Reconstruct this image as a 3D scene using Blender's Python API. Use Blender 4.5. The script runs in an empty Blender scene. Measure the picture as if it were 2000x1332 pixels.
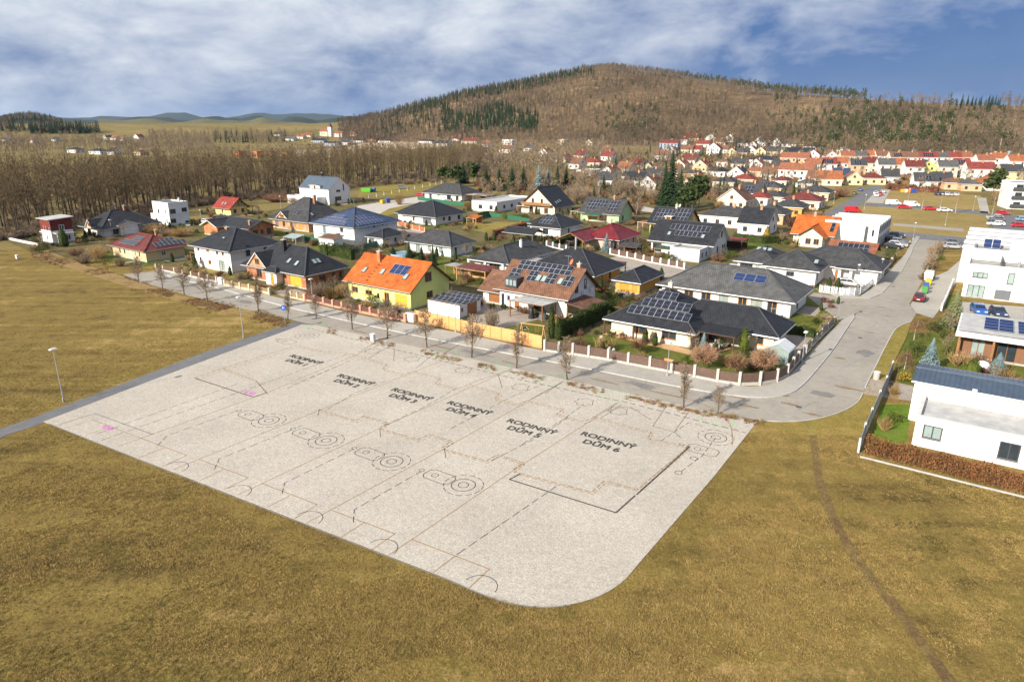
import bpy, math, random
from mathutils import Vector, Matrix, noise as mnoise
R = math.radians
sc = bpy.context.scene
COL = sc.collection
random.seed(7)
# ------------------------------------------------------------------ camera
H = 30.0; F = 1333.0; CX = 1000.0; CY = 666.0; HOR = 240.0
PITCH = math.atan((CY - HOR) / F); SP, CP = math.sin(PITCH), math.cos(PITCH)
cam = bpy.data.cameras.new('camera'); camo = bpy.data.objects.new('camera', cam); COL.objects.link(camo)
cam.sensor_width = 36.0; cam.lens = 36.0 * F / 2000.0; cam.clip_start = 0.5; cam.clip_end = 60000
camo.location = (0, 0, H); camo.rotation_euler = (math.pi / 2 - PITCH, 0, 0)
sc.camera = camo
# ------------------------------------------------------------------ light and sky
SUN_AZ = 221.0; SUN_EL = 27.0            # direction the light comes from, degrees counter-clockwise from +X
sun = bpy.data.lights.new('sun', 'SUN'); sun.energy = 5.0; sun.angle = R(0.55); sun.color = (1.0, 0.92, 0.80)
suno = bpy.data.objects.new('sun', sun); COL.objects.link(suno)
sd = Vector((math.cos(R(SUN_AZ)) * math.cos(R(SUN_EL)), math.sin(R(SUN_AZ)) * math.cos(R(SUN_EL)), math.sin(R(SUN_EL))))
suno.rotation_euler = sd.to_track_quat('Z', 'Y').to_euler(); suno.location = (-60, -60, 120)
world = bpy.data.worlds.new('World'); sc.world = world; world.use_nodes = True
def build_world():
    nt = world.node_tree; nt.nodes.clear(); N = nt.nodes.new; L = nt.links.new
    out = N('ShaderNodeOutputWorld'); mix = N('ShaderNodeMixShader')
    b1 = N('ShaderNodeBackground'); b2 = N('ShaderNodeBackground')
    sky = N('ShaderNodeTexSky'); sky.sky_type = 'NISHITA'; sky.sun_disc = False
    sky.sun_elevation = R(SUN_EL); sky.sun_rotation = R(90 - SUN_AZ); sky.air_density = 1.0; sky.dust_density = 0.3; sky.ozone_density = 2.5
    b1.inputs[1].default_value = 0.07
    L(sky.outputs[0], b1.inputs[0])
    tc = N('ShaderNodeTexCoord'); sep = N('ShaderNodeSeparateXYZ'); L(tc.outputs['Generated'], sep.inputs[0])
    def m(op, a, b=None, c=None):
        n = N('ShaderNodeMath'); n.operation = op
        for i, x in enumerate((a, b, c)):
            if x is None: continue
            if isinstance(x, (int, float)): n.inputs[i].default_value = x
            else: L(x, n.inputs[i])
        return n.outputs[0]
    cmb = N('ShaderNodeCombineXYZ'); L(sep.outputs[0], cmb.inputs[0]); L(sep.outputs[1], cmb.inputs[1]); L(m('MULTIPLY', sep.outputs[2], 2.4), cmb.inputs[2])
    def nz(scale, detail, rough, off, dist=0.0):
        mp = N('ShaderNodeMapping'); mp.inputs['Location'].default_value = off; L(cmb.outputs[0], mp.inputs[0])
        t = N('ShaderNodeTexNoise'); t.inputs['Scale'].default_value = scale; t.inputs['Detail'].default_value = detail
        t.inputs['Roughness'].default_value = rough; t.inputs['Distortion'].default_value = dist
        L(mp.outputs[0], t.inputs['Vector']); return t.outputs['Fac']
    ox, oy = CLOUD_OFF[0], CLOUD_OFF[1]
    n1 = nz(2.1, 4, 0.5, (ox, oy, 0), 0.2); n3 = nz(5.5, 9, 0.58, (ox + 2.2, oy + 1.1, 1), 0.3); n4 = nz(15.0, 7, 0.6, (ox, oy + 5, 2), 0.2)
    # a weather front: the cloud is thin and bright towards the sun in the west, heavy and blue in the east
    tone = m('ADD', m('ADD', m('ADD', m('MULTIPLY', n3, 0.85), m('MULTIPLY', n1, 0.55)), m('MULTIPLY', n4, 0.22)), m('MULTIPLY', sep.outputs[0], -0.215))
    tone = m('ADD', tone, m('SUBTRACT', m('MULTIPLY', m('MINIMUM', m('MAXIMUM', sep.outputs[2], 0.0), 0.22), 1.0), 0.262))
    rp = N('ShaderNodeValToRGB'); L(m('ADD', n1, m('MULTIPLY', n3, .5)), rp.inputs[0])
    rp.color_ramp.elements[0].position = 0.50; rp.color_ramp.elements[0].color = (0.86, 0.86, 0.86, 1)
    rp.color_ramp.elements[1].position = 0.85; rp.color_ramp.elements[1].color = (0.98, 0.98, 0.98, 1)
    cr = N('ShaderNodeValToRGB'); L(tone, cr.inputs[0]); e = cr.color_ramp.elements
    for k, (pos, c) in enumerate(((0.50, (0.075, 0.17, 0.43)), (0.60, (0.13, 0.26, 0.57)), (0.69, (0.22, 0.39, 0.74)), (0.77, (0.42, 0.56, 0.83)), (0.92, (0.90, 0.94, 1.0)))):
        q = e[0] if k == 0 else (e[1] if k == 4 else e.new(pos)); q.position = pos; q.color = (*c, 1)
    L(cr.outputs[0], b2.inputs[0]); b2.inputs[1].default_value = 0.60
    L(rp.outputs[0], mix.inputs[0]); L(b1.outputs[0], mix.inputs[1]); L(b2.outputs[0], mix.inputs[2]); L(mix.outputs[0], out.inputs[0])
CLOUD_OFF = (20.5, 9.2, 0.0)
build_world()
sc.render.engine = 'CYCLES'
sc.view_settings.view_transform = 'Standard'; sc.view_settings.look = 'None'; sc.view_settings.gamma = 1.0
sc.view_settings.exposure = 0.64
sc.cycles.max_bounces = 6; sc.cycles.transparent_max_bounces = 8
# ------------------------------------------------------------------ pixel to place
def P(u, v, z=0.0):
    x = (u - CX) / F; y = -(v - CY) / F
    d = (x, CP + y * SP, -SP + y * CP); t = (z - H) / d[2]
    return Vector((d[0] * t, d[1] * t, z))
def proj(X, Y, Z):
    dz = Z - H; dep = Y * CP - dz * SP
    return (CX + F * X / dep, CY - F * (Y * SP + dz * CP) / dep)
def zat(p, v):
    lo, hi = p[2], p[2] + 60
    for _ in range(40):
        m = (lo + hi) / 2
        if proj(p[0], p[1], m)[1] > v: lo = m
        else: hi = m
    return lo
def interp(t, x):
    if x <= t[0][0]: return t[0][1]
    for (a, b), (c, d) in zip(t, t[1:]):
        if x <= c: return b + (d - b) * (x - a) / (c - a)
    return t[-1][1]
def sstep(a, b, x):
    t = min(1, max(0, (x - a) / (b - a))); return t * t * (3 - 2 * t)
# hill: crest height and distance, foot distance, all against azimuth (degrees right of the view axis)
CREST_PX = [(640, 242), (690, 238), (760, 224), (830, 203), (900, 185), (1000, 167), (1080, 150), (1140, 138), (1200, 134), (1300, 146), (1400, 163),
            (1480, 174), (1560, 184), (1640, 190), (1700, 194), (1760, 197), (1850, 203), (1920, 206), (2000, 207), (2200, 212), (2600, 225)]
RC_PX = [(640, 1500), (900, 1450), (1200, 1450), (1500, 1250), (1700, 1050), (2000, 980), (2600, 1000)]
RB_PX = [(640, 1150), (760, 1080), (900, 980), (1050, 860), (1200, 800), (1350, 780), (1500, 760), (1600, 700), (1700, 640), (2000, 620), (2600, 640)]
def az_of(u, v=240.0):
    return math.degrees(math.atan2((u - CX) / F, CP - (v - CY) / F * SP))
CREST = []
for (u, v), in zip(CREST_PX):
    y = -(v - CY) / F; d = math.hypot((u - CX) / F, CP + y * SP); el = (-SP + y * CP) / d
    rc = interp(RC_PX, u); CREST.append((az_of(u, v), max(0.0, H + rc * el)))
RC = [(az_of(u), r) for u, r in RC_PX]; RB = [(az_of(u), r) for u, r in RB_PX]
def zt(x, y):
    r = math.hypot(x, y)
    if r < 400: return 0.0
    az = math.degrees(math.atan2(x, y))
    if abs(az) > 90: return 0.0
    rise = 0.018 * max(0, min(r, 900) - 430) * sstep(-14, 6, az)
    hc = interp(CREST, az); rb = interp(RB, az); rc = interp(RC, az)
    z = rise
    if r > rb:
        t = min(1.0, (r - rb) / (rc - rb)); s = 0.35 * t + 0.65 * math.sin(t * math.pi / 2) ** 1.4
        top = max(hc, rise)
        z = rise + (top - rise) * s
        if r > rc: z = top * (1 - 0.55 * sstep(rc, rc + 1500, r))
        z += 3.0 * mnoise.noise((x * 0.006, y * 0.006, 1.3)) * sstep(0, 0.25, t) * (1 - 0.6 * sstep(.8, 1, t))
    # rolling country far off to the left
    if r > 1500:
        z += (18 * mnoise.noise((x * 0.0006, y * 0.0006, 4.0)) + 10 * mnoise.noise((x * 0.0014, y * 0.0014, 9.0))) * sstep(1500, 4200, r)
    return z
def PT(u, v):
    """where the sight line through a pixel meets the land"""
    x = (u - CX) / F; y = -(v - CY) / F
    d = Vector((x, CP + y * SP, -SP + y * CP)); t = 60.0
    while t < 20000:
        p = Vector((0, 0, H)) + d * t
        if p.z <= zt(p.x, p.y): break
        t *= 1.004
    lo, hi = t / 1.004, t
    for _ in range(20):
        m = (lo + hi) / 2; p = Vector((0, 0, H)) + d * m
        if p.z <= zt(p.x, p.y): hi = m
        else: lo = m
    p = Vector((0, 0, H)) + d * hi; p.z = zt(p.x, p.y); return p
# ------------------------------------------------------------------ mesh helpers
class MB:
    def __init__(s): s.v = []; s.f = []; s.uv = []; s.mi = []
    def face(s, pts, mi=0):
        pts = [Vector(p) for p in pts]; b = len(s.v); s.v += pts; s.f.append(list(range(b, b + len(pts)))); s.mi.append(mi)
        n = (pts[1] - pts[0]).cross(pts[2] - pts[0])
        if n.length < 1e-9: n = Vector((0, 0, 1))
        n.normalize()
        if abs(n.z) > 0.985: ux, uy = Vector((1, 0, 0)), Vector((0, 1, 0))
        else: ux = Vector((0, 0, 1)).cross(n).normalized(); uy = n.cross(ux)
        s.uv += [(p.dot(ux), p.dot(uy)) for p in pts]
    def box(s, x0, x1, y0, y1, z0, z1, mi=0, bottom=True):
        a = [(x0, y0), (x1, y0), (x1, y1), (x0, y1)]
        for i in range(4):
            p, q = a[i], a[(i + 1) % 4]; s.face([(p[0], p[1], z0), (q[0], q[1], z0), (q[0], q[1], z1), (p[0], p[1], z1)], mi)
        s.face([(p[0], p[1], z1) for p in a], mi)
        if bottom: s.face([(p[0], p[1], z0) for p in reversed(a)], mi)
    def bar(s, p, q, w, h, mi=0):
        """box beam from p to q, w across, h high"""
        p, q = Vector(p), Vector(q); d = (q - p).normalized()
        sx = d.cross(Vector((0, 0, 1))); sx = sx.normalized() if sx.length > 1e-4 else Vector((1, 0, 0)); sy = sx.cross(d)
        c = [(-w / 2, -h / 2), (w / 2, -h / 2), (w / 2, h / 2), (-w / 2, h / 2)]
        A = [p + sx * a + sy * b for a, b in c]; B = [q + sx * a + sy * b for a, b in c]
        for i in range(4): s.face([A[i], A[(i + 1) % 4], B[(i + 1) % 4], B[i]][::-1], mi)
        s.face(A, mi); s.face(B[::-1], mi)
    def tube(s, p, q, r0, r1, n=6, mi=0, cap=False):
        p, q = Vector(p), Vector(q); d = q - p
        if d.length < 1e-6: return
        d.normalize(); ax = d.orthogonal().normalized(); ay = d.cross(ax)
        A = [p + (ax * math.cos(k * 2 * math.pi / n) + ay * math.sin(k * 2 * math.pi / n)) * r0 for k in range(n)]
        B = [q + (ax * math.cos(k * 2 * math.pi / n) + ay * math.sin(k * 2 * math.pi / n)) * r1 for k in range(n)]
        for i in range(n): s.face([A[i], A[(i + 1) % n], B[(i + 1) % n], B[i]], mi)
        if cap: s.face(B, mi); s.face(A[::-1], mi)
    def strip(s, pts, w, z, closed=False, mi=0):
        """flat line of width w through 2d points"""
        P2 = [Vector((p[0], p[1])) for p in pts]; n = len(P2); rng = n if closed else n - 1
        for i in range(rng):
            a, b = P2[i], P2[(i + 1) % n]; d = b - a
            if d.length < 1e-4: continue
            d.normalize(); o = Vector((-d.y, d.x)) * w / 2
            s.face([(a - o).to_3d() + Vector((0, 0, z)), (b - o).to_3d() + Vector((0, 0, z)), (b + o).to_3d() + Vector((0, 0, z)), (a + o).to_3d() + Vector((0, 0, z))], mi)
    def mesh(s, name, mats, smooth=False, merge=False):
        me = bpy.data.meshes.new(name); me.from_pydata([tuple(p) for p in s.v], [], s.f)
        for m in (mats if isinstance(mats, (list, tuple)) else [mats]): me.materials.append(m)
        if len(set(s.mi)) > 1: me.polygons.foreach_set('material_index', s.mi)
        if len(s.uv) == len(me.loops):
            l = me.uv_layers.new(name='UVMap'); l.data.foreach_set('uv', [c for p in s.uv for c in p])
        if merge:
            import bmesh
            bm = bmesh.new(); bm.from_mesh(me); bmesh.ops.remove_doubles(bm, verts=bm.verts, dist=0.001); bm.to_mesh(me); bm.free()
        if smooth: me.polygons.foreach_set('use_smooth', [True] * len(me.polygons))
        me.update(); return me
    def build(s, name, mats, parent=None, smooth=False, merge=False, **k):
        return put(name, s.mesh(name, mats, smooth, merge), parent, **k)
def put(name, data, parent=None, loc=(0, 0, 0), rz=0.0, label=None, cat=None, group=None, kind=None):
    o = bpy.data.objects.new(name, data); COL.objects.link(o); o.location = loc
    if rz: o.rotation_euler = (0, 0, rz)
    if parent is not None: o.parent = parent
    if label: o['label'] = label
    if cat: o['category'] = cat
    if group: o['group'] = group
    if kind: o['kind'] = kind
    return o
def thing(name, label, cat, loc=(0, 0, 0), rz=0.0, group=None): return put(name, None, None, loc, rz, label, cat, group)
def copy_tree(o, parent=None, loc=None, rz=None, label=None, group=None, scale=None):
    c = o.copy(); COL.objects.link(c)
    if parent is not None: c.parent = parent
    if loc is not None: c.location = loc
    if rz is not None: c.rotation_euler = (0, 0, rz)
    if scale is not None: c.scale = (scale,) * 3 if isinstance(scale, (int, float)) else scale
    if label: c['label'] = label
    if group: c['group'] = group
    for ch in list(KIDS(o)): copy_tree(ch, c)
    return c
def KIDS(o): return o.children
# ------------------------------------------------------------------ materials
MATS = {}
def mat(name, col, rough=0.8, var=0.12, scale=1.5, bump=0.0, bscale=30.0, metal=0.0, spec=0.5, col2=None, dirt=0.0, coat=0.0, lo=.34, hi=.68):
    if name in MATS: return MATS[name]
    m = bpy.data.materials.new(name); m.use_nodes = True; nt = m.node_tree; b = nt.nodes['Principled BSDF']; N = nt.nodes.new; L = nt.links.new
    b.inputs['Roughness'].default_value = rough; b.inputs['Metallic'].default_value = metal; b.inputs['Specular IOR Level'].default_value = spec
    if coat: b.inputs['Coat Weight'].default_value = coat
    g = N('ShaderNodeNewGeometry')
    t = N('ShaderNodeTexNoise'); t.inputs['Scale'].default_value = scale; t.inputs['Detail'].default_value = 6; t.inputs['Roughness'].default_value = .62
    L(g.outputs['Position'], t.inputs['Vector'])
    r = N('ShaderNodeValToRGB'); L(t.outputs['Fac'], r.inputs[0])
    c2 = col2 or tuple(c * (1 - var) for c in col); c1 = col if col2 else tuple(min(1, c * (1 + var * .6)) for c in col)
    r.color_ramp.elements[0].position = lo; r.color_ramp.elements[0].color = (*c2, 1); r.color_ramp.elements[1].position = hi; r.color_ramp.elements[1].color = (*c1, 1)
    src = r.outputs[0]
    if dirt:
        # rain streaks: noise stretched along the vertical
        mp = N('ShaderNodeMapping'); mp.inputs['Scale'].default_value = (2.2, 2.2, 0.25); L(g.outputs['Position'], mp.inputs[0])
        t3 = N('ShaderNodeTexNoise'); t3.inputs['Scale'].default_value = 1.4; t3.inputs['Detail'].default_value = 5; L(mp.outputs[0], t3.inputs['Vector'])
        mr = N('ShaderNodeMapRange'); mr.inputs[1].default_value = .5; mr.inputs[2].default_value = .8; mr.inputs[3].default_value = 0; mr.inputs[4].default_value = dirt; L(t3.outputs['Fac'], mr.inputs[0])
        mx = N('ShaderNodeMixRGB'); mx.blend_type = 'MULTIPLY'; L(mr.outputs[0], mx.inputs[0]); L(src, mx.inputs[1]); mx.inputs[2].default_value = (.55, .52, .46, 1); src = mx.outputs[0]
    L(src, b.inputs['Base Color'])
    if bump:
        t2 = N('ShaderNodeTexNoise'); t2.inputs['Scale'].default_value = bscale; t2.inputs['Detail'].default_value = 4; L(g.outputs['Position'], t2.inputs['Vector'])
        bp = N('ShaderNodeBump'); bp.inputs['Strength'].default_value = bump; bp.inputs['Distance'].default_value = .05; L(t2.outputs['Fac'], bp.inputs['Height']); L(bp.outputs[0], b.inputs['Normal'])
    MATS[name] = m; return m
def tile_mat(name, col, w=0.3, h=0.34, rough=0.55, var=0.25, depth=1.0, mortar=0.38):
    """roof tiles or bricks laid in courses along the slope (UV in metres)"""
    if name in MATS: return MATS[name]
    m = bpy.data.materials.new(name); m.use_nodes = True; nt = m.node_tree; b = nt.nodes['Principled BSDF']; N = nt.nodes.new; L = nt.links.new
    b.inputs['Roughness'].default_value = rough; b.inputs['Specular IOR Level'].default_value = .25
    uv = N('ShaderNodeUVMap'); uv.uv_map = 'UVMap'
    bt = N('ShaderNodeTexBrick'); bt.inputs['Scale'].default_value = 1.0; bt.inputs['Brick Width'].default_value = w; bt.inputs['Row Height'].default_value = h
    bt.inputs['Mortar Size'].default_value = .034 if depth else .012; bt.inputs['Mortar Smooth'].default_value = .3; bt.inputs['Bias'].default_value = 0
    bt.inputs['Color1'].default_value = (*[c * (1 + var * .5) for c in col], 1); bt.inputs['Color2'].default_value = (*[c * (1 - var * .5) for c in col], 1)
    bt.inputs['Mortar'].default_value = (*[c * mortar for c in col], 1); L(uv.outputs[0], bt.inputs['Vector'])
    g = N('ShaderNodeNewGeometry'); t = N('ShaderNodeTexNoise'); t.inputs['Scale'].default_value = .9; t.inputs['Detail'].default_value = 7; L(g.outputs['Position'], t.inputs['Vector'])
    mr = N('ShaderNodeMapRange'); mr.inputs[1].default_value = .3; mr.inputs[2].default_value = .75; mr.inputs[3].default_value = .66; mr.inputs[4].default_value = 1.28; L(t.outputs['Fac'], mr.inputs[0])
    mx = N('ShaderNodeMixRGB'); mx.blend_type = 'MULTIPLY'; mx.inputs[0].default_value = 1; L(bt.outputs['Color'], mx.inputs[1]); L(mr.outputs[0], mx.inputs[2]); L(mx.outputs[0], b.inputs['Base Color'])
    if depth:
        sx = N('ShaderNodeSeparateXYZ'); L(uv.outputs[0], sx.inputs[0])
        def mm(op, a, b_=None):
            n = N('ShaderNodeMath'); n.operation = op
            for i, x in enumerate((a, b_)):
                if x is None: continue
                if isinstance(x, (int, float)): n.inputs[i].default_value = x
                else: L(x, n.inputs[i])
            return n.outputs[0]
        saw = mm('SUBTRACT', 1.0, mm('FRACT', mm('DIVIDE', sx.outputs[1], h)))
        wav = mm('MULTIPLY', mm('ABSOLUTE', mm('SINE', mm('MULTIPLY', sx.outputs[0], math.pi / w))), .6)
        bp = N('ShaderNodeBump'); bp.inputs['Strength'].default_value = .8 * depth; bp.inputs['Distance'].default_value = .05; L(mm('ADD', saw, wav), bp.inputs['Height']); L(bp.outputs[0], b.inputs['Normal'])
    MATS[name] = m; return m
def glass_mat(name, col, rough=.08):
    m = mat(name, col, rough, .3, .6, spec=.8); return m
# ------------------------------------------------------------------ palette
def stucco(n, c, d=.35): return mat('wall_' + n, c, .9, .06, .5, .15, 40, dirt=d, spec=.2)
W_WHITE = stucco('white', (.80, .79, .76)); W_CREAM = stucco('cream', (.74, .66, .50)); W_LEMON = stucco('lemon', (.70, .76, .26)); W_LIME = stucco('lime', (.50, .58, .20))
W_YELLOW = stucco('yellow', (.72, .56, .22)); W_SAND = stucco('sand', (.68, .50, .27)); W_ORANGE = stucco('orange', (.66, .36, .09)); W_GREY = stucco('grey', (.48, .49, .52)); W_LGREY = stucco('light_grey', (.64, .65, .67))
W_BLUE = stucco('blue', (.36, .44, .58)); W_GREEN = stucco('green', (.42, .60, .33)); W_PINK = stucco('pink', (.62, .44, .37)); W_DGREEN = stucco('dark_green', (.05, .22, .12)); W_BROWN = stucco('brown', (.23, .12, .07))
W_OLIVE = stucco('olive', (.36, .26, .06)); W_TAN = stucco('tan', (.52, .42, .30)); W_PEACH = stucco('peach', (.66, .42, .26))
BRICK = tile_mat('brick_wall', (.44, .19, .10), .30, .16, .9, .3, 0, .75); BRICK2 = tile_mat('block_brick_wall', (.50, .22, .10), .4, .25, .9, .25, 0, .6)
BRICK3 = tile_mat('sand_brick_wall', (.52, .30, .17), .30, .16, .9, .25, 0, .8)
SIDING = tile_mat('red_siding', (.19, .04, .03), 3.0, .2, .8, .2, 0, .5)
def rt(n, c, w=.36, h=.42, **k): return tile_mat('roof_' + n, c, w, h, **k)
R_BLACK = rt('anthracite', (.034, .036, .042), rough=.6); R_GREY = rt('grey', (.072, .072, .074), rough=.7); R_LGREY = rt('light_grey', (.12, .12, .118), rough=.75); R_ORANGE = rt('orange', (.60, .145, .03), rough=.7); R_BROWN = rt('brown', (.23, .115, .07), rough=.7)
R_MAROON = rt('maroon', (.20, .022, .028), rough=.45); R_RED = rt('red', (.34, .055, .04), rough=.6); R_DRED = rt('dark_red', (.19, .045, .035)); R_BLUE = rt('blue_slate', (.045, .075, .15), rough=.5); R_RUST = rt('rust', (.34, .13, .07))
R_METAL = mat('standing_seam', (.13, .17, .22), .38, .15, 1.0, metal=.55); R_FELT = mat('roof_felt', (.34, .33, .31), .9, .25, .7, .2, 20); R_PALE = mat('roof_membrane', (.46, .455, .44), .9, .2, .8, .1, 20); R_DFELT = mat('dark_felt', (.12, .12, .12), .9, .25, .7)
R_GREEN = rt('green', (.06, .16, .09))
TRIM = mat('white_trim', (.78, .77, .74), .6, .06); GUTTER = mat('zinc', (.42, .43, .44), .4, .1, metal=.5); FASCIA = mat('fascia_brown', (.13, .065, .035), .7); CAPK = mat('ridge_cap_black', (.055, .057, .062), .4)
F_BROWN = mat('frame_brown', (.24, .10, .035), .5); F_WHITE = mat('frame_white', (.75, .74, .72), .4, .04); F_GREY = mat('frame_grey', (.07, .075, .085), .4); F_ORANGE = mat('frame_honey', (.52, .21, .04), .5)
PANE = glass_mat('pane_dark', (.035, .045, .055)); PANEL_G = mat('pane_pale', (.30, .38, .36), .12, .25, .5, spec=.8)
D_BROWN = mat('door_brown', (.30, .12, .04), .5, .2); D_HONEY = mat('door_honey', (.60, .28, .04), .5, .15); D_YELLOW = mat('door_yellow', (.68, .40, .05), .5); D_WHITE = mat('door_white', (.7, .7, .68), .5); D_GREY = mat('door_grey', (.14, .15, .17), .5)
WOOD = mat('wood', (.30, .15, .06), .75, .3, 3); WOODD = mat('wood_dark', (.10, .05, .03), .8, .3, 3); WOODP = mat('wood_pale', (.55, .33, .14), .75, .2, 3)
SOLAR = mat('solar_cell', (.008, .010, .022), .16, .3, 2, spec=.7); SOLARB = mat('solar_collector', (.012, .03, .11), .15, .3, 2, spec=.7); ALU = mat('aluminium', (.62, .63, .64), .35, .05, metal=.6)
CONC = mat('concrete', (.46, .45, .42), .9, .18, .9, .15, 25); CONCW = mat('pale_concrete', (.62, .60, .55), .9, .15, .9, .15, 25); METALG = mat('galvanised', (.48, .50, .52), .45, .12, 2, metal=.6); BLACKM = mat('black_metal', (.02, .02, .022), .5)
STYLES = {'b': (F_BROWN, PANE), 'w': (F_WHITE, PANE), 'g': (F_GREY, PANE), 'o': (F_ORANGE, PANE), 'gp': (F_GREY, PANEL_G), 'bp': (F_BROWN, PANEL_G), 'wp': (F_WHITE, PANEL_G), 'op': (F_ORANGE, PANEL_G)}
DOORS = {'Db': D_BROWN, 'Dh': D_HONEY, 'Dy': D_YELLOW, 'Dw': D_WHITE, 'Dg': D_GREY}
GA = R(-35.0)
_cache = {}
def win_meshes(w, h, st):
    k = (round(w, 2), round(h, 2), st)
    if k in _cache: return _cache[k]
    fm, pm = STYLES[st]; t = min(.11, .16 * w); m = MB(); y0, y1 = .03, .11
    m.box(-w / 2, -w / 2 + t, y0, y1, 0, h); m.box(w / 2 - t, w / 2, y0, y1, 0, h); m.box(-w / 2 + t, w / 2 - t, y0, y1, 0, t); m.box(-w / 2 + t, w / 2 - t, y0, y1, h - t, h)
    if w > 1.0:
        for q in range(1, 2 if w < 2.3 else 3):
            x = -w / 2 + w * q / (2 if w < 2.3 else 3); m.box(x - t * .45, x + t * .45, y0 + .006, y1 - .004, t, h - t)
    m.box(-w / 2 - .06, w / 2 + .06, -.09, y0 - .003, -.05, -.004)
    p = MB(); p.face([(-w / 2 + t, .085, t), (w / 2 - t, .085, t), (w / 2 - t, .085, h - t), (-w / 2 + t, .085, h - t)])
    _cache[k] = (m.mesh('window', fm), p.mesh('pane', pm)); return _cache[k]
def door_mesh(w, h, st):
    k = (round(w, 2), round(h, 2), st)
    if k in _cache: return _cache[k]
    m = MB()
    if w > 2:
        n = 5
        for i in range(n): m.box(-w / 2, w / 2, .06, .10 + .012 * (i % 2), h * i / n + .004, h * (i + 1) / n - .004)
    else:
        m.box(-w / 2, w / 2, .05, .11, 0, h); m.box(-w / 2 + .15, w / 2 - .15, .042, .05, h * .1, h * .45); m.box(-w / 2 + .15, w / 2 - .15, .042, .05, h * .55, h * .92)
    _cache[k] = m.mesh('door', DOORS[st]); return _cache[k]
FACES = {'F': 0, 'R': 1, 'B': 2, 'L': 3}
class House:
    pass
def roof_mesh(tops, t=.2):
    m = MB(); edges = {}
    key = lambda p: (round(p[0], 3), round(p[1], 3), round(p[2], 3))
    for f in tops:
        m.face(f, 0); m.face([(p[0], p[1], p[2] - t) for p in reversed(f)], 1)
        for a, b in zip(f, f[1:] + f[:1]):
            ka, kb = key(a), key(b)
            if (kb, ka) in edges: edges.pop((kb, ka))
            else: edges[(ka, kb)] = 1
    for a, b in edges: m.face([(a[0], a[1], a[2] - t), (b[0], b[1], b[2] - t), b, a], 1)
    return m, list(edges)
def roof_tops(kind, x0, x1, y0, y1, h, o, p):
    """sloping faces over walls x0..x1, y0..y1 (local), eaves overhang o"""
    t = math.tan(p); ze = h - o * t; X0, X1, Y0, Y1 = x0 - o, x1 + o, y0 - o, y1 + o
    if kind == 'hip':
        w, d = X1 - X0, Y1 - Y0
        if w >= d:
            k = d / 2; zr = ze + k * t; a = (X0 + k, Y0 + k, zr); b = (X1 - k, Y0 + k, zr)
            if w - d < .3: b = a = ((X0 + X1) / 2, Y0 + k, zr)
            e = [(X0, Y0, ze), (X1, Y0, ze), (X1, Y1, ze), (X0, Y1, ze)]
            fs = [[e[0], e[1], b, a], [e[1], e[2], b], [e[2], e[3], a, b], [e[3], e[0], a]]
        else:
            k = w / 2; zr = ze + k * t; a = (X0 + k, Y0 + k, zr); b = (X0 + k, Y1 - k, zr)
            e = [(X0, Y0, ze), (X1, Y0, ze), (X1, Y1, ze), (X0, Y1, ze)]
            fs = [[e[0], e[1], a], [e[1], e[2], b, a], [e[2], e[3], b], [e[3], e[0], a, b]]
        if a == b: fs = [[q for i, q in enumerate(f) if q not in f[:i]] for f in fs]
        caps = [(a, b)] + [(e[0], a), (e[3], a if w >= d else b), (e[1], b if w >= d else a), (e[2], b)]
        return fs, caps, zr
    if kind == 'ga':
        zr = ze + (Y1 - Y0) / 2 * t; ym = (Y0 + Y1) / 2; a = (X0, ym, zr); b = (X1, ym, zr)
        return [[(X0, Y0, ze), (X1, Y0, ze), b, a], [(X1, Y1, ze), (X0, Y1, ze), a, b]], [(a, b)], zr
    if kind == 'gb':
        zr = ze + (X1 - X0) / 2 * t; xm = (X0 + X1) / 2; a = (xm, Y0, zr); b = (xm, Y1, zr)
        return [[(X1, Y0, ze), (X1, Y1, ze), b, a], [(X0, Y1, ze), (X0, Y0, ze), a, b]], [(a, b)], zr
    if kind == 'mono':      # falls towards the back
        zb = ze - (Y1 - Y0) * t
        return [[(X0, Y0, h + o * t), (X1, Y0, h + o * t), (X1, Y1, h - (Y1 - Y0 - o) * t), (X0, Y1, h - (Y1 - Y0 - o) * t)]], [], h + o * t
    if kind == 'monof':     # falls towards the front
        return [[(X0, Y0, ze), (X1, Y0, ze), (X1, Y1, h + (y1 - y0 + o) * t), (X0, Y1, h + (y1 - y0 + o) * t)]], [], h + (y1 - y0 + o) * t
    return [], [], h
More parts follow.
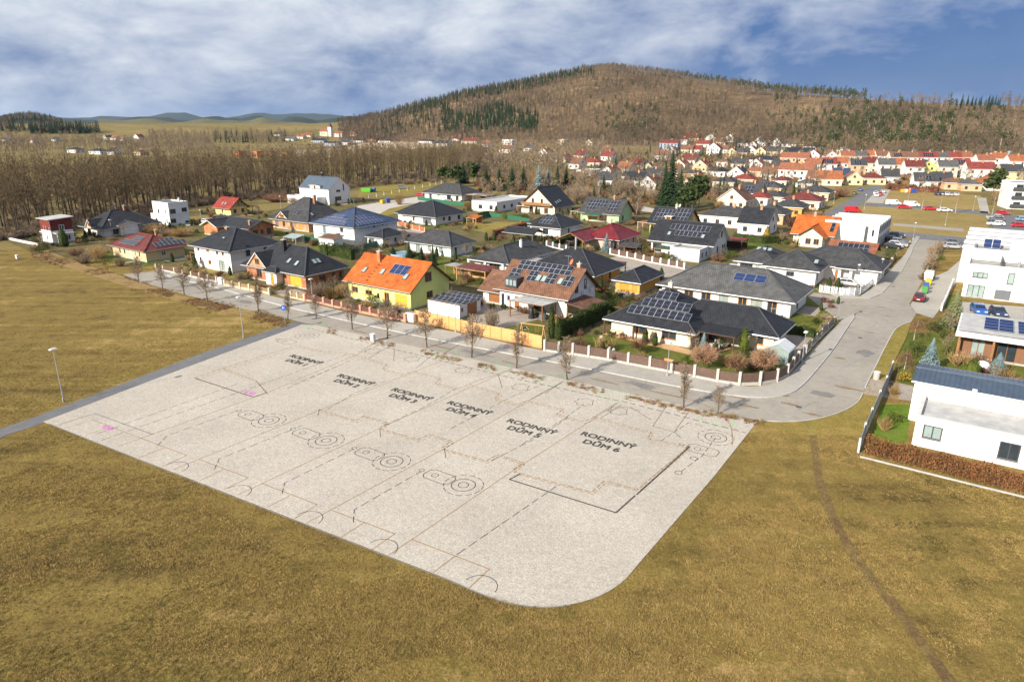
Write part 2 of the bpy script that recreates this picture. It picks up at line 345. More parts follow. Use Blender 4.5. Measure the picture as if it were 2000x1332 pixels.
def add_roof(h, kind, x0, x1, y0, y1, hh, o, p, rm, cap=CAPK, fascia=TRIM, gutter=True, t=.2, name='roof'):
    if kind == 'flat':
        m = MB(); w = .28; m.face([(x0 + w, y0 + w, hh - .35), (x1 - w, y0 + w, hh - .35), (x1 - w, y1 - w, hh - .35), (x0 + w, y1 - w, hh - .35)])
        r = m.build(name, rm, h.root)
        c = MB(); g = .06; z1 = hh + .07; z0 = hh - .34
        c.box(x0 - g, x1 + g, y0 - g, y0 + w, hh, z1); c.box(x0 - g, x1 + g, y1 - w, y1 + g, hh, z1); c.box(x0 - g, x0 + w, y0 + w, y1 - w, hh, z1); c.box(x1 - w, x1 + g, y0 + w, y1 - w, hh, z1)
        for q in ((x0 + w, y0 + w, x1 - w, y0 + w), (x1 - w, y0 + w, x1 - w, y1 - w), (x1 - w, y1 - w, x0 + w, y1 - w), (x0 + w, y1 - w, x0 + w, y0 + w)):
            c.face([(q[2], q[3], z0), (q[0], q[1], z0), (q[0], q[1], hh), (q[2], q[3], hh)])
        c.build('parapet', fascia, r); return r, hh
    tops, caps, zr = roof_tops(kind, x0, x1, y0, y1, hh, o, p)
    m, edges = roof_mesh(tops, t); r = m.build(name, [rm, fascia], h.root)
    if caps and cap:
        c = MB()
        for a, b in caps:
            if (Vector(a) - Vector(b)).length > .3: c.tube(Vector(a) + Vector((0, 0, .03)), Vector(b) + Vector((0, 0, .03)), .13, .13, 6)
        c.build('ridge_cap', cap, r)
    if gutter and kind != 'flat':
        c = MB(); zs = min(min(a[2], b[2]) for a, b in edges); first = True
        for a, b in edges:
            if abs(a[2] - b[2]) < .02 and a[2] < zs + .05:
                d = (Vector(b) - Vector(a)).normalized(); out = Vector((d.y, -d.x, 0)) * .075; c.tube(Vector(a) + out - Vector((0, 0, .07)), Vector(b) + out - Vector((0, 0, .07)), .07, .07, 5)
                if kind != 'hip': c.build('gutter', GUTTER, r); c = MB()
        if kind == 'hip': c.build('gutter', GUTTER, r)
    return r, zr
def wall_block(h, x0, x1, y0, y1, z0, z1, wm, wins=(), roof=None, p=0, name='wall', two=None, base=True):
    """walls of a block with real openings; two = (z split, material above)"""
    corners = [(x0, y0), (x1, y0), (x1, y1), (x0, y1)]; m = MB(); todo = []
    for fi in range(4):
        a = Vector(corners[fi]); b = Vector(corners[(fi + 1) % 4]); ln = (b - a).length; d = (b - a) / ln; n = Vector((d.y, -d.x))
        holes = []
        for w in wins:
            if FACES[w[0]] != fi: continue
            s = w[1] * ln if 0 < w[1] < 1 else w[1]; zz = w[2]; ww, hh, st = w[3], w[4], w[5]
            inside = zz + hh <= z1 - z0 - .05 and s - ww / 2 > .05 and s + ww / 2 < ln - .05
            if inside: holes.append((s - ww / 2, s + ww / 2, z0 + zz, z0 + zz + hh))
            todo.append((fi, a + d * s, z0 + zz, ww, hh, st, inside, n))
        ss = sorted({0, ln} | {q for k in holes for q in k[:2]}); zs = sorted({z0, z1} | {q for k in holes for q in k[2:]} | ({z0 + two[0]} if two else set()))
        pt = lambda s, z, i=0.0: (a.x + d.x * s - n.x * i, a.y + d.y * s - n.y * i, z)
        for s0, s1 in zip(ss, ss[1:]):
            if s1 - s0 < 1e-4: continue
            for q0, q1 in zip(zs, zs[1:]):
                if q1 - q0 < 1e-4: continue
                cx, cz = (s0 + s1) / 2, (q0 + q1) / 2
                if any(k[0] < cx < k[1] and k[2] < cz < k[3] for k in holes): continue
                m.face([pt(s0, q0), pt(s1, q0), pt(s1, q1), pt(s0, q1)], 1 if two and cz > z0 + two[0] else 0)
        for s0, s1, q0, q1 in holes:
            i = .14; mi = 1 if two and (q0 + q1) / 2 > z0 + two[0] else 0
            m.face([pt(s0, q0), pt(s0, q1), pt(s0, q1, i), pt(s0, q0, i)][::-1], mi); m.face([pt(s1, q1), pt(s1, q0), pt(s1, q0, i), pt(s1, q1, i)][::-1], mi)
            m.face([pt(s0, q0), pt(s0, q0, i), pt(s1, q0, i), pt(s1, q0)][::-1], mi); m.face([pt(s0, q1), pt(s1, q1), pt(s1, q1, i), pt(s0, q1, i)][::-1], mi)
            m.face([pt(s0, q0, i), pt(s1, q0, i), pt(s1, q1, i), pt(s0, q1, i)], mi)
    gm = 1 if two else 0; t = math.tan(p) if p else 0
    if roof == 'ga':
        ym = (y0 + y1) / 2; zr = z1 + (y1 - y0) / 2 * t
        m.face([(x1, y0, z1), (x1, y1, z1), (x1, ym, zr)], gm); m.face([(x0, y1, z1), (x0, y0, z1), (x0, ym, zr)], gm)
    elif roof == 'gb':
        xm = (x0 + x1) / 2; zr = z1 + (x1 - x0) / 2 * t
        m.face([(x0, y0, z1), (x1, y0, z1), (xm, y0, zr)], gm); m.face([(x1, y1, z1), (x0, y1, z1), (xm, y1, zr)], gm)
    elif roof == 'monof':
        zr = z1 + (y1 - y0) * t; m.face([(x1, y0, z1), (x1, y1, z1), (x1, y1, zr)], gm); m.face([(x0, y1, z1), (x0, y0, z1), (x0, y1, zr)], gm); m.face([(x1, y1, z1), (x0, y1, z1), (x0, y1, zr), (x1, y1, zr)], gm)
    elif roof in (None, 'flat'):
        m.face([(x0, y0, z1 - .36), (x1, y0, z1 - .36), (x1, y1, z1 - .36), (x0, y1, z1 - .36)])
    o = m.build(name, [wm, two[1]] if two else wm, h.root)
    if base and z0 < .05:
        c = MB(); g = .03
        c.box(x0 - g, x1 + g, y0 - g, y1 + g, z0 - .3, z0 + .28); c.build('plinth', CONC, h.root)
    for fi, pos, z, ww, hh, st, inside, n in todo:
        off = 0 if inside else -.13
        if not inside: pos = pos + n * .0
        loc = (pos.x - n.x * off, pos.y - n.y * off, z); rz = fi * math.pi / 2
        if st in DOORS:
            loc = (loc[0], loc[1], z)
            put('garage_door' if ww > 2 else 'door', door_mesh(ww, hh, st), h.root, loc, rz)
        else:
            fm, pm = win_meshes(ww, hh, st); w = put('window', fm, h.root, loc, rz); put('pane', pm, w)
    return o
def downpipe(h, x, y, z1):
    m = MB(); m.tube((x, y, .1), (x, y, z1), .05, .05, 6); m.build('downpipe', GUTTER, h.root)
def frame(N, L=None, Rr=None, ev=None, ang=None, W=None, D=None, h=None):
    n = N if isinstance(N, Vector) else P(*N); g = GA if ang is None else R(ang); a = Vector((math.cos(g), math.sin(g), 0)); b = Vector((-a.y, a.x, 0))
    if W is None: W = -(P(*L) - n).dot(a)
    if D is None: D = (P(*Rr) - n).dot(b)
    if h is None: h = zat(n, ev)
    return n, g, W, D, h
HOUSES = []; HOBJ = []
def house(name, label, N, L=None, Rr=None, ev=None, roof='hip', pitch=25, wm=W_WHITE, rm=R_BLACK, ang=None, oh=.6, wins=(), W=None, D=None, h=None, two=None, cap=CAPK, fascia=TRIM, cat='house', group=None, base=True):
    if roof == 'hip': pitch += 4
    n, g, W, D, h_ = frame(N, L, Rr, ev, ang, W, D, h)
    H_ = House(); H_.root = thing(name, label, cat, n, g, group); H_.W, H_.D, H_.h, H_.o, H_.p, H_.kind = W, D, h_, oh, R(pitch), roof
    HOUSES.append((label, W, D, h_)); HOBJ.append((n.copy(), g, W, D, label))
    tw = (two[0] * h_ if two and two[0] < 1 else two[0], two[1]) if two else None
    wall_block(H_, -W, 0, 0, D, 0, h_, wm, wins, roof, R(pitch), two=tw, base=base)
    H_.roof, H_.zr = add_roof(H_, roof, -W, 0, 0, D, h_, oh, R(pitch), rm, cap, fascia)
    if roof != 'flat': downpipe(H_, .09, -.09, h_ - .1)
    return H_
def slope(h, side):
    t = math.tan(h.p); ze = h.h - h.o * t; c, s = math.cos(h.p), math.sin(h.p)
    if side == 'F': return Vector((-h.W, -h.o, ze)), Vector((1, 0, 0)), Vector((0, c, s)), Vector((0, -s, c))
    return Vector((h.o, 0, ze)), Vector((0, 1, 0)), Vector((-c, 0, s)), Vector((s, 0, c))
_pan = {}
def panel_mesh(w, d, col):
    k = (w, d, col.name)
    if k not in _pan:
        m = MB(); m.box(0, w, 0, d, 0, .04, 0, False); e = .035
        m.face([(e, e, .044), (w - e, e, .044), (w - e, d / 2 - .008, .044), (e, d / 2 - .008, .044)], 1); m.face([(e, d / 2 + .008, .044), (w - e, d / 2 + .008, .044), (w - e, d - e, .044), (e, d - e, .044)], 1)
        _pan[k] = m.mesh('solar_panel', [ALU, col])
    return _pan[k]
def panels(h, side, s0, t0, nx, ny, pw=1.05, ph=1.7, col=None, skip=(), frm=None, parent=None, gap=.03, lift=.10):
    o, ux, uy, n = frm or slope(h, side); me = panel_mesh(pw, ph, col or SOLAR)
    M = Matrix((ux, uy, n)).transposed().to_4x4()
    for i in range(nx):
        for j in range(ny):
            if (i, j) in skip: continue
            b = put('solar_panel', me, parent or h.roof); q = M.copy(); q.translation = o + ux * (s0 + i * (pw + gap)) + uy * (t0 + j * (ph + gap)) + n * lift; b.matrix_local = q
def skylight(h, side, s, t, w=.8, hh=1.2, frm=None):
    o, ux, uy, n = frm or slope(h, side); M = Matrix((ux, uy, n)).transposed().to_4x4(); M.translation = o + ux * s + uy * t + n * .02
    k = ('sky', w, hh)
    if k not in _pan:
        m = MB(); m.box(0, w, 0, hh, 0, .12, 0, False); p = MB(); p.face([(.08, .08, .125), (w - .08, .08, .125), (w - .08, hh - .08, .125), (.08, hh - .08, .125)]); _pan[k] = (m.mesh('skylight', F_GREY), p.mesh('pane', PANEL_G))
    a = put('skylight', _pan[k][0], h.roof); a.matrix_local = M; put('pane', _pan[k][1], a)
def chimney(h, x, y, z1, w=.55, m_=BRICK, z0=None):
    m = MB(); z0 = h.h if z0 is None else z0; m.box(x - w / 2, x + w / 2, y - w / 2, y + w / 2, z0, z1)
    c = m.build('chimney', m_, h.root); k = MB(); k.box(x - w / 2 - .08, x + w / 2 + .08, y - w / 2 - .08, y + w / 2 + .08, z1, z1 + .1); k.tube((x, y, z1 + .1), (x, y, z1 + .4), .11, .11, 8); k.build('chimney_cap', CONC, c)
def dish(h, x, y, z, r=.45, mm=TRIM, yaw=-2.3):
    m = MB(); m.tube((x, y, z - .9), (x, y, z), .03, .03, 5); d = Vector((math.cos(yaw), math.sin(yaw), .5)).normalized(); ax = d.orthogonal().normalized(); ay = d.cross(ax); c = Vector((x, y, z))
    rings = [[c + d * (.35 * (q * r) ** 2 / r + .02) + (ax * math.cos(k * math.pi / 6) + ay * math.sin(k * math.pi / 6)) * q * r for k in range(12)] for q in (.02, .5, 1)]
    for A, B in zip(rings, rings[1:]):
        for k in range(12): m.face([A[k], A[(k + 1) % 12], B[(k + 1) % 12], B[k]])
    m.tube(c + d * .03, c + d * .45, .02, .02, 4); m.build('satellite_dish', mm, h.root)
def antenna(h, x, y, z0, z1):
    m = MB(); m.tube((x, y, z0), (x, y, z1), .03, .02, 5); m.tube((x - .7, y, z1 - .15), (x + .7, y, z1 - .15), .02, .02, 4)
    for k in range(6): m.tube((x - .6 + k * .24, y - .3, z1 - .15), (x - .6 + k * .24, y + .3, z1 - .15), .012, .012, 4)
    m.build('antenna', METALG, h.root)
def wing(h, x0, x1, y0, y1, hh, kind, p, wm, rm, o=.5, wins=(), z0=0.0, cap=CAPK, fascia=TRIM, two=None):
    """a lower or side block of the same house"""
    if kind == 'hip': p += 4
    wall_block(h, x0, x1, y0, y1, z0, hh, wm, wins, kind, R(p), two=two); return add_roof(h, kind, x0, x1, y0, y1, hh, o, R(p), rm, cap, fascia)
def canopy(h, x0, x1, y0, y1, z0, z1, rm, posts, pm=WOOD, t=.14, name='canopy'):
    """flat or sloping roof on posts: z0 at the front edge, z1 at the back"""
    m = MB(); T = [(x0, y0, z0), (x1, y0, z0), (x1, y1, z1), (x0, y1, z1)]; r, _ = roof_mesh([T], t); c = r.build(name, [rm, pm], h.root)
    for x, y in posts:
        q = MB(); zz = z0 + (z1 - z0) * (y - y0) / (y1 - y0) - t; q.box(x - .08, x + .08, y - .08, y + .08, 0, zz); q.build('post', pm, c)
    return c
def dormer(h, x0, x1, y0, y1, z0, z1, p, wm, rm, win=None, fascia=TRIM):
    """front-facing gabled dormer breaking the front slope"""
    m = MB(); t = math.tan(R(p)); xm = (x0 + x1) / 2; zr = z1 + (x1 - x0) / 2 * t
    m.face([(x0, y0, z0), (x1, y0, z0), (x1, y0, z1), (xm, y0, zr), (x0, y0, z1)]); m.face([(x1, y0, z0), (x1, y1, z0), (x1, y1, z1), (x1, y0, z1)]); m.face([(x0, y1, z0), (x0, y0, z0), (x0, y0, z1), (x0, y1, z1)])
    d = m.build('dormer', wm, h.root); tops, caps, _ = roof_tops('gb', x0, x1, y0, y1, z1, .35, R(p)); q, _e = roof_mesh(tops, .16); q.build('dormer_roof', [rm, fascia], d)
    if win:
        fm, pm = win_meshes(win[0], win[1], win[3] if len(win) > 3 else 'b'); w = put('window', fm, d, (xm, y0 - .13, win[2])); put('pane', pm, w)
    return d
# ------------------------------------------------------------------ ground materials
def ground_mat(name, cols, s1, s2, bump=.6, bs=9.0, streak=None, rough=.95, dist=.12, fine=None, tight=.14):
    m = bpy.data.materials.new(name); m.use_nodes = True; nt = m.node_tree; b = nt.nodes['Principled BSDF']; N = nt.nodes.new; L = nt.links.new
    b.inputs['Roughness'].default_value = rough; b.inputs['Specular IOR Level'].default_value = .1
    g = N('ShaderNodeNewGeometry')
    def nz(scale, det=5, ro=.6, vec=None):
        t = N('ShaderNodeTexNoise'); t.inputs['Scale'].default_value = scale; t.inputs['Detail'].default_value = det; t.inputs['Roughness'].default_value = ro; L(vec or g.outputs['Position'], t.inputs['Vector']); return t.outputs['Fac']
    def mm(op, a, c):
        n = N('ShaderNodeMath'); n.operation = op
        for i, x in enumerate((a, c)):
            if isinstance(x, (int, float)): n.inputs[i].default_value = x
            else: L(x, n.inputs[i])
        return n.outputs[0]
    mixv = mm('ADD', mm('MULTIPLY', nz(s1, 4), .5), mm('MULTIPLY', nz(s2, 6, .7), .5))
    if streak:
        mp = N('ShaderNodeMapping'); mp.inputs['Rotation'].default_value = (0, 0, R(streak)); mp.inputs['Scale'].default_value = (.03, .5, 1); L(g.outputs['Position'], mp.inputs[0])
        mixv = mm('ADD', mm('MULTIPLY', mixv, .72), mm('MULTIPLY', nz(1.0, 3, .5, mp.outputs[0]), .28))
    r = N('ShaderNodeValToRGB'); L(mixv, r.inputs[0]); e = r.color_ramp.elements
    while len(e) < len(cols): e.new(.5)
    for k, c in enumerate(cols): e[k].position = .5 - tight + 2 * tight * k / (len(cols) - 1); e[k].color = (*c, 1)
    fn = nz(fine or bs, 3, .7); mr = N('ShaderNodeMapRange'); mr.inputs[1].default_value = .3; mr.inputs[2].default_value = .7; mr.inputs[3].default_value = .66; mr.inputs[4].default_value = 1.3; L(fn, mr.inputs[0])
    mx = N('ShaderNodeMixRGB'); mx.blend_type = 'MULTIPLY'; mx.inputs[0].default_value = 1; L(r.outputs[0], mx.inputs[1]); L(mr.outputs[0], mx.inputs[2]); L(mx.outputs[0], b.inputs['Base Color'])
    if bump:
        bp = N('ShaderNodeBump'); bp.inputs['Strength'].default_value = bump; bp.inputs['Distance'].default_value = dist; L(mm('ADD', nz(bs, 5, .75), mm('MULTIPLY', nz(bs * .22, 4, .6), 1.0)), bp.inputs['Height']); L(bp.outputs[0], b.inputs['Normal'])
    MATS[name] = m; return m
G_FIELD = ground_mat('dry_pasture', [(.11, .078, .026), (.21, .145, .044), (.245, .178, .05), (.385, .262, .10)], .035, .4, 1.0, 5.0, 24, tight=.10)
G_VALLEY = ground_mat('valley_grass', [(.15, .115, .045), (.21, .165, .06), (.28, .21, .085)], .012, .11, .4, 1.2)
G_HILL = ground_mat('hill_leaf_litter', [(.09, .062, .038), (.16, .108, .06), (.30, .20, .10)], .012, .09, .5, .8, tight=.1)
G_LAWN = ground_mat('lawn', [(.065, .085, .016), (.11, .13, .022), (.17, .16, .04)], .15, .9, .6, 7.0)
G_DRYLAWN = ground_mat('dry_lawn', [(.17, .14, .035), (.25, .20, .05), (.32, .235, .075)], .1, .8, .6, 6.0)
G_STRAWM = ground_mat('straw_meadow', [(.22, .165, .055), (.30, .22, .08), (.37, .27, .11)], .03, .3, .6, 4.0)
G_DRYGRASS = ground_mat('straw_verge', [(.24, .16, .06), (.34, .235, .10), (.16, .09, .04)], .3, 1.6, .9, 5.0)
G_YARD = ground_mat('garden_soil', [(.07, .055, .03), (.11, .105, .03), (.18, .135, .07), (.075, .085, .022)], .11, .6, .6, 4.0)
G_MUD = ground_mat('trodden_mud', [(.13, .08, .04), (.18, .12, .05), (.24, .175, .06)], .5, 2.0, .7, 6.0)
ASPH = ground_mat('asphalt', [(.27, .245, .205), (.33, .30, .255), (.385, .35, .295)], .06, .7, .25, 22.0, dist=.02)
ASPHD = ground_mat('dark_asphalt', [(.13, .13, .135), (.17, .17, .175), (.20, .20, .20)], .05, .6, .25, 22.0, dist=.02)
PAVE = ground_mat('pavement', [(.34, .315, .275), (.39, .365, .32), (.44, .41, .36)], .1, .9, .3, 9.0, dist=.02)
PAVED = ground_mat('block_paving', [(.30, .26, .22), (.36, .31, .26), (.40, .35, .29)], .15, 1.2, .4, 6.0, dist=.03)
TERR = ground_mat('terrace', [(.50, .30, .15), (.56, .36, .19), (.46, .28, .15)], .3, 1.5, .3, 8.0, dist=.02)
PLOT = ground_mat('plot_surface', [(.41, .37, .31), (.47, .425, .36), (.525, .48, .405)], .12, 1.6, .5, 7.0, dist=.04, fine=9)
GRAVEL = ground_mat('gravel', [(.40, .37, .33), (.50, .46, .41), (.58, .54, .48)], .4, 2.0, .5, 12.0)
SANDY = ground_mat('bare_earth', [(.36, .27, .17), (.48, .38, .25), (.30, .22, .12)], .05, .3, .4, 2.0)
OCHRE = ground_mat('ochre_field', [(.34, .22, .10), (.42, .28, .13), (.30, .19, .09)], .004, .03, .2, .5)
# ------------------------------------------------------------------ land: one sheet to the horizon
def build_ground():
    azs = [-180 + 6 * k for k in range(21)] + [-56 + .8 * k for k in range(141)] + [60 + 6 * k for k in range(20)]
    rs = [0, 30, 60, 100, 150, 210, 280, 350, 400, 440, 480, 520, 560] + [600 + 28 * k for k in range(38)] + [1700, 1850, 2000, 2200, 2500, 2900, 3400, 4000, 4700, 5500, 6500, 8000, 10000, 13000, 17000, 22000, 28000]
    v, f, mi = [], [], []
    for r in rs:
        for a in azs:
            x, y = r * math.sin(R(a)), r * math.cos(R(a)); v.append((x, y, zt(x, y)))
    n = len(azs)
    for i in range(len(rs) - 1):
        for j in range(n):
            k = (j + 1) % n; q = [i * n + j, i * n + k, (i + 1) * n + k, (i + 1) * n + j]; f.append(q[::-1])
            rm = (rs[i] + rs[i + 1]) / 2; am = azs[j] + .4
            onhill = rm > interp(RB, am) - 20 and rm < 2600 and am > az_of(660)
            mi.append(2 if onhill else (0 if rm < 215 else 1))
    me = bpy.data.meshes.new('ground'); me.from_pydata(v, [], f); me.materials.append(G_FIELD); me.materials.append(G_VALLEY); me.materials.append(G_HILL)
    me.polygons.foreach_set('material_index', mi); me.polygons.foreach_set('use_smooth', [True] * len(f)); me.update()
    put('ground', me, kind='structure')
build_ground()
def poly(name, px, z, m_, th=0.0, parent=None, kind='structure', world_pts=None):
    pts = world_pts or [P(u, v) for u, v in px]; b = MB(); A = [(p[0], p[1], z) for p in pts]
    area = sum(a[0] * c[1] - c[0] * a[1] for a, c in zip(A, A[1:] + A[:1]))
    if area < 0: A.reverse()
    b.face(A)
    if th:
        for a, c in zip(A, A[1:] + A[:1]): b.face([(a[0], a[1], z - th), (c[0], c[1], z - th), c, a])
    return b.build(name, m_, parent, kind=kind if parent is None else None)
def kerb(line, parent, z=.11, w=.13, m_=CONC, closed=False):
    pts = [P(u, v) for u, v in line]; b = MB()
    for a, c in zip(pts, pts[1:]):
        d = (c - a); n = max(1, int(d.length / 1.0 + .5)); d = d / n
        for k in range(n):
            p = a + d * k; q = a + d * (k + 1); b.bar((p.x, p.y, z / 2 + .012), (q.x - d.x * .02, q.y - d.y * .02, z / 2 + .012), w, z)
    return b.build('kerb', m_, parent)
def smooth_px(pts, n=5):
    out = []
    for i in range(len(pts) - 1):
        p0 = pts[max(0, i - 1)]; p1 = pts[i]; p2 = pts[i + 1]; p3 = pts[min(len(pts) - 1, i + 2)]
        for k in range(n):
            t = k / n; out.append(tuple(.5 * (2 * b + (c - a) * t + (2 * a - 5 * b + 4 * c - d) * t * t + (-a + 3 * b - 3 * c + d) * t ** 3) for a, b, c, d in zip(p0, p1, p2, p3)))
    out.append(pts[-1]); return out
# roads ------------------------------------------------------------
KERB_IN = smooth_px([(306, 530), (345, 545), (420, 562), (560, 600), (700, 632), (850, 664), (1060, 704), (1200, 731), (1320, 755), (1430, 773), (1500, 777), (1545, 768), (1570, 750), (1592, 726), (1626, 684), (1655, 640), (1669, 620)])
ROAD_OUT = smooth_px([(240, 536), (270, 550), (318, 563), (400, 586), (514, 612), (600, 632), (760, 668), (900, 700), (1060, 735), (1200, 764), (1350, 797), (1470, 819), (1530, 822), (1590, 817), (1640, 803), (1672, 785), (1690, 757), (1710, 716), (1730, 676), (1750, 643), (1780, 628)])
poly('street', KERB_IN + [(1672, 612), (1700, 592), (1776, 594)] + [(1790, 612), (1780, 628)] + ROAD_OUT[::-1], .02, ASPH)
poly('side_street', smooth_px([(1720, 574), (1760, 530), (1779, 495), (1790, 468)]) + [(1800, 462), (1880, 470), (1852, 472), (1832, 480)] + smooth_px([(1824, 500), (1808, 535), (1790, 570), (1776, 594)]) + [(1700, 594)], .024, ASPH)
poly('side_lane', [(1669, 614), (1640, 626), (1600, 598), (1578, 580), (1590, 572), (1640, 580), (1690, 580), (1722, 573), (1700, 594)], .028, ASPH)
poly('cross_street', [(1750, 452), (1880, 464), (2080, 482), (2080, 498), (1890, 476), (1760, 464)], .032, ASPHD)
poly('avenue', [(1560, 436), (1620, 412), (1660, 390), (1700, 362), (1727, 364), (1690, 392), (1655, 424), (1615, 446)], .024, ASPHD)
poly('car_park', [(1924, 424), (1940, 417), (2080, 428), (2080, 470), (1945, 452)], .028, ASPHD)
poly('meadow', [(1660, 424), (1700, 398), (1930, 418), (1930, 460), (1880, 466), (1745, 452), (1735, 440), (1700, 430)], .012, G_STRAWM)
poly('green', [(1722, 396), (1738, 373), (1915, 382), (1930, 412), (1720, 400)], .012, G_STRAWM)
poly('road_between_greens', [(1688, 398), (1728, 398), (1930, 414), (1930, 421), (1800, 409), (1680, 402)], .02, ASPHD)
poly('footpath', [(1744, 436), (1882, 447), (1882, 453), (1744, 441)], .02, ASPH)
poly('gravel_path', [(1908, 386), (1926, 387), (1933, 417), (1915, 416)], .02, PAVE)
poly('parking_strip', [(1690, 396), (1712, 372), (1740, 370), (1724, 398)], .02, PAVE)
poly('access_path', [(-60, 880)] + smooth_px([(0, 838), (85, 808), (250, 745), (400, 688), (500, 654), (560, 634), (592, 624), (622, 632), (590, 640)]) + smooth_px([(500, 668), (400, 704), (250, 762), (85, 826), (0, 856), (-60, 905)]), .016, ASPHD)
sw = poly('pavement', smooth_px([(300, 520), (340, 535), (420, 553), (470, 566), (560, 586), (600, 592), (700, 616), (800, 634), (905, 653), (1062, 686), (1200, 708), (1320, 732), (1444, 755), (1490, 754), (1525, 745), (1548, 728), (1600, 672), (1640, 630)]) + [(1655, 618), (1668, 613)] + KERB_IN[::-1], .12, PAVE, .12)
kerb(KERB_IN, sw, .125)
kv = poly('verge_kerb_base', [(1778, 628), (1782, 630), (1780, 634)], .01, CONCW)
bpy.data.objects.remove(kv)
verge = poly('verge', smooth_px([(1699, 738), (1712, 714), (1731, 676), (1751, 644), (1780, 630)]) + [(1770, 660), (1745, 710), (1738, 742)], .10, G_DRYLAWN, .1)
kerb(smooth_px([(1690, 757), (1699, 738), (1711, 714), (1730, 676), (1750, 643), (1780, 629)]), verge, .12, .14)
verge2 = poly('corner_lawn', [(1480, 823), (1530, 826), (1592, 821), (1642, 807), (1675, 788), (1684, 772), (1722, 778), (1690, 850), (1560, 850)], .016, G_DRYLAWN)
kerb(smooth_px([(1482, 821), (1530, 824), (1591, 819), (1641, 805), (1673, 787), (1685, 768)]), verge2, .08, .14)
poly('driveway', [(1698, 740), (1738, 744), (1790, 756), (1783, 784), (1722, 776), (1684, 770)], .03, PAVED)
sw2 = poly('pavement', [(1592, 564), (1640, 576), (1680, 580), (1700, 566), (1740, 528), (1768, 497), (1782, 470), (1790, 462), (1796, 464), (1783, 484), (1779, 496), (1760, 531), (1721, 575), (1700, 584), (1640, 582)], .12, PAVE, .12)
kerb([(1796, 464), (1783, 484), (1779, 496), (1760, 531), (1721, 575)], sw2, .125)
poly('parking_lane', [(1790, 612), (1778, 596), (1800, 560), (1815, 545), (1850, 530), (1885, 500), (1890, 535), (1862, 560), (1835, 605), (1822, 622)], .036, PAVE)
poly('hedge_bed', [(1801, 540), (1822, 490), (1838, 478), (1846, 486), (1830, 520), (1826, 546)], .045, G_YARD)
poly('village_soil', [(90, 505), (0, 466), (100, 452), (330, 442), (600, 400), (900, 375), (1100, 388), (1400, 375), (1620, 395), (1580, 440), (1620, 455), (1750, 470), (1745, 525), (1690, 570), (1600, 600), (1630, 632), (1540, 735), (1440, 752), (1060, 684), (600, 590), (300, 520), (180, 502)], .006, G_YARD)
def lawn(px, m_=None, z=.012, name='lawn'): return poly(name, px, z, m_ or G_LAWN)
lawn([(1085, 684), (1120, 655), (1185, 655), (1240, 668), (1345, 690), (1400, 680), (1440, 690), (1520, 700), (1525, 742), (1440, 750), (1250, 714)])
lawn([(1545, 625), (1580, 590), (1632, 600), (1636, 626), (1600, 660), (1525, 645)])
lawn([(955, 655), (985, 620), (1060, 632), (1060, 655), (1040, 668)])
lawn([(755, 520), (800, 480), (880, 508), (930, 500), (990, 540), (900, 555), (850, 540)])
lawn([(905, 445), (915, 432), (1040, 435), (1030, 448), (960, 458)], G_DRYLAWN)
lawn([(735, 395), (820, 390), (830, 405), (740, 425)], G_DRYLAWN)
lawn([(700, 370), (830, 350), (850, 360), (800, 380), (700, 385)], G_DRYLAWN)
lawn([(1155, 570), (1200, 565), (1205, 600), (1150, 595)])
lawn([(1250, 500), (1310, 495), (1315, 510), (1258, 512)])
lawn([(1085, 482), (1140, 470), (1150, 485), (1100, 492)])
lawn([(600, 480), (640, 470), (690, 492), (640, 500)])
lawn([(1440, 480), (1480, 470), (1520, 478), (1480, 492)])
lawn([(640, 600), (690, 590), (720, 600), (690, 612)])
lawn([(1740, 742), (1770, 650), (1840, 648), (1990, 700), (2080, 720), (2080, 800), (1790, 760)])
lawn([(1722, 790), (1783, 790), (1768, 872), (1690, 878)], ground_mat('green_lawn', [(.07, .13, .015), (.11, .18, .02), (.17, .19, .04)], .2, 1.0, .6, 6.0))
lawn([(1846, 574), (1880, 578), (1876, 606), (1840, 600)])
poly('terrace', [(1175, 652), (1200, 645), (1350, 684), (1390, 672), (1430, 680), (1400, 690), (1350, 694), (1240, 668)], .03, TERR)
poly('driveway', [(1492, 690), (1512, 655), (1590, 655), (1545, 708)], .03, PAVED)
poly('driveway', [(905, 640), (945, 590), (1000, 605), (1050, 600), (1060, 622), (985, 640), (950, 655)], .024, PAVED)
poly('driveway', [(565, 586), (535, 572), (560, 560), (600, 572)], .03, PAVED)
poly('driveway', [(790, 616), (760, 600), (800, 606), (815, 612)], .03, PAVED)
poly('gravel_lane', [(700, 402), (860, 378), (880, 384), (760, 408), (700, 440), (650, 470), (640, 452)], .018, GRAVEL)
poly('driveway', [(760, 445), (830, 452), (860, 460), (800, 480), (770, 465)], .02, PAVED)
poly('gravel_lane', [(1120, 520), (1210, 500), (1340, 520), (1420, 540), (1410, 552), (1330, 545), (1200, 530), (1130, 535)], .018, PAVED)
poly('driveway', [(1600, 570), (1620, 545), (1700, 520), (1740, 525), (1690, 568), (1640, 574)], .03, PAVED)
poly('driveway', [(1880, 590), (2000, 600), (2000, 640), (1868, 618)], .03, PAVE)
poly('gravel_lane', [(1128, 395), (1150, 372), (1210, 395), (1290, 410), (1290, 418), (1200, 405)], .02, GRAVEL)
poly('village_lane', None, .3, ASPH, world_pts=[PT(u, v) for u, v in ((1395, 322), (1420, 302), (1440, 302), (1425, 322))])
vg = poly('straw_verge', smooth_px([(90, 488), (150, 512), (240, 540), (318, 567), (400, 590), (514, 616), (560, 628)]) + smooth_px([(552, 636), (500, 622), (380, 598), (290, 572), (200, 545), (60, 498)]), .012, G_DRYGRASS)
